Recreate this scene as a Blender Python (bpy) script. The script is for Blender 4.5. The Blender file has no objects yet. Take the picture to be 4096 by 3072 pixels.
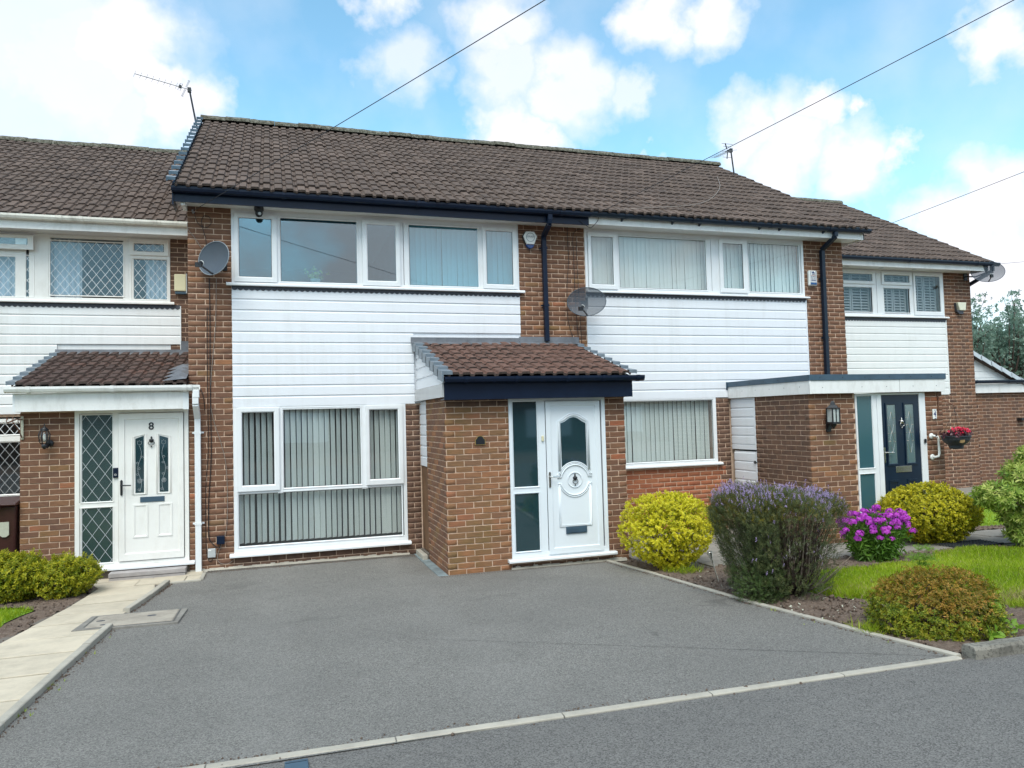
import bpy, bmesh, math, random
import numpy as np
from mathutils import Vector, Matrix

random.seed(7)
rng = np.random.default_rng(11)
R = math.radians
sc = bpy.context.scene
col = sc.collection

# ------------------------------------------------------------------ camera
CAMP = (1.0816, -10.8681, 1.9879)
FWD = Vector((0.3055023, 0.9511241, 0.0450695))
RGT = Vector((0.9521162, -0.3045413, -0.0270055))
UPV = Vector((0.0119601, -0.0511616, 0.9986188))
cd = bpy.data.cameras.new('camera')
cam = bpy.data.objects.new('camera', cd)
col.objects.link(cam)
cam.matrix_world = Matrix(((RGT.x, UPV.x, -FWD.x, CAMP[0]), (RGT.y, UPV.y, -FWD.y, CAMP[1]),
                           (RGT.z, UPV.z, -FWD.z, CAMP[2]), (0, 0, 0, 1)))
cd.sensor_width = 36.0
cd.lens = 26.186
cd.clip_start = 0.05
cd.clip_end = 2000
sc.camera = cam

# ------------------------------------------------------------------ view and light
sc.view_settings.view_transform = 'Standard'
sc.view_settings.look = 'None'
sc.view_settings.gamma = 1
sc.view_settings.use_curve_mapping = False
sc.view_settings.exposure = 0.95
SUN_TO = Vector((-0.25, -0.62, 1.0)).normalized()
sd = bpy.data.lights.new('sun', 'SUN')
sd.energy = 1.5
sd.angle = R(38)
sd.color = (1.0, 0.96, 0.90)
sun = bpy.data.objects.new('sun', sd)
col.objects.link(sun)
sun.rotation_euler = SUN_TO.to_track_quat('Z', 'Y').to_euler()

world = bpy.data.worlds.new('World')
sc.world = world
world.use_nodes = True
wt = world.node_tree
wt.nodes.clear()


def wn(kind, **kw):
    n = wt.nodes.new(kind)
    for k, v in kw.items():
        setattr(n, k, v)
    return n


sky = wn('ShaderNodeTexSky', sky_type='NISHITA', sun_disc=False)
sky.sun_elevation = math.asin(SUN_TO.z)
sky.sun_rotation = math.atan2(SUN_TO.x, SUN_TO.y)
sky.air_density = 0.8
sky.dust_density = 1.0
sky.ozone_density = 1.2
tc = wn('ShaderNodeTexCoord')
gen = tc.outputs['Generated']
nz = wn('ShaderNodeTexNoise')
nz.inputs['Scale'].default_value = 5.5
nz.inputs['Detail'].default_value = 9
nz.inputs['Roughness'].default_value = 0.60
wt.links.new(gen, nz.inputs['Vector'])
nzf = wn('ShaderNodeTexNoise')
nzf.inputs['Scale'].default_value = 22
nzf.inputs['Detail'].default_value = 6
wt.links.new(gen, nzf.inputs['Vector'])
# warp the direction so the cloud edges billow
sub = wn('ShaderNodeVectorMath', operation='SUBTRACT')
wt.links.new(nz.outputs['Color'], sub.inputs[0])
sub.inputs[1].default_value = (0.5, 0.5, 0.5)
scl = wn('ShaderNodeVectorMath', operation='SCALE')
scl.inputs['Scale'].default_value = 0.15
wt.links.new(sub.outputs[0], scl.inputs[0])
sub2 = wn('ShaderNodeVectorMath', operation='SUBTRACT')
wt.links.new(nzf.outputs['Color'], sub2.inputs[0])
sub2.inputs[1].default_value = (0.5, 0.5, 0.5)
scl2 = wn('ShaderNodeVectorMath', operation='SCALE')
scl2.inputs['Scale'].default_value = 0.06
wt.links.new(sub2.outputs[0], scl2.inputs[0])
adw0 = wn('ShaderNodeVectorMath', operation='ADD')
wt.links.new(scl.outputs[0], adw0.inputs[0])
wt.links.new(scl2.outputs[0], adw0.inputs[1])
adw = wn('ShaderNodeVectorMath', operation='ADD')
wt.links.new(gen, adw.inputs[0])
wt.links.new(adw0.outputs[0], adw.inputs[1])
# main cumulus masses (directions on the sky dome, angular radius, density)
CLOUDS = [([-0.2395, 0.8752, 0.4204], 0.15, .80), ([-0.2054, 0.8937, 0.3988], 0.145, .84), ([-0.1596, 0.8894, 0.4283], 0.08, 1),
          ([-0.2477, 0.9059, 0.3434], 0.11, .7), ([-0.15, 0.925, 0.35], 0.06, .8), ([-0.0984, 0.9233, 0.3712], 0.055, 1), ([-0.1254, 0.9081, 0.3995], 0.05, 1),
          ([0.2669, 0.8403, 0.4719], 0.068, .85), ([0.2894, 0.86, 0.4204], 0.065, .75), ([0.3563, 0.8431, 0.4028], 0.065, .85),
          ([0.4089, 0.8208, 0.399], 0.035, .7), ([0.1622, 0.8938, 0.418], 0.055, .65), ([0.1305, 0.8597, 0.4939], 0.035, .8),
          ([0.3074, 0.8831, 0.3546], 0.06, 1), ([0.3346, 0.8714, 0.3587], 0.035, 1), ([0.4377, 0.7621, 0.4772], 0.052, 1),
          ([0.4941, 0.7333, 0.467], 0.046, 1), ([0.5479, 0.7651, 0.3383], 0.052, .9), ([0.5942, 0.7396, 0.3159], 0.07, 1),
          ([0.6242, 0.7017, 0.3435], 0.034, 1), ([0.6565, 0.6966, 0.2893], 0.06, 1), ([0.6861, 0.6641, 0.2968], 0.03, 1),
          ([0.6461, 0.6818, 0.3432], 0.02, 1), ([0.7298, 0.5685, 0.3797], 0.045, 1), ([0.736, 0.6472, 0.1985], 0.06, 1),
          ([0.7614, 0.6093, 0.2214], 0.06, 1), ([0.7805, 0.6071, 0.1495], 0.085, 1), ([0.7503, 0.6449, 0.1453], 0.06, 1),
          ([0.4546, 0.8275, 0.3294], 0.02, 1), ([0.90, 0.40, 0.2], 0.12, 1), ([-0.5, 0.84, 0.3], 0.2, 1)]
acc = None
for cdir, rad, amp in CLOUDS:
    dv = wn('ShaderNodeVectorMath', operation='DISTANCE')
    wt.links.new(adw.outputs[0], dv.inputs[0])
    dv.inputs[1].default_value = cdir
    mr = wn('ShaderNodeMapRange')
    mr.inputs['From Min'].default_value = rad * 1.12
    mr.inputs['From Max'].default_value = rad * 0.40
    mr.inputs['To Min'].default_value = 0
    mr.inputs['To Max'].default_value = amp
    wt.links.new(dv.outputs['Value'], mr.inputs['Value'])
    if acc is None:
        acc = mr.outputs[0]
    else:
        mx = wn('ShaderNodeMath', operation='MAXIMUM')
        wt.links.new(acc, mx.inputs[0])
        wt.links.new(mr.outputs[0], mx.inputs[1])
        acc = mx.outputs[0]
# the rest of the sky carries the same broken cumulus
nb = wn('ShaderNodeTexNoise')
nb.inputs['Scale'].default_value = 2.6
nb.inputs['Detail'].default_value = 8
nb.inputs['Roughness'].default_value = 0.55
wt.links.new(gen, nb.inputs['Vector'])
mb_ = wn('ShaderNodeMapRange')
mb_.inputs['From Min'].default_value = 0.46
mb_.inputs['From Max'].default_value = 0.58
wt.links.new(nb.outputs['Fac'], mb_.inputs['Value'])
dax = wn('ShaderNodeVectorMath', operation='DISTANCE')
wt.links.new(gen, dax.inputs[0])
dax.inputs[1].default_value = (0.33, 0.87, 0.36)
mo = wn('ShaderNodeMapRange')
mo.inputs['From Min'].default_value = 0.62
mo.inputs['From Max'].default_value = 0.95
wt.links.new(dax.outputs['Value'], mo.inputs['Value'])
mm = wn('ShaderNodeMath', operation='MULTIPLY')
wt.links.new(mb_.outputs[0], mm.inputs[0])
wt.links.new(mo.outputs[0], mm.inputs[1])
mx = wn('ShaderNodeMath', operation='MAXIMUM')
wt.links.new(acc, mx.inputs[0])
wt.links.new(mm.outputs[0], mx.inputs[1])
# thin high veil everywhere
nv = wn('ShaderNodeTexNoise')
nv.inputs['Scale'].default_value = 9
nv.inputs['Detail'].default_value = 7
wt.links.new(gen, nv.inputs['Vector'])
mv = wn('ShaderNodeMapRange')
mv.inputs['From Min'].default_value = 0.42
mv.inputs['From Max'].default_value = 0.80
mv.inputs['To Min'].default_value = 0.0
mv.inputs['To Max'].default_value = 0.26
wt.links.new(nv.outputs['Fac'], mv.inputs['Value'])
mx2 = wn('ShaderNodeMath', operation='MAXIMUM')
wt.links.new(mx.outputs[0], mx2.inputs[0])
wt.links.new(mv.outputs[0], mx2.inputs[1])
dens = mx2.outputs[0]
# paler towards the horizon
sep = wn('ShaderNodeSeparateXYZ')
wt.links.new(gen, sep.inputs[0])
mh = wn('ShaderNodeMapRange')
mh.inputs['From Min'].default_value = 0.26
mh.inputs['From Max'].default_value = 0.02
mh.inputs['To Min'].default_value = 0.0
mh.inputs['To Max'].default_value = 0.42
wt.links.new(sep.outputs['Z'], mh.inputs['Value'])
mx3 = wn('ShaderNodeMath', operation='MAXIMUM')
wt.links.new(dens, mx3.inputs[0])
wt.links.new(mh.outputs[0], mx3.inputs[1])
b1 = wn('ShaderNodeBackground')
b1.inputs['Strength'].default_value = 0.15
tint = wn('ShaderNodeMix', data_type='RGBA', blend_type='MULTIPLY')
tint.inputs[0].default_value = 1.0
wt.links.new(sky.outputs[0], tint.inputs[6])
tint.inputs[7].default_value = (1.0, 1.33, 1.14, 1)
wt.links.new(tint.outputs[2], b1.inputs['Color'])
b2 = wn('ShaderNodeBackground')
ccr = wn('ShaderNodeMix', data_type='RGBA')
wt.links.new(nz.outputs['Fac'], ccr.inputs[0])
ccr.inputs[6].default_value = (0.66, 0.73, 0.84, 1)
ccr.inputs[7].default_value = (0.84, 0.78, 0.77, 1)
wt.links.new(ccr.outputs[2], b2.inputs['Color'])
b2.inputs['Strength'].default_value = 0.76
ms = wn('ShaderNodeMixShader')
wt.links.new(mx3.outputs[0], ms.inputs[0])
wt.links.new(b1.outputs[0], ms.inputs[1])
wt.links.new(b2.outputs[0], ms.inputs[2])
wo = wn('ShaderNodeOutputWorld')
wt.links.new(ms.outputs[0], wo.inputs['Surface'])

# ------------------------------------------------------------------ materials
M = {}


def lin(h):
    h = h.lstrip('#')
    v = [int(h[i:i + 2], 16) / 255 for i in (0, 2, 4)]
    return tuple(((c / 12.92) if c <= .04045 else ((c + .055) / 1.055) ** 2.4) for c in v) + (1,)


def newmat(name):
    m = bpy.data.materials.new(name)
    m.use_nodes = True
    nt = m.node_tree
    b = nt.nodes['Principled BSDF']
    M[name] = m
    return m, nt, b


def nd(nt, kind, ins=None, **kw):
    n = nt.nodes.new(kind)
    for k, v in kw.items():
        setattr(n, k, v)
    for k, v in (ins or {}).items():
        if isinstance(v, bpy.types.NodeSocket):
            nt.links.new(v, n.inputs[k])
        else:
            n.inputs[k].default_value = v
    return n


def pos(nt, scale=(1, 1, 1)):
    g = nd(nt, 'ShaderNodeNewGeometry')
    m = nd(nt, 'ShaderNodeMapping', {'Vector': g.outputs['Position'], 'Scale': scale})
    return m.outputs[0]


def noise(nt, vec, scale, detail=4, rough=.55):
    return nd(nt, 'ShaderNodeTexNoise', {'Vector': vec, 'Scale': scale, 'Detail': detail, 'Roughness': rough}).outputs['Fac']


def ramp(nt, fac, stops, interp='LINEAR'):
    r = nd(nt, 'ShaderNodeValToRGB', {'Fac': fac})
    cr = r.color_ramp
    cr.interpolation = interp
    while len(cr.elements) < len(stops):
        cr.elements.new(.5)
    for e, (p, c) in zip(cr.elements, stops):
        e.position = p
        e.color = c if len(c) == 4 else tuple(c) + (1,)
    return r.outputs['Color']


def mix(nt, fac, a, b, blend='MIX'):
    n = nd(nt, 'ShaderNodeMix', {0: fac, 6: a, 7: b}, data_type='RGBA', blend_type=blend)
    return n.outputs[2]


def bump(nt, b, h, strength=.5, dist=.01):
    n = nd(nt, 'ShaderNodeBump', {'Height': h, 'Strength': strength, 'Distance': dist})
    nt.links.new(n.outputs[0], b.inputs['Normal'])


def simple(name, c, rough=.5, var=.06, scale=8, metal=0, bmp=0, bscale=60, dirt=None, spec=.5, coat=0, streak=0):
    m, nt, b = newmat(name)
    if len(c) == 3:
        c = tuple(c) + (1,)
    p = pos(nt)
    n = noise(nt, p, scale, 5)
    lo = tuple(x * (1 - var * 2) for x in c[:3]) + (1,)
    hi = tuple(min(1, x * (1 + var * 2)) for x in c[:3]) + (1,)
    colr = ramp(nt, n, [(.25, lo), (.75, hi)])
    if dirt:
        d = noise(nt, pos(nt, (3, 3, 1.2)), 2.2, 8, .7)
        f = nd(nt, 'ShaderNodeMapRange', {'Value': d, 'From Min': .48, 'From Max': .8, 'To Max': dirt[1]}).outputs[0]
        colr = mix(nt, f, colr, dirt[0])
    if streak:
        st_ = noise(nt, pos(nt, (11, 11, .7)), 1.0, 6, .65)
        st2 = noise(nt, pos(nt), .9, 3, .5)
        sf = nd(nt, 'ShaderNodeMath', {0: st_, 1: st2}, operation='MULTIPLY').outputs[0]
        colr = mix(nt, nd(nt, 'ShaderNodeMapRange', {'Value': sf, 'From Min': .24, 'From Max': .42, 'To Max': streak}).outputs[0], colr, (.40, .38, .33, 1))
    nt.links.new(colr, b.inputs['Base Color'])
    b.inputs['Roughness'].default_value = rough
    b.inputs['Metallic'].default_value = metal
    b.inputs['Specular IOR Level'].default_value = spec
    if coat:
        b.inputs['Coat Weight'].default_value = coat
    if bmp:
        bump(nt, b, noise(nt, p, bscale, 4), bmp, .004)
    return m


def tone(nt):
    oi = nd(nt, 'ShaderNodeObjectInfo')
    at = nd(nt, 'ShaderNodeAttribute', attribute_name='tone')
    a = nd(nt, 'ShaderNodeMath', {0: oi.outputs['Random'], 1: at.outputs['Fac']}, operation='ADD')
    return nd(nt, 'ShaderNodeMath', {0: a.outputs[0]}, operation='FRACT').outputs[0]


def brickmat(name, stops, lime=.16, moss=0.0):
    m, nt, b = newmat(name)
    t = tone(nt)
    c = ramp(nt, t, stops)
    lines = noise(nt, pos(nt, (9, 9, 110)), 1.0, 5, .7)
    c = mix(nt, nd(nt, 'ShaderNodeMapRange', {'Value': lines, 'From Min': .3, 'From Max': .7, 'To Min': .62, 'To Max': 0}).outputs[0], c, (0.075, 0.046, 0.036, 1))
    blot = noise(nt, pos(nt), 7, 6, .7)
    c = mix(nt, nd(nt, 'ShaderNodeMapRange', {'Value': blot, 'From Min': .35, 'From Max': .68, 'To Min': .0, 'To Max': .45}).outputs[0], c, (.25, .135, .075, 1))
    lm = noise(nt, pos(nt), 34, 6, .75)
    c = mix(nt, nd(nt, 'ShaderNodeMapRange', {'Value': lm, 'From Min': .63, 'From Max': .80, 'To Max': lime}).outputs[0], c, (.55, .47, .38, 1))
    if moss:
        mo_ = noise(nt, pos(nt), 1.6, 6, .6)
        c = mix(nt, nd(nt, 'ShaderNodeMapRange', {'Value': mo_, 'From Min': .5, 'From Max': .72, 'To Max': moss}).outputs[0], c, (.13, .115, .035, 1))
    nt.links.new(c, b.inputs['Base Color'])
    b.inputs['Roughness'].default_value = .88
    b.inputs['Specular IOR Level'].default_value = .25
    bump(nt, b, lines, .9, .006)
    return m


brickmat('brick', [(0, (.155, .076, .051)), (.25, (.225, .105, .063)), (.5, (.185, .092, .062)), (.7, (.26, .125, .070)), (.9, (.16, .084, .062)), (1, (.22, .112, .070))])
brickmat('brick_warm', [(0, (.23, .115, .066)), (.2, (.37, .165, .080)), (.42, (.27, .15, .070)), (.6, (.43, .185, .085)), (.74, (.23, .13, .075)), (.86, (.43, .155, .080)), (1, (.31, .16, .077))], .3, .5)
brickmat('brick_orange', [(0, (.42, .125, .06)), (.5, (.50, .16, .075)), (.8, (.55, .19, .09)), (1, (.44, .135, .065))], .1)
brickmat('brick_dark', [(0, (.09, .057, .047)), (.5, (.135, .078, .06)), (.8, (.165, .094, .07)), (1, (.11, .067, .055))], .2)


def mortar():
    m, nt, b = newmat('mortar')
    n = noise(nt, pos(nt), 14, 6, .7)
    c = ramp(nt, n, [(.2, (.38, .25, .18)), (.5, (.58, .41, .30)), (.8, (.68, .52, .41))])
    nt.links.new(c, b.inputs['Base Color'])
    b.inputs['Roughness'].default_value = .95
    bump(nt, b, noise(nt, pos(nt), 120, 3), .6, .004)


mortar()


def tilemat(name, stops, moss=.6):
    m, nt, b = newmat(name)
    t = tone(nt)
    c = ramp(nt, t, stops)
    p = pos(nt)
    n1 = noise(nt, p, 30, 6, .75)
    c = mix(nt, nd(nt, 'ShaderNodeMapRange', {'Value': n1, 'From Min': .35, 'From Max': .75, 'To Max': .30}).outputs[0], c, (.22, .17, .14, 1))
    n5 = noise(nt, p, 17, 4, .6)
    c = mix(nt, nd(nt, 'ShaderNodeMapRange', {'Value': n5, 'From Min': .62, 'From Max': .68, 'To Max': .85}).outputs[0], c, (.022, .018, .014, 1))
    n2 = noise(nt, p, 5.5, 7, .75)
    c = mix(nt, nd(nt, 'ShaderNodeMapRange', {'Value': n2, 'From Min': .50, 'From Max': .66, 'To Max': moss}).outputs[0], c, (.035, .028, .026, 1))
    n3 = noise(nt, p, 48, 3, .6)
    c = mix(nt, nd(nt, 'ShaderNodeMapRange', {'Value': n3, 'From Min': .69, 'From Max': .78, 'To Max': .6}).outputs[0], c, (.42, .42, .36, 1))
    nt.links.new(c, b.inputs['Base Color'])
    b.inputs['Roughness'].default_value = .85
    b.inputs['Specular IOR Level'].default_value = .3
    bump(nt, b, n1, .7, .01)
    return m


tilemat('roof_tile', [(0, (.080, .056, .045)), (.3, (.108, .076, .060)), (.6, (.090, .064, .052)), (.85, (.130, .092, .074)), (1, (.085, .060, .050))])
tilemat('tile_edge_shade', [(0, (.05, .036, .033)), (.5, (.075, .052, .045)), (1, (.06, .043, .038))], .5)  # dark shadow line of each course painted onto the tile tails, with edge dirt
tilemat('porch_tile', [(0, (.10, .050, .038)), (.3, (.14, .070, .052)), (.6, (.115, .058, .044)), (.85, (.165, .085, .064)), (1, (.11, .055, .042))], .45)
tilemat('porch_tile_dark', [(0, (.05, .029, .027)), (.4, (.075, .044, .038)), (.7, (.06, .035, .031)), (.9, (.11, .055, .043)), (1, (.06, .036, .032))], .5)


def ridgemat():
    m, nt, b = newmat('ridge_mortar')
    n = noise(nt, pos(nt), 18, 8, .8)
    c = ramp(nt, n, [(.3, (.04, .036, .028)), (.48, (.095, .092, .065)), (.60, (.25, .24, .20)), (.70, (.08, .085, .05))])
    nt.links.new(c, b.inputs['Base Color'])
    b.inputs['Roughness'].default_value = .95
    bump(nt, b, noise(nt, pos(nt), 40, 6, .8), 1, .03)


ridgemat()
simple('upvc_white', (.78, .80, .82), .32, .015, 3, dirt=((.5, .47, .40, 1), .22))
simple('upvc_door', (.74, .79, .83), .30, .012, 3)
simple('upvc_cream', (.80, .79, .76), .38, .02, 3, dirt=((.45, .41, .33, 1), .25))
simple('cladding', (.77, .79, .83), .36, .012, 2, dirt=((.56, .56, .55, 1), .10), streak=.14)
simple('cladding_left', (.80, .81, .81), .38, .012, 2, dirt=((.5, .49, .45, 1), .14), streak=.2)
simple('fascia_white', (.80, .80, .79), .4, .02, 3, dirt=((.38, .36, .32, 1), .45))
simple('old_gutter', (.72, .70, .63), .5, .05, 6, dirt=((.20, .18, .14, 1), .7))
simple('soffit', (.74, .73, .72), .5, .02, 3)
simple('black_plastic', (.006, .013, .032), .35, .1, 5, spec=.25)
simple('dark_gutter', (.009, .018, .034), .35, .1, 5, spec=.3)
simple('verge_grey', (.15, .185, .22), .42, .06, 9, dirt=((.3, .31, .3, 1), .3))
simple('verge_pale', (.50, .55, .60), .35, .08, 9)
simple('lead', (.14, .15, .17), .6, .16, 7, metal=.2, bmp=.3, bscale=20)
simple('lead_dark', (.045, .05, .065), .6, .15, 7, bmp=.3, bscale=20)
simple('grey_trim', (.42, .42, .42), .25, .05, 2)
simple('navy_door', (.003, .014, .034), .35, .08, 6, bmp=.1, bscale=90)
simple('chrome', (.62, .60, .56), .25, .03, 5, metal=1)
simple('aluminium', (.42, .43, .45), .45, .06, 9, metal=.9)
simple('black_metal', (.012, .014, .018), .38, .1, 9)
simple('rust', (.16, .075, .045), .8, .3, 40, bmp=.3)
simple('dish_grey', (.07, .088, .112), .5, .05, 4, spec=.3)
simple('dish_rim', (.22, .25, .28), .4, .05, 4)
simple('cream_plastic', (.70, .64, .42), .45, .03, 5)
simple('pale_plastic', (.78, .79, .76), .4, .02, 5)
simple('grey_box', (.46, .48, .49), .5, .03, 5)
simple('blue_lens', (.01, .055, .19), .15, .05, 5)
simple('blue_ink', (.015, .03, .15), .5, .05, 5)
simple('grey_ink', (.16, .18, .22), .5, .05, 5)
simple('red_ink', (.42, .16, .17), .5, .05, 5)
simple('bin_brown', (.045, .012, .010), .45, .1, 5)
simple('frosted_pane', (.42, .46, .45), .3, .1, 12)
simple('alarm_cream', (.76, .75, .60), .4, .03, 5)
simple('paper', (.45, .45, .36), .7, .04, 20)
simple('timber', (.15, .075, .035), .75, .2, 3, bmp=.5, bscale=30)
simple('interior', (.24, .26, .27), .9, .04, 2)
simple('curtain', (.75, .76, .78), .9, .05, 6)

simple('shutter_white', (.50, .51, .50), .5, .02, 2)
simple('gold', (.48, .34, .12), .35, .05, 5, metal=.6)
simple('plastic_basket', (.03, .036, .045), .5, .08, 9)
simple('wood_stub', (.46, .30, .14), .8, .1, 20)
simple('cable_black', (.012, .012, .015), .55, .05, 5)
simple('cable_grey', (.26, .22, .19), .6, .05, 5)
simple('mesh_mat', (.025, .03, .035), .7, .1, 20)
simple('step_grey', (.35, .325, .32), .8, .12, 9, bmp=.2, bscale=40)
simple('slate_strip', (.19, .235, .25), .55, .25, 5, bmp=.3, bscale=12)
simple('opposite_brick', (.17, .09, .06), .9, .2, 6)
simple('opposite_roof', (.13, .18, .23), .9, .2, 6)
simple('begonia', (.75, .04, .10), .5, .2, 40)
simple('begonia_leaf', (.06, .012, .02), .4, .3, 40)
simple('bulb', (.8, .8, .76), .3, .02, 20)
simple('bark', (.075, .05, .038), .9, .3, 30, bmp=.4)
simple('bark_pale', (.17, .135, .105), .9, .3, 30, bmp=.4)
simple('white_pot', (.7, .68, .62), .4, .03, 20)
simple('gully', (.045, .085, .125), .45, .1, 6)


def concrete(name, c, dark=.5, spk=.3, rough=.9):
    m, nt, b = newmat(name)
    p = pos(nt)
    n = noise(nt, p, 3.0, 7, .7)
    cc = ramp(nt, n, [(.25, tuple(x * dark for x in c)), (.5, c), (.75, tuple(x * 1.15 for x in c))])
    t = tone(nt)
    cc = mix(nt, nd(nt, 'ShaderNodeMapRange', {'Value': t, 'To Max': .34 if name in ('flag', 'patio') else .15}).outputs[0], cc, tuple(x * .55 for x in c) + (1,))
    st = noise(nt, pos(nt, (1, 1, 1)), 1.3, 7, .75)
    cc = mix(nt, nd(nt, 'ShaderNodeMapRange', {'Value': st, 'From Min': .52, 'From Max': .70, 'To Max': .45}).outputs[0], cc, tuple(x * .5 for x in c) + (1,))
    s = noise(nt, p, 130 if name != 'kerbstone' else 42, 4, .7)
    cc = mix(nt, nd(nt, 'ShaderNodeMapRange', {'Value': s, 'From Min': .50, 'From Max': .62 if name == 'kerbstone' else .75, 'To Max': spk}).outputs[0], cc, tuple(x * .35 for x in c) + (1,))
    nt.links.new(cc, b.inputs['Base Color'])
    b.inputs['Roughness'].default_value = rough
    bump(nt, b, s, .4, .004)


concrete('flag', (.56, .49, .38), .75, .14)
concrete('patio', (.27, .25, .22), .7, .2)
concrete('edging', (.42, .39, .33), .7, .25)
concrete('kerbstone', (.24, .225, .19), .4, .85)
concrete('manhole', (.37, .33, .275), .5, .45)
concrete('manhole_frame', (.25, .235, .21), .5, .6)
concrete('plinth', (.15, .13, .11), .5, .5)


def asphalt(name, lo, hi, big):
    m, nt, b = newmat(name)
    p = pos(nt)
    v = nd(nt, 'ShaderNodeTexVoronoi', {'Vector': p, 'Scale': 150.0}, feature='F1')
    s = nd(nt, 'ShaderNodeSeparateColor', {'Color': v.outputs['Color']}).outputs[0]
    n1 = noise(nt, p, 300, 2, .7)
    f = nd(nt, 'ShaderNodeMath', {0: s, 1: n1}, operation='MULTIPLY').outputs[0]
    c = ramp(nt, f, [(.05, lo), (.3, tuple((a + c_) / 2 for a, c_ in zip(lo, hi))), (.62, hi), (.8, (.48, .48, .47))])
    n2 = noise(nt, p, 1.1, 6, .65)
    c = mix(nt, nd(nt, 'ShaderNodeMapRange', {'Value': n2, 'From Min': .3, 'From Max': .7, 'To Min': big, 'To Max': 0}).outputs[0], c, (.085, .083, .08, 1))
    n4 = noise(nt, pos(nt, (1, 1, 1)), 9, 5, .7)
    c = mix(nt, nd(nt, 'ShaderNodeMapRange', {'Value': n4, 'From Min': .4, 'From Max': .75, 'To Max': .3}).outputs[0], c, (.235, .225, .21, 1))
    if name == 'asphalt':        # old damp and oil marks on the drive
        g = nd(nt, 'ShaderNodeNewGeometry').outputs['Position']
        wob = nd(nt, 'ShaderNodeTexNoise', {'Vector': g, 'Scale': 3.0, 'Detail': 5})
        wv = nd(nt, 'ShaderNodeVectorMath', {0: g, 1: wob.outputs['Color']}, operation='ADD')
        for (sx, sy, rx, ry, am) in ((3.15, -.05, .75, .35, .55), (2.2, .3, 1.4, .3, .35), (5.2, -4.5, .28, .10, .45), (4.1, -5.2, .10, .05, .5), (1.4, -3.4, .5, .14, .22), (3.3, -3.2, .35, .2, .2), (0.6, -1.2, .5, .2, .25)):
            mp = nd(nt, 'ShaderNodeMapping', {'Vector': wv.outputs[0], 'Location': (-(sx + .5) / rx, -(sy + .5) / ry, 0), 'Scale': (1 / rx, 1 / ry, 0)})
            ln = nd(nt, 'ShaderNodeVectorMath', {0: mp.outputs[0]}, operation='LENGTH').outputs['Value']
            k = nd(nt, 'ShaderNodeMapRange', {'Value': ln, 'From Min': 1.0, 'From Max': .3, 'To Max': am}).outputs[0]
            c = mix(nt, k, c, (.07, .068, .065, 1))
        for tx in (1.0, 2.6):
            mp = nd(nt, 'ShaderNodeMapping', {'Vector': wv.outputs[0], 'Location': (-(tx + .5) / .22, 0, 0), 'Scale': (1 / .22, 0, 0)})
            ln = nd(nt, 'ShaderNodeVectorMath', {0: mp.outputs[0]}, operation='LENGTH').outputs['Value']
            k = nd(nt, 'ShaderNodeMapRange', {'Value': ln, 'From Min': 1.6, 'From Max': .2, 'To Max': .11}).outputs[0]
            c = mix(nt, k, c, (.30, .29, .275, 1))
    nt.links.new(c, b.inputs['Base Color'])
    b.inputs['Roughness'].default_value = .85
    b.inputs['Specular IOR Level'].default_value = .3
    bump(nt, b, f, .9, .006)


asphalt('asphalt', (.105, .100, .092), (.35, .338, .312), .30)
asphalt('road_asphalt', (.078, .074, .070), (.295, .286, .270), .28)


def soil():
    m, nt, b = newmat('soil')
    p = pos(nt)
    n = noise(nt, p, 26, 8, .8)
    c = ramp(nt, n, [(.3, (.085, .058, .044)), (.5, (.175, .125, .095)), (.66, (.27, .205, .16)), (.8, (.42, .35, .28))])
    nt.links.new(c, b.inputs['Base Color'])
    b.inputs['Roughness'].default_value = 1
    bump(nt, b, noise(nt, p, 60, 6, .8), 1, .02)


soil()


def lawnbase():
    m, nt, b = newmat('lawn_base')
    p = pos(nt)
    n = noise(nt, p, 2.2, 6, .6)
    c = ramp(nt, n, [(.3, (.12, .22, .015)), (.6, (.20, .33, .025)), (.8, (.28, .34, .06))])
    nt.links.new(c, b.inputs['Base Color'])
    b.inputs['Roughness'].default_value = 1


lawnbase()


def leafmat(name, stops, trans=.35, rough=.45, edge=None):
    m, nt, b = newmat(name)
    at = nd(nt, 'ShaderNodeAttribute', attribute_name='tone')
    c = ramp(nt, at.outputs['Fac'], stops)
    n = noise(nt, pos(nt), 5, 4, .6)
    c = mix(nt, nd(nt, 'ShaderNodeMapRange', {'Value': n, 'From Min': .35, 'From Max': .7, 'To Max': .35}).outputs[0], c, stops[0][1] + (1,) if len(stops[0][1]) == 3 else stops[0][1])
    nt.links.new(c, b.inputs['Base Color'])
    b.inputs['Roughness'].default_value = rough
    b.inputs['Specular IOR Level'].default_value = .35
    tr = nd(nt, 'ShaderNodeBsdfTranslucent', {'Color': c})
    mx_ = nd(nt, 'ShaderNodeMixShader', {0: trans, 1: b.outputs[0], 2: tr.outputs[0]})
    nt.links.new(mx_.outputs[0], nt.nodes['Material Output'].inputs['Surface'])


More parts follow.
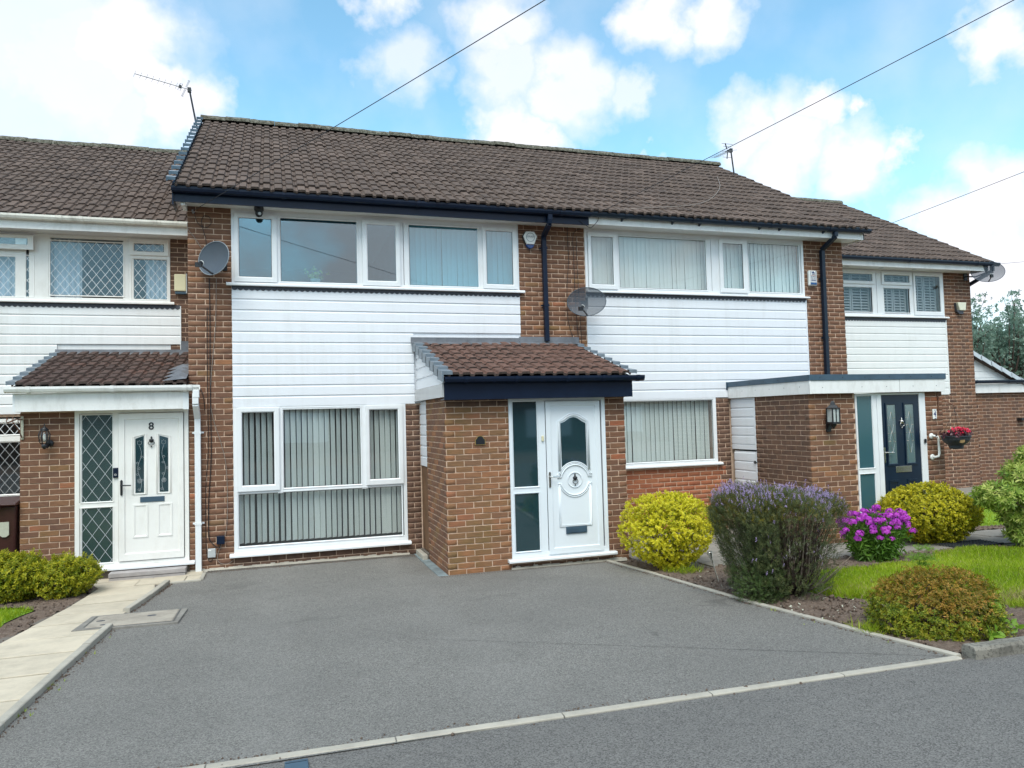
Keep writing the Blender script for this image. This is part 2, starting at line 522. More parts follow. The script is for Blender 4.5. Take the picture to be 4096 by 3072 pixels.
leafmat('leaf_gold', [(0, (.10, .15, .01)), (.2, (.30, .34, .015)), (.42, (.80, .72, .03)), (.75, (.97, .90, .10)), (1, (.92, .86, .08))], .45)
leafmat('leaf_gold_dull', [(0, (.06, .09, .01)), (.25, (.22, .24, .015)), (.5, (.60, .54, .025)), (.85, (.82, .72, .05)), (.97, (.60, .54, .04)), (1, (.90, .50, .03))], .35)
leafmat('leaf_hebe', [(0, (.04, .062, .024)), (.4, (.082, .108, .036)), (.75, (.15, .165, .055)), (1, (.26, .23, .09))], .25)
leafmat('leaf_hebe_green', [(0, (.04, .07, .02)), (.5, (.08, .13, .035)), (1, (.16, .22, .06))], .25)
leafmat('leaf_azalea', [(0, (.045, .08, .01)), (.35, (.17, .24, .018)), (.6, (.36, .38, .03)), (1, (.48, .40, .04))], .4)
leafmat('leaf_bronze', [(0, (.08, .09, .012)), (.3, (.24, .20, .02)), (.65, (.42, .25, .035)), (1, (.62, .32, .08))], .4)
leafmat('leaf_left', [(0, (.045, .09, .01)), (.35, (.18, .25, .015)), (.65, (.50, .48, .025)), (1, (.78, .68, .05))], .35)
leafmat('leaf_pieris', [(0, (.07, .15, .02)), (.4, (.25, .38, .05)), (.75, (.56, .62, .15)), (1, (.80, .76, .30))], .35)
leafmat('leaf_phlox', [(0, (.06, .15, .02)), (.5, (.12, .25, .03)), (1, (.20, .36, .05))], .4)
leafmat('leaf_weed', [(0, (.12, .26, .02)), (1, (.30, .45, .05))])
leafmat('leaf_tree_hazy', [(0, (.12, .20, .16)), (.4, (.22, .33, .25)), (.75, (.34, .47, .37)), (1, (.52, .62, .50))], .5)  # distant haze put into the leaf colour as a pale bluish tone
leafmat('petal_phlox', [(0, (.38, .03, .44)), (.5, (.60, .07, .62)), (.85, (.80, .22, .76)), (1, (.94, .66, .88))], .3, .6)
leafmat('petal_hebe', [(0, (.30, .22, .38)), (.5, (.46, .35, .60)), (.85, (.60, .48, .72)), (1, (.80, .70, .82))], .35, .6)
leafmat('grass', [(0, (.16, .27, .012)), (.4, (.34, .47, .02)), (.75, (.52, .60, .05)), (1, (.70, .68, .14))], .5)
leafmat('grass_dry', [(0, (.20, .17, .06)), (.5, (.38, .31, .13)), (1, (.52, .44, .22))], .3)


def blindmat():
    m, nt, b = newmat('blind')
    b.inputs['Base Color'].default_value = (.86, .90, .87, 1)
    b.inputs['Roughness'].default_value = .85
    tr = nd(nt, 'ShaderNodeBsdfTranslucent', {'Color': (.86, .90, .87, 1)})
    mx_ = nd(nt, 'ShaderNodeMixShader', {0: .2, 1: b.outputs[0], 2: tr.outputs[0]})
    nt.links.new(mx_.outputs[0], nt.nodes['Material Output'].inputs['Surface'])


blindmat()


def glassmat(name, tintc, refl, frost=None, base=(.02, .03, .03), rgh=.0, wob=0):
    m, nt, b = newmat(name)
    nt.nodes.remove(b)
    fr = nd(nt, 'ShaderNodeLayerWeight', {'Blend': .5})
    p5 = nd(nt, 'ShaderNodeMath', {0: fr.outputs['Facing'], 1: 4.0}, operation='POWER')
    f = nd(nt, 'ShaderNodeMapRange', {'Value': p5.outputs[0], 'From Min': 0, 'From Max': 1, 'To Min': refl, 'To Max': 1})
    gl = nd(nt, 'ShaderNodeBsdfGlossy', {'Color': (.95, .98, 1, 1), 'Roughness': rgh})
    if wob:
        bp = nd(nt, 'ShaderNodeBump', {'Height': noise(nt, pos(nt), wob, 4, .6), 'Strength': .25, 'Distance': .01})
        nt.links.new(bp.outputs[0], gl.inputs['Normal'])
    else:
        bp = nd(nt, 'ShaderNodeBump', {'Height': noise(nt, pos(nt), 1.1, 1, .4), 'Strength': .12, 'Distance': .02})
        nt.links.new(bp.outputs[0], gl.inputs['Normal'])
    if frost:
        df = nd(nt, 'ShaderNodeBsdfDiffuse', {'Color': frost})
        tp = df
        t2 = nd(nt, 'ShaderNodeBsdfTransparent', {'Color': tintc})
        tp = nd(nt, 'ShaderNodeMixShader', {0: .35, 1: df.outputs[0], 2: t2.outputs[0]})
    else:
        tp = nd(nt, 'ShaderNodeBsdfTransparent', {'Color': tintc})
    mx_ = nd(nt, 'ShaderNodeMixShader', {0: f.outputs[0], 1: tp.outputs[0], 2: gl.outputs[0]})
    nt.links.new(mx_.outputs[0], nt.nodes['Material Output'].inputs['Surface'])


glassmat('glass', (.97, .99, .99, 1), .07)
glassmat('glass_dark', (.66, .86, .92, 1), .13)
glassmat('glass_leaded', (.80, .86, .90, 1), .045)
glassmat('glass_far', (.86, .88, .90, 1), .03)
glassmat('glass_frosted_teal', (.3, .5, .52, 1), .05, (.065, .165, .20, 1), rgh=.15)
glassmat('glass_textured', (.32, .42, .40, 1), .08, (.045, .085, .085, 1), rgh=.12, wob=45)
glassmat('glass_door', (.25, .40, .43, 1), .10, (.02, .062, .075, 1), rgh=.04)
glassmat('glass_blue_door', (.3, .45, .5, 1), .12, (.15, .24, .26, 1), rgh=.1)
glassmat('glass_clear', (.92, .95, .95, 1), .05)


def dishmesh_mat():
    m, nt, b = newmat('dish_mesh')
    b.inputs['Base Color'].default_value = (.05, .066, .088, 1)
    b.inputs['Roughness'].default_value = .5
    tp = nd(nt, 'ShaderNodeBsdfTransparent')
    mx_ = nd(nt, 'ShaderNodeMixShader', {0: .24, 1: b.outputs[0], 2: tp.outputs[0]})
    nt.links.new(mx_.outputs[0], nt.nodes['Material Output'].inputs['Surface'])


dishmesh_mat()


# ------------------------------------------------------------------ object helpers
def tag(o, label=None, cat=None, group=None, kind=None):
    if label:
        o['label'] = label
    if cat:
        o['category'] = cat
    if group:
        o['group'] = group
    if kind:
        o['kind'] = kind
    return o


def empty(name, loc, label=None, cat=None, group=None):
    o = bpy.data.objects.new(name, None)
    o.empty_display_size = .1
    o.location = loc
    col.objects.link(o)
    return tag(o, label, cat, group)


def worldloc(o):
    v = Vector(o.location)
    while o.parent:
        o = o.parent
        v += o.location
    return v


class MB:
    """collects polygons in world coordinates; build() links them as one object"""

    def __init__(s):
        s.v = []
        s.f = []

    def add(s, vs, fs):
        n = len(s.v)
        s.v += [tuple(p) for p in vs]
        s.f += [tuple(i + n for i in q) for q in fs]
        return s

    def box(s, x0, x1, y0, y1, z0, z1):
        x0, x1 = sorted((x0, x1)); y0, y1 = sorted((y0, y1)); z0, z1 = sorted((z0, z1))
        return s.add([(x0, y0, z0), (x1, y0, z0), (x1, y1, z0), (x0, y1, z0), (x0, y0, z1), (x1, y0, z1), (x1, y1, z1), (x0, y1, z1)],
                     [(0, 3, 2, 1), (4, 5, 6, 7), (0, 1, 5, 4), (1, 2, 6, 5), (2, 3, 7, 6), (3, 0, 4, 7)])

    def prism(s, pts, axis, a0, a1):
        """polygon of 2D points extruded along axis: 'x' pts=(y,z); 'y' pts=(x,z); 'z' pts=(x,y)"""
        def P3(p, a):
            return {'x': (a, p[0], p[1]), 'y': (p[0], a, p[1]), 'z': (p[0], p[1], a)}[axis]
        n = len(pts)
        vs = [P3(p, a0) for p in pts] + [P3(p, a1) for p in pts]
        fs = [tuple(range(n)), tuple(range(2 * n - 1, n - 1, -1))] + [(i, i + n, (i + 1) % n + n, (i + 1) % n) for i in range(n)]
        return s.add(vs, fs)

    def tube(s, path, r, n=8, closed=False):
        path = [Vector(p) for p in path]
        rs = r if isinstance(r, (list, tuple)) else [r] * len(path)
        rings = []
        m = len(path)
        prev = None
        for i, p in enumerate(path):
            if closed:
                t = path[(i + 1) % m] - path[i - 1]
            else:
                t = path[min(i + 1, m - 1)] - path[max(i - 1, 0)]
            t.normalize()
            if prev is None:
                a = Vector((0, 0, 1)) if abs(t.z) < .9 else Vector((1, 0, 0))
                prev = t.cross(a).normalized()
            u_ = (prev - t * prev.dot(t)).normalized()
            prev = u_
            w_ = t.cross(u_)
            rings.append([p + (u_ * math.cos(2 * math.pi * k / n) + w_ * math.sin(2 * math.pi * k / n)) * rs[i] for k in range(n)])
        vs = [q for ring in rings for q in ring]
        fs = []
        for i in range(m if closed else m - 1):
            j = (i + 1) % m
            for k in range(n):
                fs.append((i * n + k, j * n + k, j * n + (k + 1) % n, i * n + (k + 1) % n))
        if not closed:
            fs.append(tuple(range(n - 1, -1, -1)))
            fs.append(tuple((m - 1) * n + k for k in range(n)))
        return s.add(vs, fs)

    def lathe(s, c, prof, n=16, axis=(0, 0, 1), sx=1.0):
        """prof: (radius, height) along axis from c"""
        ax = Vector(axis).normalized()
        a = Vector((1, 0, 0)) if abs(ax.x) < .9 else Vector((0, 1, 0))
        u_ = (a - ax * a.dot(ax)).normalized()
        w_ = ax.cross(u_)
        c = Vector(c)
        vs = []
        for r, h in prof:
            for k in range(n):
                t = 2 * math.pi * k / n
                vs.append(c + ax * h + u_ * (r * math.cos(t) * sx) + w_ * (r * math.sin(t)))
        fs = []
        for i in range(len(prof) - 1):
            for k in range(n):
                fs.append((i * n + k, i * n + (k + 1) % n, (i + 1) * n + (k + 1) % n, (i + 1) * n + k))
        fs.append(tuple(range(n - 1, -1, -1)))
        fs.append(tuple((len(prof) - 1) * n + k for k in range(n)))
        return s.add(vs, fs)

    def ring(s, o, i, y0, y1, ch=.008, chd=.01):
        """mitred frame: o=(x0,x1,z0,z1) outer, i = inner; front plane y0 (nearest viewer), back y1"""
        ox0, ox1, oz0, oz1 = o
        ix0, ix1, iz0, iz1 = i
        def rect(x0, x1, z0, z1, y):
            return [(x0, y, z0), (x1, y, z0), (x1, y, z1), (x0, y, z1)]
        vs = rect(ox0, ox1, oz0, oz1, y1) + rect(ox0, ox1, oz0, oz1, y0) + rect(ix0 - ch, ix1 + ch, iz0 - ch, iz1 + ch, y0) + rect(ix0, ix1, iz0, iz1, y0 + chd) + rect(ix0, ix1, iz0, iz1, y1)
        fs = []
        for L in range(4):
            for k in range(4):
                fs.append((L * 4 + k, L * 4 + (k + 1) % 4, (L + 1) * 4 + (k + 1) % 4, (L + 1) * 4 + k))
        for k in range(4):
            fs.append((16 + k, 16 + (k + 1) % 4, (k + 1) % 4, k))
        return s.add(vs, fs)

    def build(s, name, mat, parent=None, smooth=False, bevel=0, kind=None, label=None):
        off = worldloc(parent) if parent else Vector((0, 0, 0))
        me = bpy.data.meshes.new(name)
        if parent:
            me.from_pydata([(p[0] - off.x, p[1] - off.y, p[2] - off.z) for p in s.v], [], s.f)
        else:
            me.from_pydata(s.v, [], s.f)
        me.update()
        bm = bmesh.new()
        bm.from_mesh(me)
        bmesh.ops.recalc_face_normals(bm, faces=bm.faces)
        bm.to_mesh(me)
        bm.free()
        me.materials.append(M[mat])
        if smooth:
            me.polygons.foreach_set('use_smooth', [True] * len(me.polygons))
        o = bpy.data.objects.new(name, me)
        col.objects.link(o)
        if parent:
            o.parent = parent
        if bevel:
            md = o.modifiers.new('bevel', 'BEVEL')
            md.width = bevel
            md.segments = 2
            md.limit_method = 'ANGLE'
        if kind:
            o['kind'] = kind
        if label:
            o['label'] = label
        return o


def text(name, body, loc, size, mat, parent, rotz=0, bold=0.0, sx=1.0, face='front'):
    c = bpy.data.curves.new(name, 'FONT')
    c.body = body
    c.size = size
    c.align_x = 'CENTER'
    c.align_y = 'CENTER'
    c.extrude = .0015
    c.offset = bold
    c.materials.append(M[mat])
    tmp = bpy.data.objects.new(name, c)
    col.objects.link(tmp)
    me = bpy.data.meshes.new_from_object(tmp)
    bpy.data.objects.remove(tmp)
    o = bpy.data.objects.new(name, me)
    col.objects.link(o)
    off = worldloc(parent)
    o.parent = parent
    o.location = Vector(loc) - off
    o.rotation_euler = (R(90), 0, rotz)
    o.scale = (sx, 1, 1)
    return o


def arrays_obj(name, V, F, mat, parent=None, tonev=None, kind=None, smooth=False):
    """fast mesh from numpy: V (n,3) world coordinates, F (m,k)"""
    off = worldloc(parent) if parent else Vector((0, 0, 0))
    V = np.asarray(V, np.float32) - np.array(off, np.float32)
    F = np.asarray(F, np.int32)
    me = bpy.data.meshes.new(name)
    me.vertices.add(len(V))
    me.vertices.foreach_set('co', V.ravel())
    me.loops.add(F.size)
    me.loops.foreach_set('vertex_index', F.ravel())
    me.polygons.add(len(F))
    k = F.shape[1]
    me.polygons.foreach_set('loop_start', np.arange(0, F.size, k, dtype=np.int32))
    me.polygons.foreach_set('loop_total', np.full(len(F), k, np.int32))
    if tonev is not None:
        a = me.attributes.new('tone', 'FLOAT', 'POINT')
        a.data.foreach_set('value', np.asarray(tonev, np.float32))
    me.materials.append(M[mat])
    me.update(calc_edges=True)
    me.validate()
    if smooth:
        me.polygons.foreach_set('use_smooth', np.ones(len(F), bool))
    o = bpy.data.objects.new(name, me)
    col.objects.link(o)
    if parent:
        o.parent = parent
    if kind:
        o['kind'] = kind
    return o


# ------------------------------------------------------------------ bricks
BL, BH, PITCH, CO = .215, .065, .225, .075
Z0 = .0375                      # first bed joint


def brick_template(seed):
    r_ = random.Random(seed)
    hx, hz = BL / 2, BH / 2
    j = lambda a: r_.uniform(-a, a)
    ringp = [(-hx, -hz), (-hx * .33, -hz), (hx * .33, -hz), (hx, -hz), (hx, hz), (hx * .33, hz), (-hx * .33, hz), (-hx, hz)]
    back = [(x, .018, z) for x, z in ringp]
    rim = [(x + j(.002), .0045, z + j(.0022)) for x, z in ringp]
    fr = [(x * .968 + j(.001), .0 + j(.0012), z * .88 + j(.0012)) for x, z in rim and [(p[0], p[2]) for p in rim]]
    vs = back + rim + fr
    fs = []
    for L in (0, 1):
        for k in range(8):
            fs.append((L * 8 + k, L * 8 + (k + 1) % 8, (L + 1) * 8 + (k + 1) % 8, (L + 1) * 8 + k))
    fs.append((16, 17, 22, 23))
    fs.append((17, 18, 21, 22))
    fs.append((18, 19, 20, 21))
    return vs, fs


BT = [brick_template(i) for i in range(8)]
_bmesh_cache = {}


def brickmesh(i, mat):
    if (i, mat) not in _bmesh_cache:
        vs, fs = BT[i]
        me = bpy.data.meshes.new('brick')
        me.from_pydata(vs, [], fs)
        me.update()
        me.materials.append(M[mat])
        _bmesh_cache[(i, mat)] = me
    return _bmesh_cache[(i, mat)]


class Bricks:
    """gathers the bricks of one house; nearest ones become objects, the rest one joined piece"""

    def __init__(s):
        s.e = []

    def wall(s, part, mat, u0, u1, z0, z1, fixed, face='front', phase=.1035, rowtop=None, extra=None):
        k0 = math.floor((z0 - Z0) / CO)
        k1 = math.ceil((z1 - Z0) / CO)
        for n in range(k0, k1):
            zl, zh = max(Z0 + n * CO + .005, z0), min(Z0 + (n + 1) * CO - .005, z1)
            if zh - zl < .02:
                continue
            ph = phase + (0 if n % 2 else .1125)
            i0 = math.floor((u0 - ph) / PITCH)
            x = ph + i0 * PITCH
            while x < u1:
                a, b = max(x + .005, u0), min(x + PITCH - .005, u1)
                if b - a > .025:
                    mt = mat
                    if extra:
                        mt = extra(n, (a + b) / 2) or mat
                    s.e.append((part, mt, (a + b) / 2, (zl + zh) / 2, b - a, zh - zl, fixed, face))
                x += PITCH
        return s

    def place(s, limit=300):
        def wpos(e):
            return (e[2], e[6], e[3]) if e[7] == 'front' else (e[6], e[2], e[3])
        c = Vector(CAMP)
        s.e.sort(key=lambda e: (Vector(wpos(e)) - c).length / (1.0 if e[4] > .15 else .7))
        rest = {}
        for q, e in enumerate(s.e):
            part, mt, u_, z_, L, H, fx, face = e
            t = random.randrange(8)
            w = Vector(wpos(e))
            w[1 if face == 'front' else 0] += random.uniform(-.0015, .0015)
            if q < limit:
                o = bpy.data.objects.new('brick', brickmesh(t, mt))
                o.parent = part
                o.location = w - worldloc(part)
                o.scale = (L / BL, 1, H / BH)
                if face == 'left':
                    o.rotation_euler = (0, 0, R(-90))
                o.rotation_euler.rotate_axis('Y', random.uniform(-.008, .008))
                col.objects.link(o)
            else:
                rest.setdefault((part.name, mt), [part, mt, []])[2].append((w, L / BL, H / BH, t, face))
        for part, mt, L in rest.values():
            V, F, T = [], [], []
            n = 0
            for w, sx, sz, t, face in L:
                vs, fs = BT[t]
                a = np.array(vs) * (sx, 1, sz)
                if face == 'left':
                    a = np.stack([a[:, 1], -a[:, 0], a[:, 2]], 1)
                V.append(a + np.array(w))
                F.append(np.array(fs) + n)
                T.append(np.full(len(a), random.random()))
                n += len(a)
            arrays_obj('brickwork', np.concatenate(V), np.concatenate(F), mt, part, np.concatenate(T), 'stuff')


# ------------------------------------------------------------------ roof tiles
TW, TG, TL = .300, .325, .40


def tile_template(seed, w=TW, L=TL, th=.030):
    r_ = random.Random(seed)
    # across profile (x, height)
    pr = [(0, .0), (.020, .0), (.032, .024), (.122, .027), (.136, .001), (.172, .0), (.184, .023), (.262, .025), (.276, .002), (.2985, .0)]
    pr = [(x * w / .3, h) for x, h in pr]
    ch = lambda: r_.uniform(-.003, .003)
    top0 = [(x, ch(), h) for x, h in pr]
    top1 = [(x, L, h) for x, h in pr]
    bot0 = [(x, ch() + .002, h - th) for x, h in pr]
    vs = top0 + top1 + bot0
    n = len(pr)
    fs = [(i, i + 1, n + i + 1, n + i) for i in range(n - 1)] + [(2 * n + i, 2 * n + i + 1, i + 1, i) for i in range(n - 1)]
    fs.append((2 * n, 0, n))
    fs.append((3 * n - 1, 2 * n - 1, n - 1))
    return vs, fs


TT = [tile_template(i) for i in range(6)]
_tmesh = {}


def tilemesh(i, mat):
    if (i, mat) not in _tmesh:
        vs, fs = TT[i]
        me = bpy.data.meshes.new('roof_tile')
        me.from_pydata(vs, [], fs)
        me.update()
        me.materials.append(M[mat])
        me.materials.append(M['tile_edge_shade'])
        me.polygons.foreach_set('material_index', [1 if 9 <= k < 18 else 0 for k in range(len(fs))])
        _tmesh[(i, mat)] = me
    return _tmesh[(i, mat)]


def tiled_slope(house_parts, mat, x0, x1, ye, ze, yr, zr, limit=300, gauge=TG, jitter=1.0):
    """house_parts: list of (part, xa, xb). slope from eave (ye,ze) to ridge (yr,zr)"""
    sl = math.hypot(yr - ye, zr - ze)
    ang = math.atan2(zr - ze, yr - ye)
    rows = max(1, round(sl / gauge))
    g = sl / rows
    dy, dz = math.cos(ang), math.sin(ang)
    tilt = ang - .062
    ents = []
    ncol = round((x1 - x0) / TW)
    w = (x1 - x0) / ncol
    for i in range(rows):
        for j in range(ncol):
            s_ = i * g
            p = Vector((x0 + j * w, ye + s_ * dy - dz * .042, ze + s_ * dz + dy * .042))
            ents.append((p, w))
    c = Vector(CAMP)
    for part, xa, xb in house_parts:
        mine = [e for e in ents if xa <= e[0].x + w / 2 < xb]
        mine.sort(key=lambda e: (e[0] - c).length)
        V, F, T = [], [], []
        n = 0
        for q, (p, w_) in enumerate(mine):
            t = random.randrange(6)
            rot = (tilt + random.gauss(0, .006) * jitter, random.gauss(0, .008) * jitter, random.gauss(0, .007) * jitter)
            pz = p + Vector((0, random.gauss(0, .004), random.gauss(0, .0025))) * jitter
            vs, fs = TT[t]
            if q < limit:
                o = bpy.data.objects.new('roof_tile', tilemesh(t, mat))
                o.parent = part
                o.location = pz - worldloc(part)
                o.rotation_euler = rot
                o.scale = (w_ / TW, 1, 1)
                col.objects.link(o)
            else:
                m4 = Matrix.Translation(pz) @ Matrix.Rotation(rot[0], 4, 'X') @ Matrix.Rotation(rot[2], 4, 'Z')
                for v in vs:
                    V.append(m4 @ Vector((v[0] * w_ / TW, v[1], v[2])))
                F += [tuple(k + n for k in f) if len(f) == 4 else (f[0] + n, f[1] + n, f[2] + n, f[2] + n) for f in fs if len(f) == 4]
                T += [random.random()] * len(vs)
                n += len(vs)
        if V:
            o = arrays_obj('roof_tiling', np.array([tuple(v) for v in V]), np.array(F), mat, part, T, 'stuff')
            o.data.materials.append(M['tile_edge_shade'])
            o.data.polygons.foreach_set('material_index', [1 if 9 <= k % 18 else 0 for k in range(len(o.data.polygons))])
    return ang


# ------------------------------------------------------------------ cladding
def board(mb, x0, x1, zb, zt, y, H=.15):
    """one shiplap board on a front face at plane y; zb bottom, zt top (may be cut)"""
    prof = [(y + .012, zb), (y - .013, zb), (y - .013, zb + .116), (y - .001, zb + .132), (y - .001, zb + H), (y + .012, zb + H)]
    pr = []
    for (yy, zz) in prof:
        pr.append((yy, min(zz, zt)))
    mb.prism(pr, 'x', x0, x1)


def cladding(parent, x0, x1, zbs, y, mat, cuts=None, ztop=None):
    """boards as objects"""
    base = MB().box(x0, x1, y + .0125, y + .05, min(zbs), ztop).build('cladding', mat, parent)
    for zb in zbs:
        if zb + .02 > ztop:
            continue
        a, b = x0, x1
        if cuts:
            a, b = cuts(zb, x0, x1)
        if b - a < .03:
            continue
        m = MB()
        board(m, a, b, zb, min(zb + .15, ztop), y)
        m.build('cladding_board', mat, base)
    return base


# ------------------------------------------------------------------ windows
def window(house, spec, y, mat='upvc_white', glass='glass', name='window'):
    """spec: dict frame=(x0,x1,z0,z1), cells=[(kind, outer, glassrect)], sill=(x0,x1,z)"""
    fx0, fx1, fz0, fz1 = spec['frame']
    w = MB()
    fw = spec.get('fw', .055)
    w.ring((fx0, fx1, fz0, fz1), (fx0 + fw, fx1 - fw, fz0 + fw, fz1 - fw), y - .012, y + .06, .004, .004)
    for q, (x0, x1, z0, z1) in enumerate(spec.get('bars', [])):
        w.box(x0, x1, y - .0112 + q * .0005, y + .052 - q * .0006, z0, z1)
    fr = w.build('window', mat, house, bevel=.003)
    for kind, o, gl in spec['cells']:
        if kind == 'sash':
            m = MB()
            m.ring(o, gl, y - .040, y - .0125, .014, .012)
            sash = m.build('sash', mat, fr, bevel=.003)
            gy = y - .018
        else:
            m = MB()
            e = .016
            m.ring((gl[0] - e, gl[1] + e, gl[2] - e, gl[3] + e), gl, y - .0165, y + .03, .012, .014)
            m.build('glazing_bead', mat, fr)
            gy = y + .006
        m = MB()
        m.box(gl[0] - .004, gl[1] + .004, gy, gy + .004, gl[2] - .004, gl[3] + .004)
        m.build('pane', glass, fr)
        # black gasket line
        g = MB()
        g.ring((gl[0] - .001, gl[1] + .001, gl[2] - .001, gl[3] + .001), (gl[0] + .005, gl[1] - .005, gl[2] + .005, gl[3] - .005), gy - .004, gy - .0005, 0, 0)
        g.build('gasket', 'black_metal', fr)
    if 'sill' in spec:
        a, b, z, h = spec['sill']
        m = MB()
        m.prism([(y + .02, z), (y - .075, z), (y - .075, z + h * .6), (y - .06, z + h), (y + .02, z + h + .01)], 'x', a, b)
        m.build('window_sill', mat, fr, bevel=.003)
    return fr


def lattice(parent, rect, y, pw, ph, mat='upvc_white', ox=0, oz=0, t=.0034):
    """diamond leading on a pane: crossing flat cames"""
    x0, x1, z0, z1 = rect
    m = MB()
    segs = []
    def clip(p, d):
        # clip the infinite line p + t d to the rectangle
        t0, t1 = -1e9, 1e9
        for a, lo, hi, dd in ((p[0], x0, x1, d[0]), (p[1], z0, z1, d[1])):
            ta, tb = (lo - a) / dd, (hi - a) / dd
            if ta > tb:
                ta, tb = tb, ta
            t0, t1 = max(t0, ta), min(t1, tb)
        if t1 - t0 > .02:
            return (p[0] + d[0] * t0, p[1] + d[1] * t0), (p[0] + d[0] * t1, p[1] + d[1] * t1)
    for sgn in (1, -1):
        d = Vector((pw, ph * sgn)).normalized()
        for k in range(-40, 40):
            s_ = clip((x0 + ox + k * pw, z0 + oz), d)
            if s_:
                segs.append((s_, sgn))
    for ((ax, az), (bx, bz)), sgn in segs:
        d = Vector((bx - ax, bz - az)).normalized()
        nx, nz_ = -d.y * t, d.x * t
        yo = y - (.0016 if sgn > 0 else .0024)
        m.add([(ax + nx, yo, az + nz_), (bx + nx, yo, bz + nz_), (bx - nx, yo, bz - nz_), (ax - nx, yo, az - nz_)], [(0, 1, 2, 3)])
    o = m.build('lead_lattice', mat, parent)
    o['kind'] = 'stuff'
    return o


def blinds(house, x0, x1, z0, z1, y, pitch=.076, ang=40, mat='blind', ang2=None, wob=4):
    head = MB().box(x0, x1, y - .02, y + .02, z1, z1 + .03).build('vertical_blind', mat, house)
    n = int((x1 - x0) / pitch)
    me = {}
    for i in range(n + 1):
        a = R(ang if ang2 is None else ang + (ang2 - ang) * i / n) + R(random.gauss(0, wob))
        cx = x0 + i * pitch
        w = .0445
        lean = random.gauss(0, .004)
        m = MB()
        ca, sa = math.cos(a), math.sin(a)
        pts = []
        for z_, l_ in ((z0, lean), (z1, 0)):
            for s_, bow in ((-1, 0), (0, .006), (1, 0)):
                pts.append((cx + s_ * w * ca - bow * sa + l_, y + s_ * w * sa + bow * ca, z_))
        m.add(pts, [(0, 1, 4, 3), (1, 2, 5, 4)])
        m.build('slat', mat, head, smooth=True)
    return head


def room(house, x0, x1, y0, y1, z0, z1):
    m = MB()
    m.add([(x0, y0, z0), (x1, y0, z0), (x1, y1, z0), (x0, y1, z0), (x0, y0, z1), (x1, y0, z1), (x1, y1, z1), (x0, y1, z1)],
          [(0, 3, 2, 1), (4, 5, 6, 7), (1, 2, 6, 5), (2, 3, 7, 6), (3, 0, 4, 7)])
    return m.build('interior', 'interior', house)


def scallop(parent, x0, x1, zt, zb, y, pitch=.075, mat='lead_dark'):
    """dark scalloped lead flashing under a window sill"""
    m = MB()
    n = max(2, round((x1 - x0) / pitch))
    p = (x1 - x0) / n
    K = 6
    for i in range(n):
        for k in range(K):
            t0, t1 = k / K, (k + 1) / K
            a0, a1 = math.sin(math.pi * t0) * .024, math.sin(math.pi * t1) * .024
            xa, xb = x0 + (i + t0) * p, x0 + (i + t1) * p
            m.add([(xa, y - .020, zt), (xb, y - .020, zt), (xb, y - .024, zb - a1), (xa, y - .024, zb - a0),
                   ], [(0, 1, 2, 3)])
    o = m.build('scalloped_flashing', mat, parent)
    md = o.modifiers.new('thick', 'SOLIDIFY')
    md.thickness = .004
    return o


def gutter(parent, x0, x1, y, z, mat, r=.055, name='gutter', joints=()):
    """half-round/ogee gutter: front at y-r, top at z"""
    m = MB()
    prof = [(y + r, z), (y + r, z - .03), (y + r * .7, z - .062), (y, z - .075), (y - r * .7, z - .062), (y - r, z - .03), (y - r, z), (y - r + .004, z), (y - r + .004, z - .028), (y - r * .62, z - .056), (y, z - .068), (y + r * .62, z - .056), (y + r - .004, z - .028), (y + r - .004, z)]
    m.prism(prof, 'x', x0, x1)
    g = m.build(name, mat, parent)
    if joints:
        k = MB()
        for x in joints:
            pr = [(yy + (.006 if yy > y else -.006), zz + (.003 if zz == z else -.006)) for yy, zz in prof[:7]]
            k.prism(pr, 'x', x - .022, x + .022)
        k.build('gutter_joint', mat, g)
    return g


def deck(parent, x0, x1, ye, ze, yr, zr, name='roof', mat='black_metal', th=.05, back=True, ybk=None):
    """underlay body below the tiles; with back slope"""
    m = MB()
    if back:
        yb = yr + (yr - ye)
        pts = [(ye, ze), (yr, zr), (yb, ze), (yb, ze - th), (yr, zr - th), (ye, ze - th)]
    else:
        pts = [(ye, ze), (yr, zr), (yr, zr - th), (ye, ze - th)]
    m.prism(pts, 'x', x0, x1)
    return m.build(name, mat, parent)


def ridge(parent, x0, x1, y, z, mat='ridge_mortar', L=.45, name='ridge_tile'):
    n = max(1, round((x1 - x0) / L))
    p = (x1 - x0) / n
    for i in range(n):
        m = MB()
        a = x0 + i * p
        K = 8
        dz_ = random.uniform(-.012, .012)
        rr = .105
        sec = [(y + rr * math.cos(math.pi * k / K), z + dz_ - .045 + rr * math.sin(math.pi * k / K)) for k in range(K + 1)]
        segs = 6
        vs = []
        for s_ in range(segs + 1):
            xx = a + p * s_ / segs + (0 if s_ else .004)
            for (yy, zz) in sec:
                f = 1 + random.uniform(-.05, .05)
                vs.append((xx, y + (yy - y) * f, z + (zz - z) * f + random.uniform(-.004, .004)))
        fs = []
        nk = K + 1
        for s_ in range(segs):
            for k in range(K):
                fs.append((s_ * nk + k, s_ * nk + k + 1, (s_ + 1) * nk + k + 1, (s_ + 1) * nk + k))
        fs.append(tuple(range(nk)))
        fs.append(tuple(segs * nk + k for k in range(nk)))
        m.add(vs, fs)
        m.build(name, mat, parent)


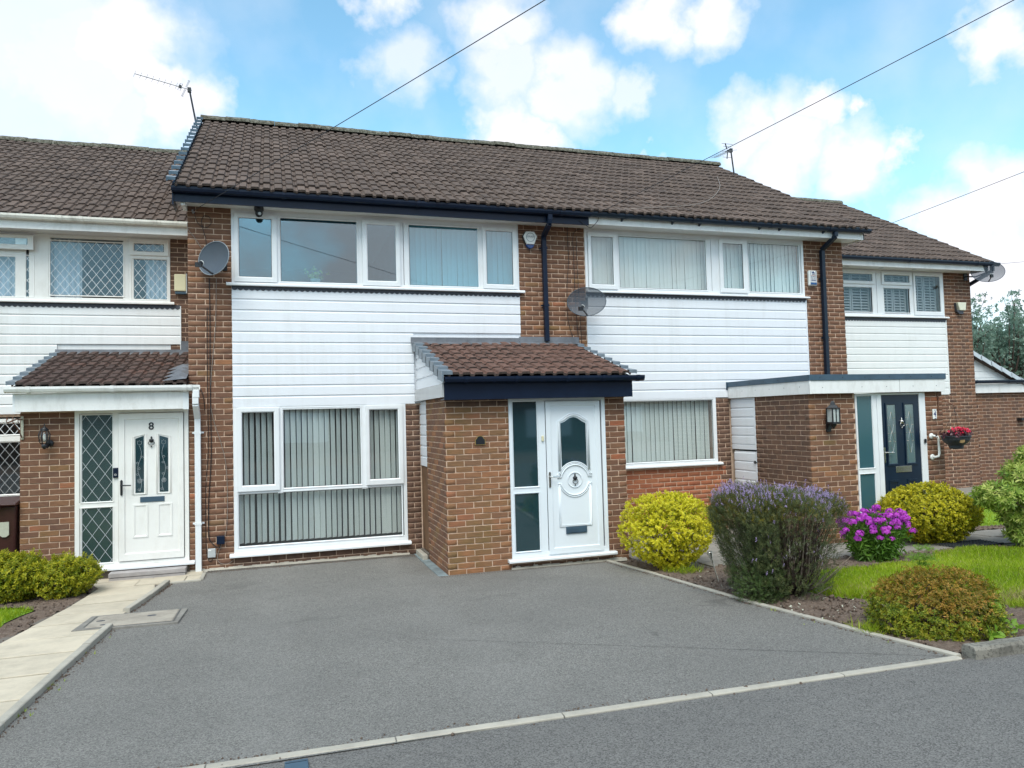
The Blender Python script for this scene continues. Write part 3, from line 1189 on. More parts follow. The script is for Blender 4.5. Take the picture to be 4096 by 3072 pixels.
def verge_caps(parent, x, ye, ze, yr, zr, n, mat, side=-1, w=.09, drop=.13, name='verge_cap', gap=1.1, lift=.070):
    """dry verge caps stepping up the slope at gable edge x; side -1 = left edge"""
    sl = math.hypot(yr - ye, zr - ze)
    ang = math.atan2(zr - ze, yr - ye)
    g = sl / n
    for i in range(n):
        m = MB()
        s0, s1 = i * g, i * g + g * gap
        def P(s_, h):
            return (ye + s_ * math.cos(ang) - h * math.sin(ang), ze + s_ * math.sin(ang) + h * math.cos(ang))
        h0, h1 = lift, lift - .04
        a0, a1 = P(s0, h0), P(s1, h1)
        b0, b1 = (P(s0, h0)[0], P(s0, h0)[1] - drop), (P(s1, h1)[0], P(s1, h1)[1] - drop)
        xo, xi = x + side * .012, x - side * w
        t = .008
        vs = [(xo, a0[0], a0[1]), (xi, a0[0], a0[1]), (xi, a1[0], a1[1]), (xo, a1[0], a1[1]),
              (xo, b0[0], b0[1]), (xo, b1[0], b1[1]),
              (xi, a0[0], a0[1] - .045), (xo - side * .02, a0[0] + .004, a0[1] - .045), (xo - side * .02, b0[0] + .004, b0[1])]
        fs = [(0, 1, 2, 3), (0, 3, 5, 4), (0, 1, 6, 7), (0, 7, 8, 4)]
        m.add(vs, fs)
        o = m.build(name, mat, parent)
        o.data.materials.append(M['gully'])
        o.data.polygons.foreach_set('material_index', [0, 0, 1, 1] if side < 0 and mat == 'verge_pale' else [0, 0, 0, 0])  # left caps: underside shade put into darker tail faces, highlights into pale tops


def downpipe(house, pts, mat, r=.034, square=True, clips=(), name='downpipe'):
    m = MB()
    for a, b in zip(pts[:-1], pts[1:]):
        a, b = Vector(a), Vector(b)
        t = (b - a).normalized()
        if square:
            sx = Vector((1, 0, 0))
            sy = t.cross(sx).normalized()
            vs = [p + sx * i * r + sy * j * r for p in (a, b) for i, j in ((-1, -1), (1, -1), (1, 1), (-1, 1))]
            m.add(vs, [(0, 1, 2, 3), (7, 6, 5, 4), (0, 4, 5, 1), (1, 5, 6, 2), (2, 6, 7, 3), (3, 7, 4, 0)])
        else:
            m.tube([a, b], r, 12)
    dp = m.build(name, mat, house, bevel=.004)
    for (x, y, z) in clips:
        c = MB()
        c.box(x - r - .006, x + r + .006, y - r - .006, y + r + .004, z - .018, z + .018)
        c.box(x - r - .035, x + r + .035, y + r - .002, y + r + .006, z - .012, z + .012)
        c.build('pipe_clip', mat, dp)
    return dp


def moulding(parent, pts, y, mat, r=.010, closed=False, name='moulding', steps=(0, .018), n=6):
    """raised moulding following 2D (x,z) points on a front face"""
    cxm = sum(p[0] for p in pts) / len(pts)
    czm = sum(p[1] for p in pts) / len(pts)
    m = MB()
    for q, st in enumerate(steps):
        path = []
        N = len(pts)
        for i, p in enumerate(pts):
            a = Vector(pts[i - 1]) if (i or closed) else Vector(p)
            b = Vector(pts[(i + 1) % N]) if (i < N - 1 or closed) else Vector(p)
            t = (b - a).normalized() if (b - a).length else Vector((1, 0))
            nrm = Vector((t.y, -t.x))
            path.append((p[0] + nrm.x * st, y, p[1] + nrm.y * st))
        m.tube(path, r * (1 if q == 0 else .7), n, closed)
    return m.build(name, mat, parent, smooth=True)


def arc(cx, cz, r, a0, a1, n=14):
    return [(cx + r * math.cos(R(a0 + (a1 - a0) * i / n)), cz + r * math.sin(R(a0 + (a1 - a0) * i / n))) for i in range(n + 1)]


def polyplate(parent, pts, y0, y1, mat, name, bevel=0):
    return MB().prism(pts, 'y', y0, y1).build(name, mat, parent, bevel=bevel)


def handle(parent, x, z0, z1, y, mat, dirx=1, lever=.125, zl=None):
    m = MB()
    m.prism([(x - .013, z0 + .012), (x, z0), (x + .013, z0 + .012), (x + .013, z1 - .012), (x, z1), (x - .013, z1 - .012)], 'y', y - .012, y)
    zl = zl or z0 + (z1 - z0) * .68
    m.tube([(x, y - .01, zl), (x, y - .05, zl), (x + dirx * .02, y - .055, zl), (x + dirx * lever, y - .052, zl - .004)], [.009, .009, .009, .0075], 8)
    m.lathe((x, y - .012, z0 + (z1 - z0) * .28), [(.008, 0), (.008, .008)], 10, (0, -1, 0))
    return m.build('door_handle', mat, parent, smooth=False)


def knocker(parent, x, z0, z1, y, mat, plate=False):
    h = z1 - z0
    m = MB()
    m.lathe((x, y - .012, z0 + h * .42), [(.004, 0), (.018, h * .05), (.028, h * .16), (.031, h * .26), (.02, h * .32), (.008, h * .37), (.012, h * .43), (.009, h * .5), (.003, h * .58)], 14)
    m.tube([(x + .036 * math.sin(t), y - .022, z0 + h * .42 - h * .30 * (1 - math.cos(t)) / 2 * 1.2 + .02) for t in [math.pi * 2 * k / 20 for k in range(20)]], .0045, 6, True)
    m.lathe((x, y - .014, z0), [(.003, 0), (.010, h * .05), (.007, h * .14)], 10)
    return m.build('knocker', mat, parent, smooth=True)


W_ = 'upvc_white'
# =================================================================== HOUSE A (centre)
def build_house_main():
    H = empty('terraced_house', (0, 0, 0), 'centre house with navy fascia, brown-tiled brick porch and white door with arched glass', 'house', 'terraced houses in the row')
    B = Bricks()
    wall = MB()
    for bx in [(0, .554, .006, .25, -.3, 5.0), (4.735, 5.29, .006, .25, 2.0, 5.0), (2.925, 3.6, .006, .25, -.3, 2.235), (.554, 2.925, .006, .25, -.3, .20),
               (.554, 4.735, .06, .25, 2.26, 3.92), (.02, .24, .25, 8.1, -.3, 5.0), (.02, 5.29, 8.1, 8.3, -.3, 5.0), (3.6, 5.29, .02, .25, -.3, 2.26), (5.29, 5.85, .006, .25, 2.0, 5.0)]:
        wall.box(*bx)
    wall.prism([(.27, 5.0), (4.05, 7.68), (8.1, 5.0)], 'x', .02, .24)
    wall = wall.build('wall', 'mortar', H)
    B.wall(wall, 'brick', 0, .554, .04, 4.99, 0, extra=lambda n, x: 'brick_warm' if (n * 7 + int(x * 40)) % 23 == 0 else None)
    B.wall(wall, 'brick', 4.738, 5.846, 2.9, 4.99, 0, extra=lambda n, x: 'brick_warm' if n < 56 and (n * 5 + int(x * 30)) % 7 == 0 else None)
    B.wall(wall, 'brick_dark', 2.926, 3.128, .04, 2.235, 0)
    B.wall(wall, 'brick_dark', .556, 2.924, .055, .198, 0)
    # porch walls
    yp = -1.70
    pw = MB()
    pw.box(3.136, 3.967, yp + .006, yp + .11, -.3, 2.26).box(5.32, 5.615, yp + .006, yp + .11, -.3, 2.26)
    pw.box(3.136, 3.24, yp + .11, -.49, -.3, 2.26).box(5.515, 5.615, yp + .11, -.01, -.3, 2.26)
    pw.box(3.967, 5.32, yp + .006, yp + .11, -.3, .142)
    pw = pw.build('porch_wall', 'mortar', H)
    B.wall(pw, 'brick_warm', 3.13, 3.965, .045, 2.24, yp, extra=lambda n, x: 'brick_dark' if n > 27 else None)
    B.wall(pw, 'brick_warm', yp + .012, -.49, .045, 2.27, 3.13, 'left', phase=.03, extra=lambda n, x: 'brick' if (n + int(x * 9)) % 3 else None)
    B.wall(pw, 'brick', 5.322, 5.618, .045, 2.24, yp, extra=lambda n, x: 'brick_orange' if (n in (18, 24) and x > 5.5) else None)
    B.wall(pw, 'brick_dark', 3.97, 5.32, .045, .135, yp)
    B.place()
    # cladding
    zbs = [2.2335 + .15 * i for i in range(11)]
    def cut(zb, a, b):
        return (a, 3.062 if zb < 3.15 else b)
    cl = cladding(H, .556, 4.733, zbs, -.002, 'cladding', cut, 3.90)
    # last strip right above the porch roof
    m = MB(); m.box(3.062, 4.733, -.016, .0, 3.208, 3.232); m.build('edge_trim', 'cladding', cl)
    scallop(H, .556, 4.736, 3.925, 3.868, 0)
    # upper window
    sz, gz, fz = (3.963, 4.925), (4.035, 4.857), (3.988, 4.888)
    up = window(H, dict(frame=(.556, 4.733, 3.93, 4.957), fw=.05,
                        bars=[(1.14, 1.197, 3.96, 4.93), (2.262, 2.35, 3.96, 4.93), (2.87, 2.938, 3.96, 4.93), (2.946, 3.022, 3.96, 4.93), (4.08, 4.17, 3.96, 4.93)],
                        cells=[('sash', (.593, 1.157) + sz, (.656, 1.085) + gz), ('fix', None, (1.207, 2.269) + fz), ('fix', None, (3.029, 4.087) + fz),
                               ('sash', (4.152, 4.70) + sz, (4.212, 4.632) + gz)],
                        sill=(.488, 4.805, 3.905, .04)), 0, 'upvc_white', 'glass_dark')
    # third casement stands slightly open at its foot
    m = MB(); m.ring((2.339, 2.884, 3.955, 4.925), (2.412, 2.823, 4.03, 4.855), -.052, -.02, .014, .012)
    s_ = m.build('sash', W_, up, bevel=.003)
    MB().box(2.408, 2.827, -.032, -.028, 4.026, 4.859).build('pane', 'glass_dark', up)
    MB().box(.556, 4.733, -.006, .05, 4.957, 4.992).build('head_trim', 'soffit', up)
    s2, g2 = (1.078, 2.218), (1.16, 2.153)
    lo = window(H, dict(frame=(.556, 2.923, .243, 2.233), fw=.05,
                        bars=[(1.13, 1.20, 1.03, 2.2), (2.281, 2.36, 1.03, 2.2), (.6, 2.88, 1.05, 1.085), (.6, 2.88, .27, .325)],
                        cells=[('sash', (.603, 1.157) + s2, (.673, 1.086) + g2), ('fix', None, (1.214, 2.267, 1.10, 2.195)), ('sash', (2.341, 2.873) + s2, (2.398, 2.805) + g2),
                               ('fix', None, (.622, 2.840, .338, 1.037))],
                        sill=(.498, 2.964, .20, .043)), 0, 'upvc_white', 'glass')
    blinds(H, .64, 2.86, .36, 2.19, .095, .078, 47, ang2=40, wob=5)
    blinds(H, 3.03, 4.66, 4.0, 4.88, .12, .08, 14, wob=3)
    room(H, .26, 5.28, .06, 4.2, .1, 2.5)
    room(H, .26, 5.28, .06, 4.2, 2.56, 4.97)
    MB().box(.57, 4.72, .06, .26, 3.94, 3.972).build('inner_sill', 'upvc_white', H)
    MB().box(2.90, 2.98, .06, 4.2, 2.56, 4.97).build('partition', 'interior', H)
    # roof
    rf = deck(H, -.14, 5.5, -.40, 5.13, 4.05, 7.70)
    rb = deck(rf, 5.5, 5.56, -.40, 5.13, 4.05, 7.70, 'roof_join')
    return H, rf


def eaves_main(H, rf, HB, rfB):
    # House A: navy fascia and gutter up to the party line, house B: white fascia with black gutter
    tiled_slope([(rf, -9, 5.6), (rfB, 5.6, 99)], 'roof_tile', -.10, 11.06, -.46, 5.105, 4.05, 7.72)
    ridge(rf, -.16, 5.6, 4.05, 7.80)
    ridge(rfB, 5.6, 11.12, 4.05, 7.80)
    verge_caps(rf, -.19, -.46, 5.13, 4.02, 7.75, 16, 'verge_pale', -1, .10, .06, gap=.62, lift=.105)
    MB().prism([(-.40, 5.12), (4.05, 7.69), (4.05, 7.64), (-.40, 5.07)], 'x', 11.04, 11.075).build('verge_board', 'fascia_white', rfB)
    MB().box(-.15, 5.79, -.34, -.315, 4.945, 5.10).build('fascia', 'black_plastic', H)
    gutter(H, -.15, 5.79, -.40, 5.125, 'black_plastic', joints=(1.25, 3.1, 5.3))
    so = MB()
    for i in range(3):
        so.box(-.13, 5.79, -.313 + i * .106, -.212 + i * .106, 4.985, 4.993)
    so.box(-.13, 5.79, -.313, .005, 4.994, 5.0)
    so.build('soffit', 'soffit', H)
    m = MB()
    m.prism([(-.36, 4.90), (-.36, 5.17), (4.05, 7.74), (4.05, 7.56), (.22, 5.18), (.03, 4.905)], 'x', -.15, -.132)
    m.build('bargeboard', 'black_plastic', H)
    MB().box(-.05, 0.0, -.30, .02, 4.915, 4.983).build('boxed_end', 'soffit', H)
    m = MB(); m.box(5.79, 11.09, -.34, -.318, 4.965, 5.085); f = m.build('fascia', 'fascia_white', HB)
    MB().box(8.19, 8.25, -.346, -.341, 4.963, 5.087).build('fascia_joint', 'fascia_white', f)
    gutter(HB, 5.79, 11.16, -.40, 5.135, 'dark_gutter', joints=(6.4, 7.6, 9.1, 10.3))
    m = MB()
    for x in (6.35, 7.25, 7.75, 8.9, 9.3, 10.2):
        m.prism([(-.34, 5.03), (-.40, 5.055), (-.40, 5.07), (-.34, 5.075)], 'x', x - .012, x + .012)
    m.build('gutter_bracket', 'dark_gutter', HB)
    so = MB()
    for i in range(3):
        so.box(5.79, 11.07, -.317 + i * .107, -.215 + i * .107, 4.985, 4.993)
    so.box(5.79, 11.07, -.317, .005, 4.994, 5.0)
    so.build('soffit', 'soffit', HB)
    MB().box(11.072, 11.092, -.34, .3, 4.965, 5.15).build('boxed_end', 'fascia_white', HB)


def porch_main(H):
    yp = -1.70
    # tiled lean-to
    ye, ze, yr, zr = -1.99, 2.505, -.03, 3.10
    rf = deck(H, 3.09, 5.60, ye + .05, ze, yr, zr, 'porch_roof', back=False, th=.04)
    ang = tiled_slope([(rf, 0, 99)], 'porch_tile', 3.12, 5.58, ye, ze - .005, yr, zr - .01, gauge=.29)
    verge_caps(rf, 3.05, ye, ze + .005, yr, zr, 8, 'verge_grey', -1, .12, .13)
    verge_caps(rf, 5.655, ye, ze + .005, yr, zr, 8, 'verge_grey', 1, .10, .05)
    # apron flashing along the wall
    fl = MB()
    for a, b in ((3.02, 3.9), (3.9, 4.70), (4.70, 5.70)):
        fl.prism([(-.020, 3.21 if b < 4.9 else 3.23), (-.026, 3.21 if b < 4.9 else 3.23), (-.032, 3.145), (-.15, 3.105), (-.15, 3.097), (-.02, 3.12)], 'x', a, b - .004)
    fl.build('flashing', 'lead', H)
    # fascia and gutter
    MB().box(3.085, 5.655, -1.885, -1.865, 2.226, 2.475).build('porch_fascia', 'black_plastic', H, bevel=.002)
    gutter(H, 3.075, 5.79, -1.945, 2.508, 'black_plastic', r=.05, name='porch_gutter', joints=(3.35, 4.0, 4.7, 5.2, 5.7))
    MB().box(3.085, 5.655, -1.863, -1.69, 2.228, 2.242).build('porch_soffit', 'black_plastic', H)
    # grey board returning to the house wall and boarded cheek above
    MB().box(3.062, 3.084, -1.887, -.005, 2.262, 2.43).build('cheek_trim', 'grey_trim', H)
    ch = MB().prism([(-1.80, 2.432), (-.01, 2.432), (-.01, 3.09), (-1.80, 2.545)], 'x', 3.10, 3.12).build('porch_cheek', 'cladding', H)
    for i in range(4):
        z0 = 2.434 + i * .15
        z1 = z0 + .15
        f = lambda z: min(-.012, -1.80 + max(0, (z - 2.545)) * (1.79 / .545))
        m = MB()
        if f(z0) >= -.03:
            continue
        y00, y01 = f(z0), f(min(z1, 3.085))
        m.add([(3.098, y00, z0), (3.098, -.012, z0), (3.098, -.012, min(z0 + .116, 3.07)), (3.098, f(min(z0 + .116, 3.07)), min(z0 + .116, 3.07)),
               (3.088, y00, z0), (3.088, -.012, z0), (3.088, -.012, min(z0 + .116, 3.07)), (3.088, f(min(z0 + .116, 3.07)), min(z0 + .116, 3.07))],
              [(4, 5, 6, 7), (0, 4, 7, 3), (1, 5, 4, 0), (2, 6, 5, 1), (3, 7, 6, 2)])
        m.build('cladding_board', 'cladding', ch)
    # side store door: white boards above, brown timber below
    sd_ = MB().box(3.15, 3.17, -.488, -.006, 1.33, 2.25).build('side_panel', 'cladding', H)
    for i in range(6):
        z0 = 1.33 + i * .15
        m = MB()
        m.prism([(3.15, z0), (3.132, z0), (3.132, z0 + .116), (3.146, z0 + .132), (3.146, min(z0 + .15, 2.25)), (3.15, min(z0 + .15, 2.25))], 'y', -.486, -.008)
        m.build('cladding_board', 'cladding', sd_)
    gt = MB().box(3.16, 3.18, -.488, -.006, .13, 1.325).build('side_gate', 'timber', H)
    for i in range(5):
        MB().box(3.145, 3.158, -.486 + i * .096, -.396 + i * .096, .13, 1.32).build('plank', 'timber', gt)
    MB().box(3.10, 3.14, -.50, .0, -.02, .125).build('side_step', 'plinth', H)
    # door frame
    F = (3.967, 5.322, .182, 2.243)
    m = MB(); m.ring(F, (4.01, 5.265, .25, 2.19), yp - .012, yp + .07, .006, .006)
    m.box(4.352, 4.463, yp - .0105, yp + .06, .24, 2.2).box(4.0, 4.37, yp - .0095, yp + .06, 1.0, 1.09)
    fr = m.build('front_door', 'upvc_door', H, bevel=.003)
    for z0, z1 in ((1.092, 2.192), (.268, 1.0)):
        m = MB(); m.ring((4.008, 4.362, z0 - .014, z1 + .012), (4.022, 4.348, z0, z1), yp - .018, yp + .02, .010, .012)
        m.build('glazing_bead', 'upvc_door', fr)
        MB().box(4.018, 4.352, yp + .002, yp + .006, z0 - .004, z1 + .004).build('pane', 'glass_door', fr)
    m = MB(); m.ring((4.468, 5.238, .205, 2.188), (4.537, 5.168, .283, 2.122), yp - .030, yp - .0125, .006, .010)
    m.build('door_leaf', 'upvc_door', fr, bevel=.002)
    MB().box(4.530, 5.175, yp - .016, yp - .004, .276, 2.13).build('door_panel', 'upvc_door', fr)
    y = yp - .0165
    # arched light
    cx = 4.855
    top = [(4.672, 1.268)] + [(4.672, 1.895)] + [(4.735, 1.918), (4.78, 1.948), (4.815, 1.967), (4.855, 1.974), (4.895, 1.967), (4.93, 1.948), (4.975, 1.918), (5.030, 1.890), (5.030, 1.275)]
    bot = arc(cx, 1.147, .215, 35, 145, 12)
    outline = top[1:-1] + bot
    polyplate(fr, outline, yp - .020, yp - .0165, 'glass_door', 'arched_glass')
    mo = [(4.655, 1.27)] + [(4.652, 1.915), (4.715, 1.94), (4.765, 1.972), (4.81, 1.994), (4.855, 2.0), (4.90, 1.994), (4.945, 1.972), (4.995, 1.94), (5.05, 1.912), (5.05, 1.27)]
    moulding(fr, mo, y - .004, 'upvc_door', .012, steps=(0, -.022))
    ar = [(4.605, 1.185), (4.665, 1.19)] + arc(cx, 1.147, .198, 163, 17, 16) + [(5.045, 1.19), (5.098, 1.185)]
    moulding(fr, ar, y - .004, 'upvc_door', .011, steps=(0, -.022, -.040))
    lo = [(4.612, 1.105), (4.665, 1.105)] + arc(cx, 1.147, .198, 192, 348, 16) + [(5.045, 1.10), (5.095, 1.10)]
    moulding(fr, lo, y - .004, 'upvc_door', .011, steps=(0, .022))
    moulding(fr, [(4.628, 1.09), (4.628, .548), (5.078, .548), (5.078, 1.085)], y - .003, 'upvc_door', .010, steps=(0, -.02))
    m = MB()
    K = 44
    for k in range(K):
        a = 2 * math.pi * k / K
        m.lathe((cx + .098 * math.cos(a), y - .004, 1.147 + .098 * math.sin(a)), [(.003, -.010), (.0075, -.004), (.0075, .004), (.003, .010)], 6, (math.cos(a + .9), 0, math.sin(a + .9)))
    m.build('rope_ring', 'upvc_door', fr, smooth=True)
    knocker(fr, cx, 1.068, 1.235, yp - .016, 'black_metal')
    handle(fr, 4.497, 1.065, 1.272, yp - .032, 'chrome')
    m = MB(); m.box(4.708, 5.003, yp - .034, yp - .0165, .450, .538); lb = m.build('letterbox', 'gully', fr, bevel=.004)
    MB().box(4.73, 4.98, yp - .040, yp - .035, .463, .522).build('flap', 'gully', lb, bevel=.002)
    m = MB(); m.prism([(yp + .0, .142), (yp - .085, .142), (yp - .085, .166), (yp - .07, .180), (yp + .0, .181)], 'x', 3.905, 5.41)
    m.build('door_sill', 'upvc_white', fr, bevel=.002)
    # porch inside
    m = MB()
    m.add([(3.26, -1.58, .1), (5.5, -1.58, .1), (5.5, -.05, .1), (3.26, -.05, .1), (3.26, -1.58, 2.24), (5.5, -1.58, 2.24), (5.5, -.05, 2.24), (3.26, -.05, 2.24)],
          [(0, 3, 2, 1), (4, 5, 6, 7), (1, 2, 6, 5), (2, 3, 7, 6), (3, 0, 4, 7)])
    m.build('porch_interior', 'interior', H)
    # bell push on the frame
    return fr


# =================================================================== HOUSE B (right half)
def build_house_b():
    H = empty('terraced_house', (5.85, 0, 0), 'house with white fascia, flat-roofed brick porch and dark navy door numbered 4', 'house', 'terraced houses in the row')
    B = Bricks()
    w = MB()
    for bx in [(10.052, 10.90, .006, .25, -.3, 5.0), (8.15, 8.415, .006, .25, -.3, 2.26), (5.6, 8.15, .006, .25, -.3, 1.12), (5.85, 10.052, .06, .25, 2.27, 3.94),
               (5.85, 10.90, 8.1, 8.3, -.3, 5.0), (10.68, 10.90, .25, 8.1, -.3, 5.0), (8.415, 10.052, .02, .25, -.3, 2.27), (5.45, 5.85, .006, .25, -.3, 2.26)]:
        w.box(*bx)
    w.prism([(.27, 5.0), (4.05, 7.68), (8.1, 5.0)], 'x', 10.68, 10.90)
    w = w.build('wall', 'mortar', H)
    B.wall(w, 'brick', 10.065, 10.905, 2.42, 4.99, 0)
    B.wall(w, 'brick_dark', 8.155, 8.412, 1.0, 2.255, 0)
    # orange infill below the window, toothed into the darker quoin
    k0 = math.floor((.04 - Z0) / CO)
    for n in range(k0, 15):
        edge = 8.19 if n % 2 else 8.30
        if n < 13:
            B.wall(w, 'brick_orange', 5.62, edge, max(.045, Z0 + n * CO + .001), Z0 + (n + 1) * CO - .001 if n < 14 else 1.10, 0, phase=.05)
            B.wall(w, 'brick_dark', edge, 8.412, max(.045, Z0 + n * CO + .001), Z0 + (n + 1) * CO - .001, 0)
        else:
            B.wall(w, 'brick_orange' if n == 13 else 'brick_orange', 5.62, 8.16 if n == 14 else 8.30, Z0 + n * CO + .001, min(1.11, Z0 + (n + 1) * CO - .001), 0, phase=.05)
            if n == 13:
                B.wall(w, 'brick_dark', 8.30, 8.412, Z0 + n * CO + .001, Z0 + (n + 1) * CO - .001, 0)
    yq = -1.95
    pw = MB()
    pw.box(8.436, 9.24, yq + .006, yq + .11, -.3, 2.24).box(10.555, 10.895, yq + .006, yq + .11, -.3, 2.24)
    pw.box(8.436, 8.54, yq + .11, -.68, -.3, 2.24).box(10.79, 10.895, yq + .11, -.01, -.3, 2.24).box(9.24, 10.555, yq + .006, yq + .11, -.3, .15)
    pw = pw.build('porch_wall', 'mortar', H)
    B.wall(pw, 'brick', 8.43, 9.238, .045, 2.235, yq, extra=lambda n, x: 'brick_warm' if (n * 3 + int(x * 10)) % 9 == 0 or n < 17 and (n + int(x * 4)) % 3 == 0 else None)
    B.wall(pw, 'brick', yq + .012, -.68, .045, 2.22, 8.43, 'left', phase=.06, extra=lambda n, x: 'brick_dark' if (n + int(x * 9)) % 2 else None)
    B.wall(pw, 'brick', 10.557, 10.90, .045, 2.235, yq, extra=lambda n, x: 'brick_orange' if n == 27 and x < 10.8 else None)
    B.place()
    zbs = [2.2835 - .0 + .15 * i for i in range(11)]
    zbs = [2.2755 + .15 * (i) for i in range(11)]
    zbs = [3.734 + .15 * i for i in range(-10, 2)]
    cl = cladding(H, 5.85, 10.05, [z for z in zbs if z > 2.2], -.002, 'cladding', None, 3.92)
    MB().box(10.045, 10.066, -.022, .0, 2.24, 3.92).build('edge_trim', 'cladding', cl)
    scallop(H, 5.85, 10.05, 3.955, 3.905, 0)
    sz, gz, fz = (4.01, 4.925), (4.085, 4.852), (4.045, 4.888)
    window(H, dict(frame=(5.852, 10.048, 3.965, 4.955), fw=.045,
                   bars=[(6.39, 6.448, 3.99, 4.93), (8.077, 8.163, 3.99, 4.93), (8.172, 8.262, 3.99, 4.93), (8.262, 8.33, 3.99, 4.93), (8.85, 8.905, 3.99, 4.93), (5.88, 10.02, 3.99, 4.033)],
                   cells=[('sash', (5.898, 6.401) + sz, (5.959, 6.336) + gz), ('fix', None, (6.458, 8.07) + fz), ('sash', (8.316, 8.865) + sz, (8.394, 8.783) + gz),
                          ('fix', None, (8.915, 9.955) + fz)],
                   sill=(5.85, 10.11, 3.945, .03)), 0, 'upvc_white', 'glass')
    MB().box(5.852, 10.048, -.006, .05, 4.955, 4.992).build('head_trim', 'soffit', H)
    window(H, dict(frame=(5.86, 8.15, 1.148, 2.255), fw=.045, bars=[],
                   cells=[('fix', None, (5.925, 8.088, 1.212, 2.19))], sill=(5.84, 8.215, 1.118, .034)), 0, 'upvc_white', 'glass')
    blinds(H, 5.93, 8.10, 4.02, 4.93, .12, .08, 10, wob=2.5)
    blinds(H, 8.36, 10.0, 4.02, 4.93, .12, .08, 14, wob=3)
    blinds(H, 5.92, 8.12, 1.19, 2.21, .13, .085, 12, wob=3)
    room(H, 5.30, 10.66, .06, 4.2, .1, 2.5)
    room(H, 5.30, 10.66, .06, 4.2, 2.56, 4.97)
    rf = deck(H, 5.57, 11.05, -.40, 5.13, 4.05, 7.70)
    # flat-roofed porch
    MB().box(8.39, 10.872, -2.045, -.03, 2.44, 2.470).build('porch_roof', 'lead_dark', H)
    fs = MB()
    fs.box(8.385, 10.872, -2.045, -2.02, 2.212, 2.405).box(8.385, 8.41, -2.018, -.03, 2.212, 2.405)
    fa = fs.build('porch_fascia', 'fascia_white', H, bevel=.002)
    m = MB()
    m.box(8.372, 10.885, -2.058, -2.032, 2.400, 2.486).box(8.372, 8.398, -2.030, -.028, 2.400, 2.486)
    m.box(8.355, 8.378, -.03, -.016, 2.36, 2.487)
    m.build('edge_trim', 'gully', fa, bevel=.003)
    MB().box(8.372, 8.40, -2.052, -2.040, 2.21, 2.40).build('corner_trim', 'fascia_white', fa)
    MB().box(9.99, 9.996, -2.0485, -2.046, 2.213, 2.399).build('fascia_joint', 'grey_trim', fa)
    m = MB()
    for x in (8.55, 8.95, 9.35, 9.8, 10.2, 10.6):
        m.lathe((x, -2.058, 2.442), [(.008, 0), (.005, .004)], 8, (0, -1, 0))
    for y in (-.3, -.65, -1.0, -1.35, -1.7):
        m.lathe((8.372, y, 2.442), [(.008, 0), (.005, .004)], 8, (-1, 0, 0))
        m.lathe((8.385, y - .12, 2.32), [(.006, 0), (.004, .004)], 8, (-1, 0, 0))
    for x in (8.60, 9.3, 9.75, 10.25, 10.7):
        m.lathe((x, -2.045, 2.30), [(.006, 0), (.004, .004)], 8, (0, -1, 0))
    m.build('fixing_screw', 'black_metal', fa)
    MB().box(8.42, 10.89, -2.02, -1.94, 2.212, 2.222).build('porch_soffit', 'soffit', H)
    m = MB(); m.box(10.06, 10.90, -.035, -.012, 2.475, 2.60); m.box(10.06, 10.90, -.16, -.036, 2.473, 2.485)
    m.build('flashing', 'lead_dark', H)
    # store doors on the porch side
    for (z0, z1, y0, nm) in ((1.365, 2.205, -.006, 'store_door'), (.16, 1.335, -.06, 'store_door')):
        pn = MB().box(8.452, 8.47, -.678, y0, z0, z1).build(nm, 'cladding', H)
        k = int((z1 - z0) / .15) + 1
        for i in range(k):
            a = z1 - (i + 1) * .15
            b = a + .15
            a = max(a, z0)
            m = MB()
            if b - a < .03:
                continue
            m.prism([(8.452, a), (8.434, a), (8.434, a + (b - a) * .77), (8.447, a + (b - a) * .88), (8.447, b), (8.452, b)], 'y', -.64, y0 - .004)
            m.build('cladding_board', 'cladding', pn)
        MB().box(8.428, 8.45, -.676, -.642, z0, z1).build('door_stile', 'cladding', pn)
    m = MB(); m.box(8.418, 8.43, -.68, -.60, 1.16, 1.172); m.box(8.414, 8.43, -.655, -.62, 1.145, 1.19)
    m.build('bolt', 'black_metal', pn)
    # door and sidelight
    F = (9.242, 10.553, .15, 2.203)
    m = MB(); m.ring(F, (9.262, 10.43, .21, 2.175), yq - .012, yq + .07, .004, .006)
    m.box(9.545, 9.63, yq - .0105, yq + .06, .2, 2.18).box(9.634, 9.715, yq - .016, yq + .06, .2, 2.18).box(9.25, 9.55, yq - .0095, yq + .06, 1.02, 1.10)
    m.box(10.43, 10.48, yq - .017, yq + .05, .16, 2.2)
    fr = m.build('front_door', 'upvc_white', H, bevel=.003)
    for z0, z1 in ((1.105, 2.165), (.27, 1.015)):
        m = MB(); m.ring((9.258, 9.553, z0 - .012, z1 + .010), (9.268, 9.541, z0, z1), yq - .018, yq + .02, .006, .012)
        m.build('glazing_bead', 'upvc_white', fr)
        MB().box(9.264, 9.545, yq + .002, yq + .006, z0 - .004, z1 + .004).build('pane', 'glass_frosted_teal', fr)
    MB().box(9.719, 10.427, yq - .006, yq + .04, .18, 2.172).build('door_leaf', 'navy_door', fr, bevel=.003)
    y = yq - .0065
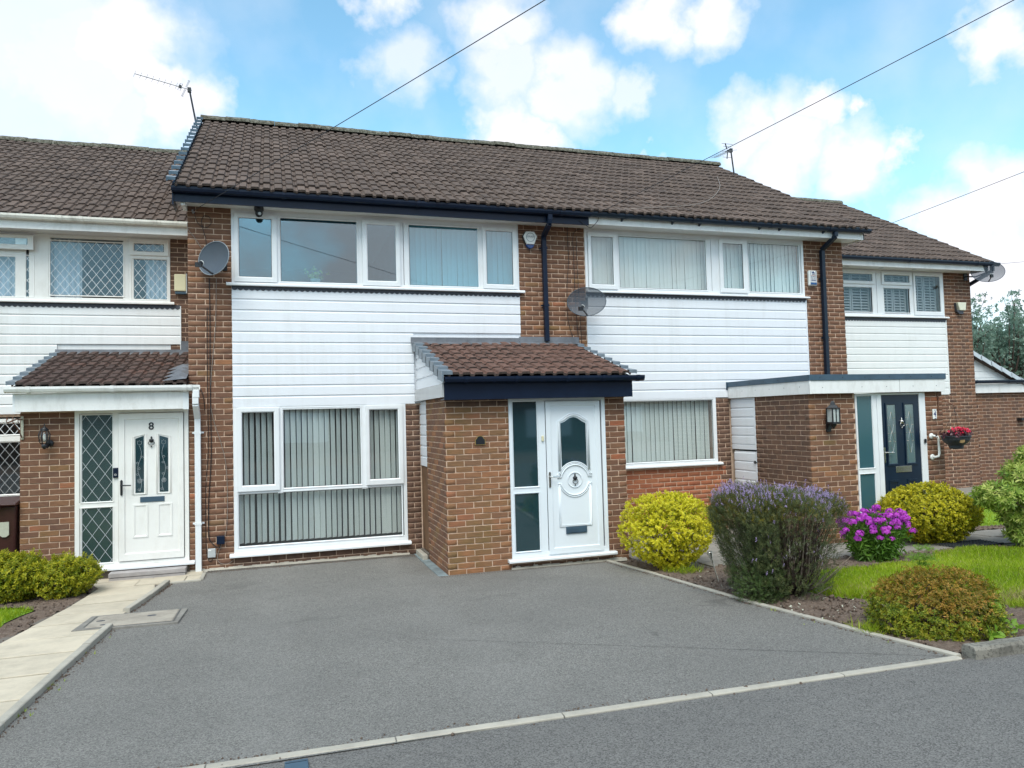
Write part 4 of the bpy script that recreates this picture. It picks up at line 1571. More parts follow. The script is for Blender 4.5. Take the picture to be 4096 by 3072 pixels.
    for (a, b) in ((9.812, 9.972), (10.155, 10.315)):
        m = MB(); m.ring((a - .028, b + .028, 1.118, 2.055), (a, b, 1.148, 2.025), yq - .020, y, .006, .008)
        m.build('moulding', 'navy_door', fr)
        g = MB().box(a, b, yq - .010, y, 1.148, 2.025).build('pane', 'glass_blue_door', fr)
        cx = (a + b) / 2
        m = MB()
        yy = yq - .0115
        for s_ in (-1, 1):
            for zc, hh in ((1.76, .16), (1.47, .17)):
                m.tube([(cx + s_ * .034 * math.sin(math.pi * t), yy, zc - hh + 2 * hh * t) for t in [k / 10 for k in range(11)]], .0028, 4)
            m.tube([(cx + s_ * .062, yy, 1.16), (cx + s_ * .062, yy, 2.01)], .0018, 4)
        for zz in (1.83, 1.60, 1.72, 1.48):
            m.tube([(a + .004, yy, zz), (cx - .02, yy, zz)], .002, 4).tube([(cx + .02, yy, zz), (b - .004, yy, zz)], .002, 4)
        m.build('leaded_pattern', 'chrome', g)
        m = MB(); m.ring((a - .012, b + .012, .45, .905), (a + .015, b - .015, .48, .875), yq - .014, y, .008, .008)
        m.prism([(a - .012, .905), (b + .012, .905), (b - .015, .870), (a + .015, .870)], 'y', yq - .018, yq - .014)
        m.build('raised_panel', 'navy_door', fr)
    m = MB(); m.box(9.934, 10.232, yq - .014, y, 1.012, 1.107); m.build('letterbox', 'chrome', fr, bevel=.003)
    knocker(fr, 10.075, 1.668, 1.832, yq - .008, 'chrome')
    handle(fr, 9.736, 1.163, 1.399, yq - .008, 'chrome', 1, .14, 1.32)
    m = MB(); m.add([], []); m.box(8.56, 10.78, -.06, -.05, .1, 2.2).box(8.56, 10.78, -1.8, -.06, .1, .12); m.build('porch_interior', 'interior', H)
    MB().box(9.2, 10.58, yq - .08, yq, .125, .15).build('door_sill', 'upvc_white', fr)
    # white grab rail is separate; downpipe
    downpipe(H, [(10.42, -.40, 5.06), (10.42, -.395, 4.98), (10.405, -.07, 4.82), (10.405, -.062, 2.49)], 'dark_gutter', .034, True,
             [(10.405, -.062, 4.30), (10.405, -.062, 3.25)])
    return H, rf


# =================================================================== HOUSE 8 (left)
def build_house_left():
    y8 = 1.95
    H = empty('terraced_house', (-3, y8, 0), 'leftmost set-back house with diamond-leaded panes and a white door numbered 8', 'house', 'terraced houses in the row')
    B = Bricks()
    w = MB()
    for bx in [(-.45, 0, y8 + .006, y8 + .25, -.3, 5.0), (-5.3, -.45, y8 + .06, y8 + .25, 2.2, 3.93), 
               (-2.2, 0, y8 + .02, y8 + .25, -.3, 2.2), (-5.3, -2.2, y8 + .006, y8 + .25, -.3, .8)]:
        w.box(*bx)
    w = w.build('wall', 'mortar', H)
    MB().box(-5.3, 0, y8 + 8.1, y8 + 8.3, -.3, 5.0).build('rear_wall', 'brick', H)
    B.wall(w, 'brick_dark', -.45, -.005, 3.1, 4.99, y8)
    B.wall(w, 'brick_dark', -5.29, -2.21, .06, .715, y8)
    pw = MB()
    pw.box(-1.965, -1.357, .006, .11, -.3, 2.24).box(-1.965, -1.86, .11, y8, -.3, 2.24).box(-1.357, -.005, .006, .11, -.3, .20)
    pw = pw.build('porch_wall', 'mortar', H)
    B.wall(pw, 'brick', -1.969, -1.358, .045, 2.235, 0, phase=.157, extra=lambda n, x: 'brick_warm' if (n < 14 and (n + int(x * 7)) % 3 == 0) or (n * 5 + int(x * 20)) % 13 == 0 else None)
    B.place()
    MB().box(-1.356, -.006, -.010, .006, .04, .205).build('plinth', 'plinth', H)
    zbs = [3.741 - .15 * i for i in range(0, 11)]
    cl = cladding(H, -5.3, -.305, [z for z in zbs if z > 2.2], y8 - .002, 'cladding_left', lambda zb, a, b: (a, -2.03 if zb < 3.15 else b), 3.90)
    scallop(H, -5.3, -.31, 3.915, 3.868, y8)
    # leaded windows
    fr = window(H, dict(frame=(-4.6, -.452, 3.952, 4.965), fw=.05,
                        bars=[(-2.58, -2.44, 3.98, 4.94), (-2.395, -2.34, 3.98, 4.94), (-1.125, -1.05, 3.98, 4.94), (-1.05, -.975, 3.98, 4.94), (-3.0, -2.5, 4.60, 4.72), (-1.0, -.5, 4.64, 4.70), (-3.09, -3.02, 3.98, 4.94)],
                        cells=[('fix', None, (-3.01, -2.345, 4.004, 4.62)), ('fix', None, (-2.133, -1.118, 4.04, 4.868)), ('sash', (-1.03, -.470, 4.692, 4.942), (-.965, -.54, 4.755, 4.875)),
                               ('fix', None, (-.995, -.503, 4.003, 4.63)), ('fix', None, (-4.5, -3.12, 4.04, 4.868))],
                        sill=(-4.7, -.388, 3.915, .042)), y8, 'upvc_cream', 'glass_leaded')
    MB().box(-2.4, -2.12, y8 - .011, y8 + .05, 3.98, 4.94).build('mullion', 'upvc_cream', fr)
    m = MB(); m.ring((-3.02, -2.322, 4.70, 4.918), (-2.95, -2.40, 4.775, 4.87), y8 - .10, y8 - .06, .014, .012)
    m.build('open_vent', 'upvc_cream', fr, bevel=.003)
    MB().box(-2.95, -2.40, y8 - .084, y8 - .080, 4.77, 4.875).build('pane', 'glass', fr)
    MB().box(-3.02, -2.34, y8 + .02, y8 + .04, 4.70, 4.93).build('vent_gap_shade', 'black_metal', fr)  # black sheet painting in the darkness behind the open vent
    lattice(fr, (-2.133, -1.118, 4.04, 4.868), y8 + .004, .123, .165, ox=.02)
    lattice(fr, (-3.01, -2.345, 4.004, 4.62), y8 + .004, .123, .165, ox=.03)
    lattice(fr, (-.995, -.503, 4.003, 4.63), y8 + .004, .123, .165, ox=.02)
    lattice(fr, (-.965, -.54, 4.755, 4.875), y8 - .02, .123, .12, ox=.02, t=.003)
    MB().box(-.31, -.296, y8 - .02, y8 + .004, 2.2, 3.9).build('edge_trim', 'cladding_left', cl)
    # curtains
    def curtain(x0, x1, z0, z1, y):
        m = MB()
        n = 40
        pts = []
        for i in range(n + 1):
            t = i / n
            x = x0 + (x1 - x0) * t
            pts.append((x, y + .02 * math.sin(t * (x1 - x0) * 95) + .008 * math.sin(t * 31)))
        vs = [(x, yy, z0) for x, yy in pts] + [(x, yy, z1) for x, yy in pts]
        m.add(vs, [(i, i + 1, n + 2 + i, n + 1 + i) for i in range(n)])
        return m.build('curtain', 'curtain', H, smooth=True)
    curtain(-3.0, -2.6, 3.98, 4.92, y8 + .12)
    curtain(-2.14, -1.72, 3.98, 4.92, y8 + .12)
    curtain(-.82, -.5, 3.98, 4.92, y8 + .12)
    room(H, -5.2, -.06, y8 + .06, y8 + 4, 2.56, 4.97)
    MB().box(-5.3, -.452, y8 - .006, y8 + .05, 4.965, 4.992).build('head_trim', 'soffit', fr)
    # ground floor window glimpsed left of the porch
    fg = window(H, dict(frame=(-4.6, -2.02, .72, 2.17), fw=.05, bars=[(-4.5, -2.1, 1.84, 1.92), (-4.5, -2.1, .98, 1.04)],
                        cells=[('fix', None, (-4.5, -2.09, 1.06, 1.82)), ('fix', None, (-4.5, -2.09, 1.94, 2.10)), ('fix', None, (-4.5, -2.09, .80, .97))]), y8, 'upvc_cream', 'glass')
    lattice(fg, (-3.2, -2.09, 1.06, 1.82), y8 + .004, .123, .165, 'grey_box', t=.0026)
    lattice(fg, (-3.2, -2.09, 1.94, 2.10), y8 + .004, .123, .165)
    lattice(fg, (-3.2, -2.09, .80, .97), y8 + .004, .123, .165, 'grey_box', t=.0026)
    curtain(-2.45, -2.12, .8, 2.1, y8 + .15)
    room(H, -5.2, -1.9, y8 + .06, y8 + 4, .1, 2.5)
    # roof
    rf = deck(H, -5.3, -.02, y8 - .42, 5.13, y8 + 4.1, 7.72)
    tiled_slope([(rf, -99, 99)], 'roof_tile', -5.32, -.02, y8 - .47, 5.105, y8 + 4.1, 7.74)
    ridge(rf, -5.3, -.02, y8 + 4.1, 7.79)
    MB().box(-5.3, -.01, y8 - .40, y8 - .378, 4.945, 5.085).build('fascia', 'fascia_white', H)
    gutter(H, -5.3, -.02, y8 - .455, 5.135, 'old_gutter', joints=(-1.87, -1.60, -.90), r=.058)
    MB().box(-5.3, -.01, y8 - .377, y8 + .005, 4.975, 4.99).build('soffit', 'soffit', H)
    # porch roof
    ye, ze, yr, zr = -.22, 2.53, y8 - .03, 3.13
    pr = deck(H, -2.0, -.006, ye + .03, ze, yr, zr, 'porch_roof', back=False, th=.04)
    tiled_slope([(pr, -99, 99)], 'porch_tile_dark', -2.0, -.008, ye, ze - .005, yr, zr - .01, gauge=.29)
    verge_caps(pr, -2.045, ye, ze + .005, yr, zr, 8, 'verge_grey', -1, .09, .05)
    fl = MB(); fl.prism([(y8 - .02, 3.205), (y8 - .026, 3.205), (y8 - .032, 3.16), (y8 - .16, 3.115), (y8 - .16, 3.107), (y8 - .02, 3.14)], 'x', -2.05, -.01)
    fl.box(-.30, -.01, y8 - .03, y8 - .012, 3.2, 3.34)
    fl.build('flashing', 'lead', H)
    m = MB()
    for i in range(4):
        a = .05 + i * .02
        zz = ze + .03 + (i * .20) * .31
        m.add([(-.30, ye + i * .2, zz + .03), (-.005, ye + i * .2, zz + .06), (-.005, ye + .22 + i * .2, zz + .13), (-.22, ye + .2 + i * .2, zz + .09), (-.12, ye + .1 + i * .2, zz + .12)], [(0, 1, 4), (1, 2, 4), (2, 3, 4), (3, 0, 4)])
    m.build('lead_soakers', 'lead', H)
    MB().box(-1.985, .012, -.205, -.185, 2.222, 2.452).build('porch_fascia', 'fascia_white', H, bevel=.002)
    m = MB(); m.box(-1.99, -1.965, -.208, .0, 2.222, 2.452).box(-.05, .02, -.209, -.206, 2.215, 2.452); m.build('corner_trim', 'upvc_white', H)
    MB().box(-1.965, -.006, -.184, .01, 2.232, 2.244).build('porch_soffit', 'soffit', H)
    gutter(H, -2.06, .16, -.262, 2.53, 'fascia_white', r=.05, name='porch_gutter', joints=(-1.8, -.87, -.02, .05))
    m = MB(); m.box(.075, .155, -.30, -.215, 2.36, 2.47); m.build('gutter_outlet', 'upvc_white', H, bevel=.01)
    downpipe(H, [(.108, -.26, 2.42), (.108, -.255, 2.28), (.112, -.05, 2.10), (.112, -.045, .05)], 'upvc_white', .037, True, [(.112, -.045, 1.90), (.112, -.045, .69)])
    # door
    F = (-1.356, -.006, .208, 2.236)
    m = MB(); m.ring(F, (-1.30, -.062, .255, 2.185), -.012, .07, .004, .006)
    m.box(-.918, -.852, -.0105, .06, .2, 2.2).box(-1.31, -.9, -.0095, .06, .97, 1.04).box(-1.356, -.006, -.009, .04, 2.2, 2.238)
    fd = m.build('front_door', 'upvc_cream', H, bevel=.003)
    for z0, z1 in ((1.048, 2.166), (.262, .966)):
        m = MB(); m.ring((-1.29, -.905, z0 - .012, z1 + .012), (-1.272, -.921, z0, z1), -.018, .02, .008, .012)
        m.build('glazing_bead', 'upvc_cream', fd)
        MB().box(-1.276, -.917, .002, .006, z0 - .004, z1 + .004).build('pane', 'glass_textured', fd)
        lattice(fd, (-1.272, -.921, z0, z1), -.001, .150, .215, 'grey_box', ox=.04, oz=.03, t=.0026)
    m = MB(); m.ring((-.848, -.068, .262, 2.178), (-.772, -.130, .358, 2.098), -.030, -.0125, .006, .010)
    m.build('door_leaf', 'upvc_cream', fd, bevel=.002)
    MB().box(-.778, -.124, -.016, -.004, .352, 2.104).build('door_panel', 'upvc_cream', fd)
    for s_, (a, b) in ((1, (-.650, -.548)), (-1, (-.362, -.256))):
        zt0, zt1 = (1.845, 1.880) if s_ > 0 else (1.880, 1.845)
        pts = [(a, 1.136), (b, 1.136), (b, zt1), (a, zt0)]
        polyplate(fd, pts, -.020, -.0165, 'glass_door', 'etched_glass')
        k = .02
        moulding(fd, [(a - k, 1.136 - k), (b + k, 1.136 - k), (b + k, zt1 + k), (a - k, zt0 + k)], -.018, 'upvc_cream', .008, True, steps=(0, .016))
        cx = (a + b) / 2
        m = MB()
        stem = [(cx + s_ * .022 * math.sin(t * 9.5), -.0215, 1.15 + t * .60) for t in [q / 24 for q in range(25)]]
        m.tube(stem, .0016, 4)
        for q, tt in enumerate((.08, .28, .40, .52, .66, .78)):
            px, _, pz = stem[int(tt * 24)]
            sg = 1 if q % 2 else -1
            m.tube([(px + sg * (.004 + .013 * (1 - math.cos(u_))), -.0215, pz + .012 * math.sin(u_)) for u_ in [2 * math.pi * i / 8 for i in range(8)]], .0014, 4, True)
        for rr in (.028, .018, .009):
            m.tube([(cx + rr * math.cos(u_) * (1 + .12 * math.sin(5 * u_)), -.0215, 1.29 + rr * math.sin(u_)) for u_ in [2 * math.pi * i / 12 for i in range(12)]], .0014, 4, True)
        tz = 1.76
        m.tube([(cx, -.0215, tz), (cx - .024, -.0215, tz + .015), (cx - .024, -.0215, tz + .055), (cx - .012, -.0215, tz + .04), (cx, -.0215, tz + .065), (cx + .012, -.0215, tz + .04), (cx + .024, -.0215, tz + .055), (cx + .024, -.0215, tz + .015)], .0015, 4, True)
        m.build('etched_rose', 'grey_box', fd)
    for (a, b) in ((-.681, -.502), (-.388, -.208)):
        m = MB(); m.ring((a, b, .553, .985), (a + .028, b - .028, .581, .957), -.024, -.0165, .010, .006)
        m.build('raised_panel', 'upvc_cream', fd, bevel=.002)
    MB().box(-.595, -.302, -.026, -.0165, 1.010, 1.079).build('letterbox', 'gully', fd, bevel=.003)
    handle(fd, -.812, 1.109, 1.316, -.032, 'black_metal', 1, .12, 1.245)
    knocker(fd, -.456, 1.726, 1.872, -.016, 'black_metal')
    text('door_number', '8', (-.458, -.022, 2.001), .135, 'black_metal', fd, bold=.002)
    m = MB(); m.prism([(.0, .164), (-.085, .164), (-.085, .190), (-.07, .206), (.0, .207)], 'x', -1.355, .065); m.build('door_sill', 'upvc_white', fd, bevel=.002)
    m = MB(); m.box(-1.85, -.02, 1.85, 1.87, .1, 2.2).box(-1.85, -.02, .12, 1.85, .08, .1); m.build('porch_interior', 'interior', H)
    return H


# =================================================================== HOUSE C (right) and side extension
def build_house_right():
    yc = 1.95
    H = empty('terraced_house', (12, yc, 0), 'set-back end house with louvred shutters inside its upper windows and a brick corner pier', 'house', 'terraced houses in the row')
    B = Bricks()
    w = MB()
    for bx in [(15.42, 16.19, yc + .006, yc + .25, -.3, 5.0), (10.9, 15.42, yc + .06, yc + .25, 2.27, 3.92), (10.9, 15.42, yc + .006, yc + .25, -.3, 2.27),
               (15.97, 16.19, yc + .25, yc + 8.1, -.3, 5.0), (10.9, 16.19, yc + 8.1, yc + 8.3, -.3, 5.0)]:
        w.box(*bx)
    w.prism([(yc + .27, 5.0), (yc + 4.1, 7.68), (yc + 8.1, 5.0)], 'x', 15.97, 16.19)
    w = w.build('wall', 'mortar', H)
    dk = lambda n, x: 'brick_dark' if (n * 3 + int(x * 4.4)) % 2 else None
    B.wall(w, 'brick', 15.425, 16.192, .06, 4.99, yc, extra=dk)
    B.wall(w, 'brick', 10.91, 15.42, .06, 2.26, yc, extra=dk)
    B.place()
    zbs = [3.741 - .15 * i for i in range(0, 11)]
    cl = cladding(H, 10.92, 15.40, [z for z in zbs if z > 2.2], yc - .002, 'cladding_left', None, 3.88)
    MB().box(15.396, 15.422, yc - .022, yc, 2.26, 3.9).build('edge_trim', 'cladding_left', cl)
    scallop(H, 10.92, 15.40, 3.925, 3.875, yc)
    Z = (4.02, 4.94)
    fr = window(H, dict(frame=(10.95, 15.39, 3.97, 4.965), fw=.05,
                        bars=[(13.40, 13.52, 4.0, 4.93), (13.53, 13.72, 4.0, 4.93), (14.42, 14.57, 4.0, 4.93), (11.0, 13.45, 4.58, 4.72), (13.6, 14.5, 4.58, 4.72), (12.3, 12.42, 4.0, 4.93)],
                        cells=[('fix', None, (12.45, 13.40, 4.05, 4.585)), ('sash', (12.4, 13.47, 4.65, 4.945), (12.46, 13.40, 4.715, 4.865)), ('fix', None, (11.05, 12.27, 4.05, 4.585)),
                               ('fix', None, (13.72, 14.42, 4.05, 4.585)), ('sash', (13.66, 14.48, 4.65, 4.945), (13.73, 14.415, 4.715, 4.865)),
                               ('sash', (14.525, 15.36, 4.0, 4.945), (14.585, 15.27, 4.085, 4.87))],
                        sill=(10.95, 15.465, 3.935, .036)), yc, 'upvc_white', 'glass_far')
    sh = MB().box(11.0, 15.3, yc + .10, yc + .13, 4.9, 4.95).build('shutters', 'shutter_white', H)
    for a, b in ((12.45, 12.93), (12.95, 13.42), (13.72, 14.06), (14.08, 14.42), (14.58, 14.92), (14.94, 15.28)):
        m = MB(); m.ring((a, b, 4.02, 4.9), (a + .03, b - .03, 4.06, 4.86), yc + .095, yc + .125, 0, 0)
        m.box((a + b) / 2 - .012, (a + b) / 2 + .012, yc + .086, yc + .094, 4.05, 4.87)
        m.build('shutter_frame', 'shutter_white', sh)
        for i in range(13):
            z = 4.085 + i * .061
            MB().prism([(yc + .088, z - .016), (yc + .092, z - .020), (yc + .13, z + .016), (yc + .126, z + .020)], 'x', a + .032, b - .032).build('louvre', 'shutter_white', sh)
    room(H, 10.95, 15.9, yc + .06, yc + 4, 2.56, 4.97)
    MB().box(10.92, 15.42, yc - .006, yc + .05, 4.965, 4.992).build('head_trim', 'soffit', fr)
    rf = deck(H, 10.92, 16.36, yc - .42, 5.13, yc + 4.1, 7.72)
    tiled_slope([(rf, 0, 99)], 'roof_tile', 10.92, 16.38, yc - .47, 5.105, yc + 4.1, 7.74)
    ridge(rf, 10.92, 16.40, yc + 4.1, 7.79)
    MB().box(10.92, 16.28, yc - .40, yc - .378, 4.955, 5.075).build('fascia', 'fascia_white', H)
    gutter(H, 10.92, 16.52, yc - .455, 5.135, 'dark_gutter', joints=(12.2, 14.0, 15.9))
    MB().box(10.92, 16.28, yc - .377, yc + .005, 4.975, 4.99).build('soffit', 'soffit', H)
    m = MB()
    for x in (12.6, 13.5, 14.4):
        m.lathe((x, yc - .19, 4.975), [(.05, 0), (.05, -.004)], 14)
    m.build('soffit_vent', 'grey_box', H)
    downpipe(H, [(16.33, yc - .455, 5.06), (16.33, yc - .45, 4.95), (16.24, yc + .1, 4.72), (16.24, yc + .12, .1)], 'dark_gutter', .034)
    return H


def build_extension():
    y = 2.18
    H = empty('side_extension', (17.5, y, 0), 'low brick side extension with a boarded gable under grey verge tiles', 'extension')
    B = Bricks()
    w = MB().box(16.195, 21.5, y + .006, y + .22, -.3, 2.27).build('wall', 'mortar', H)
    MB().box(21.3, 21.5, y + .221, y + 5, -.3, 2.27).build('end_wall', 'brick', H)
    B.wall(w, 'brick', 16.195, 21.49, .06, 2.27, y, extra=lambda n, x: 'brick_dark' if (n * 3 + int(x * 4.4)) % 2 else None)
    B.place()
    MB().box(16.2, 21.5, y - .10, y - .08, 2.26, 2.46).build('fascia', 'fascia_white', H)
    MB().box(16.2, 21.5, y - .079, y + .01, 2.262, 2.275).build('soffit', 'soffit', H)
    gutter(H, 16.2, 21.6, y - .15, 2.55, 'dark_gutter', r=.045, joints=(16.3, 17.3, 18.6))
    # boarded gable above and behind the gutter, slope falling to the right
    f = lambda x: 3.15 - (x - 16.3) * .445
    gw = MB().prism([(16.2, 2.46), (17.85, 2.46), (16.2, f(16.2))], 'y', y + .012, y + .10).build('gable_cladding', 'cladding_left', H)
    for i in range(5):
        z0 = 2.465 + i * .15
        z1 = z0 + .125
        xa, xb = 16.3 + (3.13 - z0) / .445, 16.3 + (3.13 - z1) / .445
        if xb > 16.25:
            MB().prism([(16.2, z0), (xa, z0), (xb, z1), (16.2, z1)], 'y', y, y + .011).build('cladding_board', 'cladding_left', gw)
    rf = MB().prism([(16.2, f(16.2) + .02), (20.5, f(20.5) + .02), (20.5, f(20.5) - .04), (16.2, f(16.2) - .04)], 'y', y - .12, y + 4.6).build('roof', 'roof_tile', H)
    sl = math.hypot(1, .445)
    n = 13
    for i in range(n):
        x0 = 16.2 + i * .30
        x1 = x0 + .32
        m = MB()
        m.add([(x0, y - .15, f(x0) + .075), (x1, y - .15, f(x1) + .055), (x1, y + .02, f(x1) + .055), (x0, y + .02, f(x0) + .075),
               (x0, y - .15, f(x0) - .03), (x1, y - .15, f(x1) - .05)], [(0, 1, 2, 3), (0, 4, 5, 1), (1, 5, 2), (0, 3, 4)])
        m.build('verge_tile', 'verge_pale', rf)
    MB().box(17.68, 17.86, y - .12, y, 1.60, 1.66).build('wall_light', 'black_metal', H)
    return H


HA, rfA = build_house_main()
HB, rfB = build_house_b()
eaves_main(HA, rfA, HB, rfB)
porch_main(HA)
downpipe(HA, [(5.118, -.40, 5.06), (5.118, -.395, 4.97), (5.118, -.385, 4.92), (5.125, -.085, 4.80), (5.135, -.062, 4.74), (5.145, -.058, 3.16)], 'black_plastic', .034, True,
         [(5.14, -.060, 4.62), (5.145, -.058, 3.72)])
H8 = build_house_left()
HC = build_house_right()
EX = build_extension()


# =================================================================== GROUND
def GZ(y):
    return .04 + .035 * min(max(0, -1.5 - y), 11)


def sheet(name, poly, mat, dz, kind='structure', parent=None, sub=.5):
    """flat-ish sheet following the ground profile; poly (x,y)"""
    bm = bmesh.new()
    vs = [bm.verts.new((x, y, 0)) for x, y in poly]
    bm.faces.new(vs)
    ys = [p[1] for p in poly]
    lo, hi = min(ys), max(ys)
    cuts = [c for c in (-1.5, -12.5) if lo < c < hi]
    for c in cuts:
        g = bm.verts[:] + bm.edges[:] + bm.faces[:]
        bmesh.ops.bisect_plane(bm, geom=g, plane_co=(0, c, 0), plane_no=(0, 1, 0))
    bmesh.ops.triangulate(bm, faces=bm.faces[:])
    for v in bm.verts:
        v.co.z = GZ(v.co.y) + dz
    bmesh.ops.recalc_face_normals(bm, faces=bm.faces)
    me = bpy.data.meshes.new(name)
    bm.to_mesh(me)
    bm.free()
    for p in me.polygons:
        if p.normal.z < 0:
            me.flip_normals()
            break
    me.materials.append(M[mat])
    o = bpy.data.objects.new(name, me)
    col.objects.link(o)
    if kind:
        o['kind'] = kind
    if parent:
        o.parent = parent
    return o


KL = [(-.20, -.62), (-.40, -2.16), (-.425, -2.86), (-.49, -4.4), (-.56, -6.66)]      # left kerb line
KR = [(5.28, -1.72), (5.36, -2.92), (5.42, -4.63), (5.55, -6.05), (5.64, -6.76)]     # right edging line


def along(L, y):
    for (xa, ya), (xb, yb) in zip(L[:-1], L[1:]):
        if yb <= y <= ya:
            return xa + (xb - xa) * (y - ya) / (yb - ya)
    return L[0][0] if y > L[0][1] else L[-1][0]


sheet('ground', [(-160, -160), (200, -160), (200, 220), (-160, 220)], 'soil', -.02)
sheet('road', [(-60, -17), (60, -17), (60, -6.84), (6.6, -6.84), (5.68, -6.79), (-1.8, -6.56), (-60, -6.5)], 'road_asphalt', -.004)
sheet('driveway', [(-1.0, 0), (-.1, -.6)] + KL[1:] + [(5.64, -6.74)] + KR[::-1] + [(5.28, -.02), (0, -.02)], 'asphalt', .003)


def slab(x0, x1, y0, y1, dz, h, corners=None, jit=.003):
    """paving flag with ground slope; corners may override"""
    c = corners or [(x0, y0), (x1, y0), (x1, y1), (x0, y1)]
    g = .0065
    cx = sum(p[0] for p in c) / 4
    cy = sum(p[1] for p in c) / 4
    j = random.uniform(-jit, jit)
    j2 = random.uniform(-.004, .004)
    top = []
    for (x, y) in c:
        d = Vector((cx - x, cy - y))
        d = Vector((math.copysign(g * .7, d.x), math.copysign(g * 2.2, d.y)))
        top.append((x + d.x, y + d.y, GZ(y) + dz + j + j2 * (x - cx)))
    inn = []
    for (x, y, z) in top:
        d = Vector((cx - x, cy - y)).normalized() * .008
        inn.append((x + d.x, y + d.y, z + .0035))
    bot = [(x, y, z - h) for x, y, z in top]
    m = MB()
    m.add(bot + top + inn, [(3, 2, 1, 0)] + [(k, (k + 1) % 4, 4 + (k + 1) % 4, 4 + k) for k in range(4)] + [(4 + k, 4 + (k + 1) % 4, 8 + (k + 1) % 4, 8 + k) for k in range(4)] + [(8, 9, 10, 11)])
    return m


# left path of flags
path = sheet('path', [(-1.9, -6.56), (-.57, -6.6)] + KL[::-1][1:] + [(.18, -.66), (.18, -.02), (-1.36, -.02), (-1.0, -.8)], 'plinth', .004)
LE = [(-.93, -.0), (-.97, -.78), (-1.12, -1.99), (-1.25, -3.09), (-1.37, -4.1), (-1.65, -6.56)]
rows = [0, -.30, -.67, -1.10, -1.50, -2.0, -2.5, -3.09, -3.71, -4.35, -4.97, -5.57, -6.18, -6.55]
for i in range(len(rows) - 1):
    ya, yb = rows[i], rows[i + 1]
    la, lb = along(LE, ya - 1e-4), along(LE, yb + 1e-4)
    ra = along(KL, ya) - .008 if ya < -.65 else .175
    rb = along(KL, yb) - .008 if yb < -.68 else .175
    splits = [-.40] if i in (0,) else ([-.55, .0] if i == 1 else ([-.33] if i == 2 else []))
    if i == 0:
        la = lb = -1.36
    if i == 1:
        la = -1.1
    xs_a = [la] + [s for s in splits if s < ra - .1] + [ra]
    xs_b = [lb] + [s - .01 for s in splits if s < rb - .1] + [rb]
    for k in range(min(len(xs_a), len(xs_b)) - 1):
        slab(0, 0, 0, 0, .016, .04, [(xs_a[k], ya), (xs_b[k], yb), (xs_b[k + 1], yb), (xs_a[k + 1], ya)]).build('paving_flag', 'flag', path)


def edging(root, a, b, w, up, mat='edging', L=.915, name='edging_stone', jz=.003, rough=0):
    a, b = Vector(a), Vector(b)
    n = max(1, round((b - a).length / L))
    for i in range(n):
        p, q = a + (b - a) * (i / n), a + (b - a) * ((i + 1) / n)
        d = (q - p).normalized()
        p, q = p + d * .004, q - d * .004
        nr = Vector((-d.y, d.x)) * w / 2
        j = random.uniform(-jz, jz)
        m = MB()
        K = 8 if rough else 1
        ring_ = []
        for k in range(K + 1):
            c = p + (q - p) * (k / K)
            r_ = lambda s: random.uniform(-s, s) * rough
            z = GZ(c.y) + up + j
            ch = .006 + rough * .012
            ring_.append([(c.x - nr.x, c.y - nr.y, z - up - .06), (c.x - nr.x + r_(.006), c.y - nr.y + r_(.006), z - ch + r_(.006)),
                          (c.x - nr.x * (1 - ch / w * 2), c.y - nr.y * (1 - ch / w * 2), z + r_(.004)), (c.x + nr.x * (1 - ch / w * 2), c.y + nr.y * (1 - ch / w * 2), z + r_(.004)),
                          (c.x + nr.x, c.y + nr.y, z - ch), (c.x + nr.x, c.y + nr.y, z - up - .06)])
        vs = [v for r_ in ring_ for v in r_]
        fs = [(k * 6 + t, k * 6 + (t + 1) % 6, (k + 1) * 6 + (t + 1) % 6, (k + 1) * 6 + t) for k in range(K) for t in range(6)] + [tuple(range(6)), tuple(K * 6 + t for t in range(6))]
        m.add(vs, fs)
        m.build(name, mat, root)


e1 = empty('path_kerb', (-.3, -1.4, .04), 'pale concrete kerb edging between the flagged path and driveway, split by the manhole', 'kerb')
edging(e1, KL[0], KL[1], .065, .052)
edging(e1, KL[2], KL[3], .065, .052)
edging(e1, KL[3], KL[4], .065, .052)
edging(e1, (.19, -.63), (-.17, -.66), .05, .022, L=.4)
edging(e1, (.19, -.18), (.19, -.60), .05, .022, L=.5)
e2 = empty('driveway_edging', (5.4, -4, .1), 'thin concrete edging strip between the grey driveway and the soil flower bed', 'edging')
for a, b in zip(KR[:-1], KR[1:]):
    edging(e2, a, b, .052, .020)
e3 = empty('threshold_strip', (2.5, -6.65, .22), 'cream concrete strip set flush between the driveway and the road', 'edging')
edging(e3, (-3.2, -6.50), (5.63, -6.765), .062, .010, L=1.03, jz=.001)
e4 = empty('road_kerb', (8, -6.85, .25), 'rough weathered kerb stones along the road in front of the bronze bush', 'kerb')
edging(e4, (5.70, -6.78), (12.6, -7.0), .12, .075, 'kerbstone', L=.92, name='kerb_stone', rough=1)

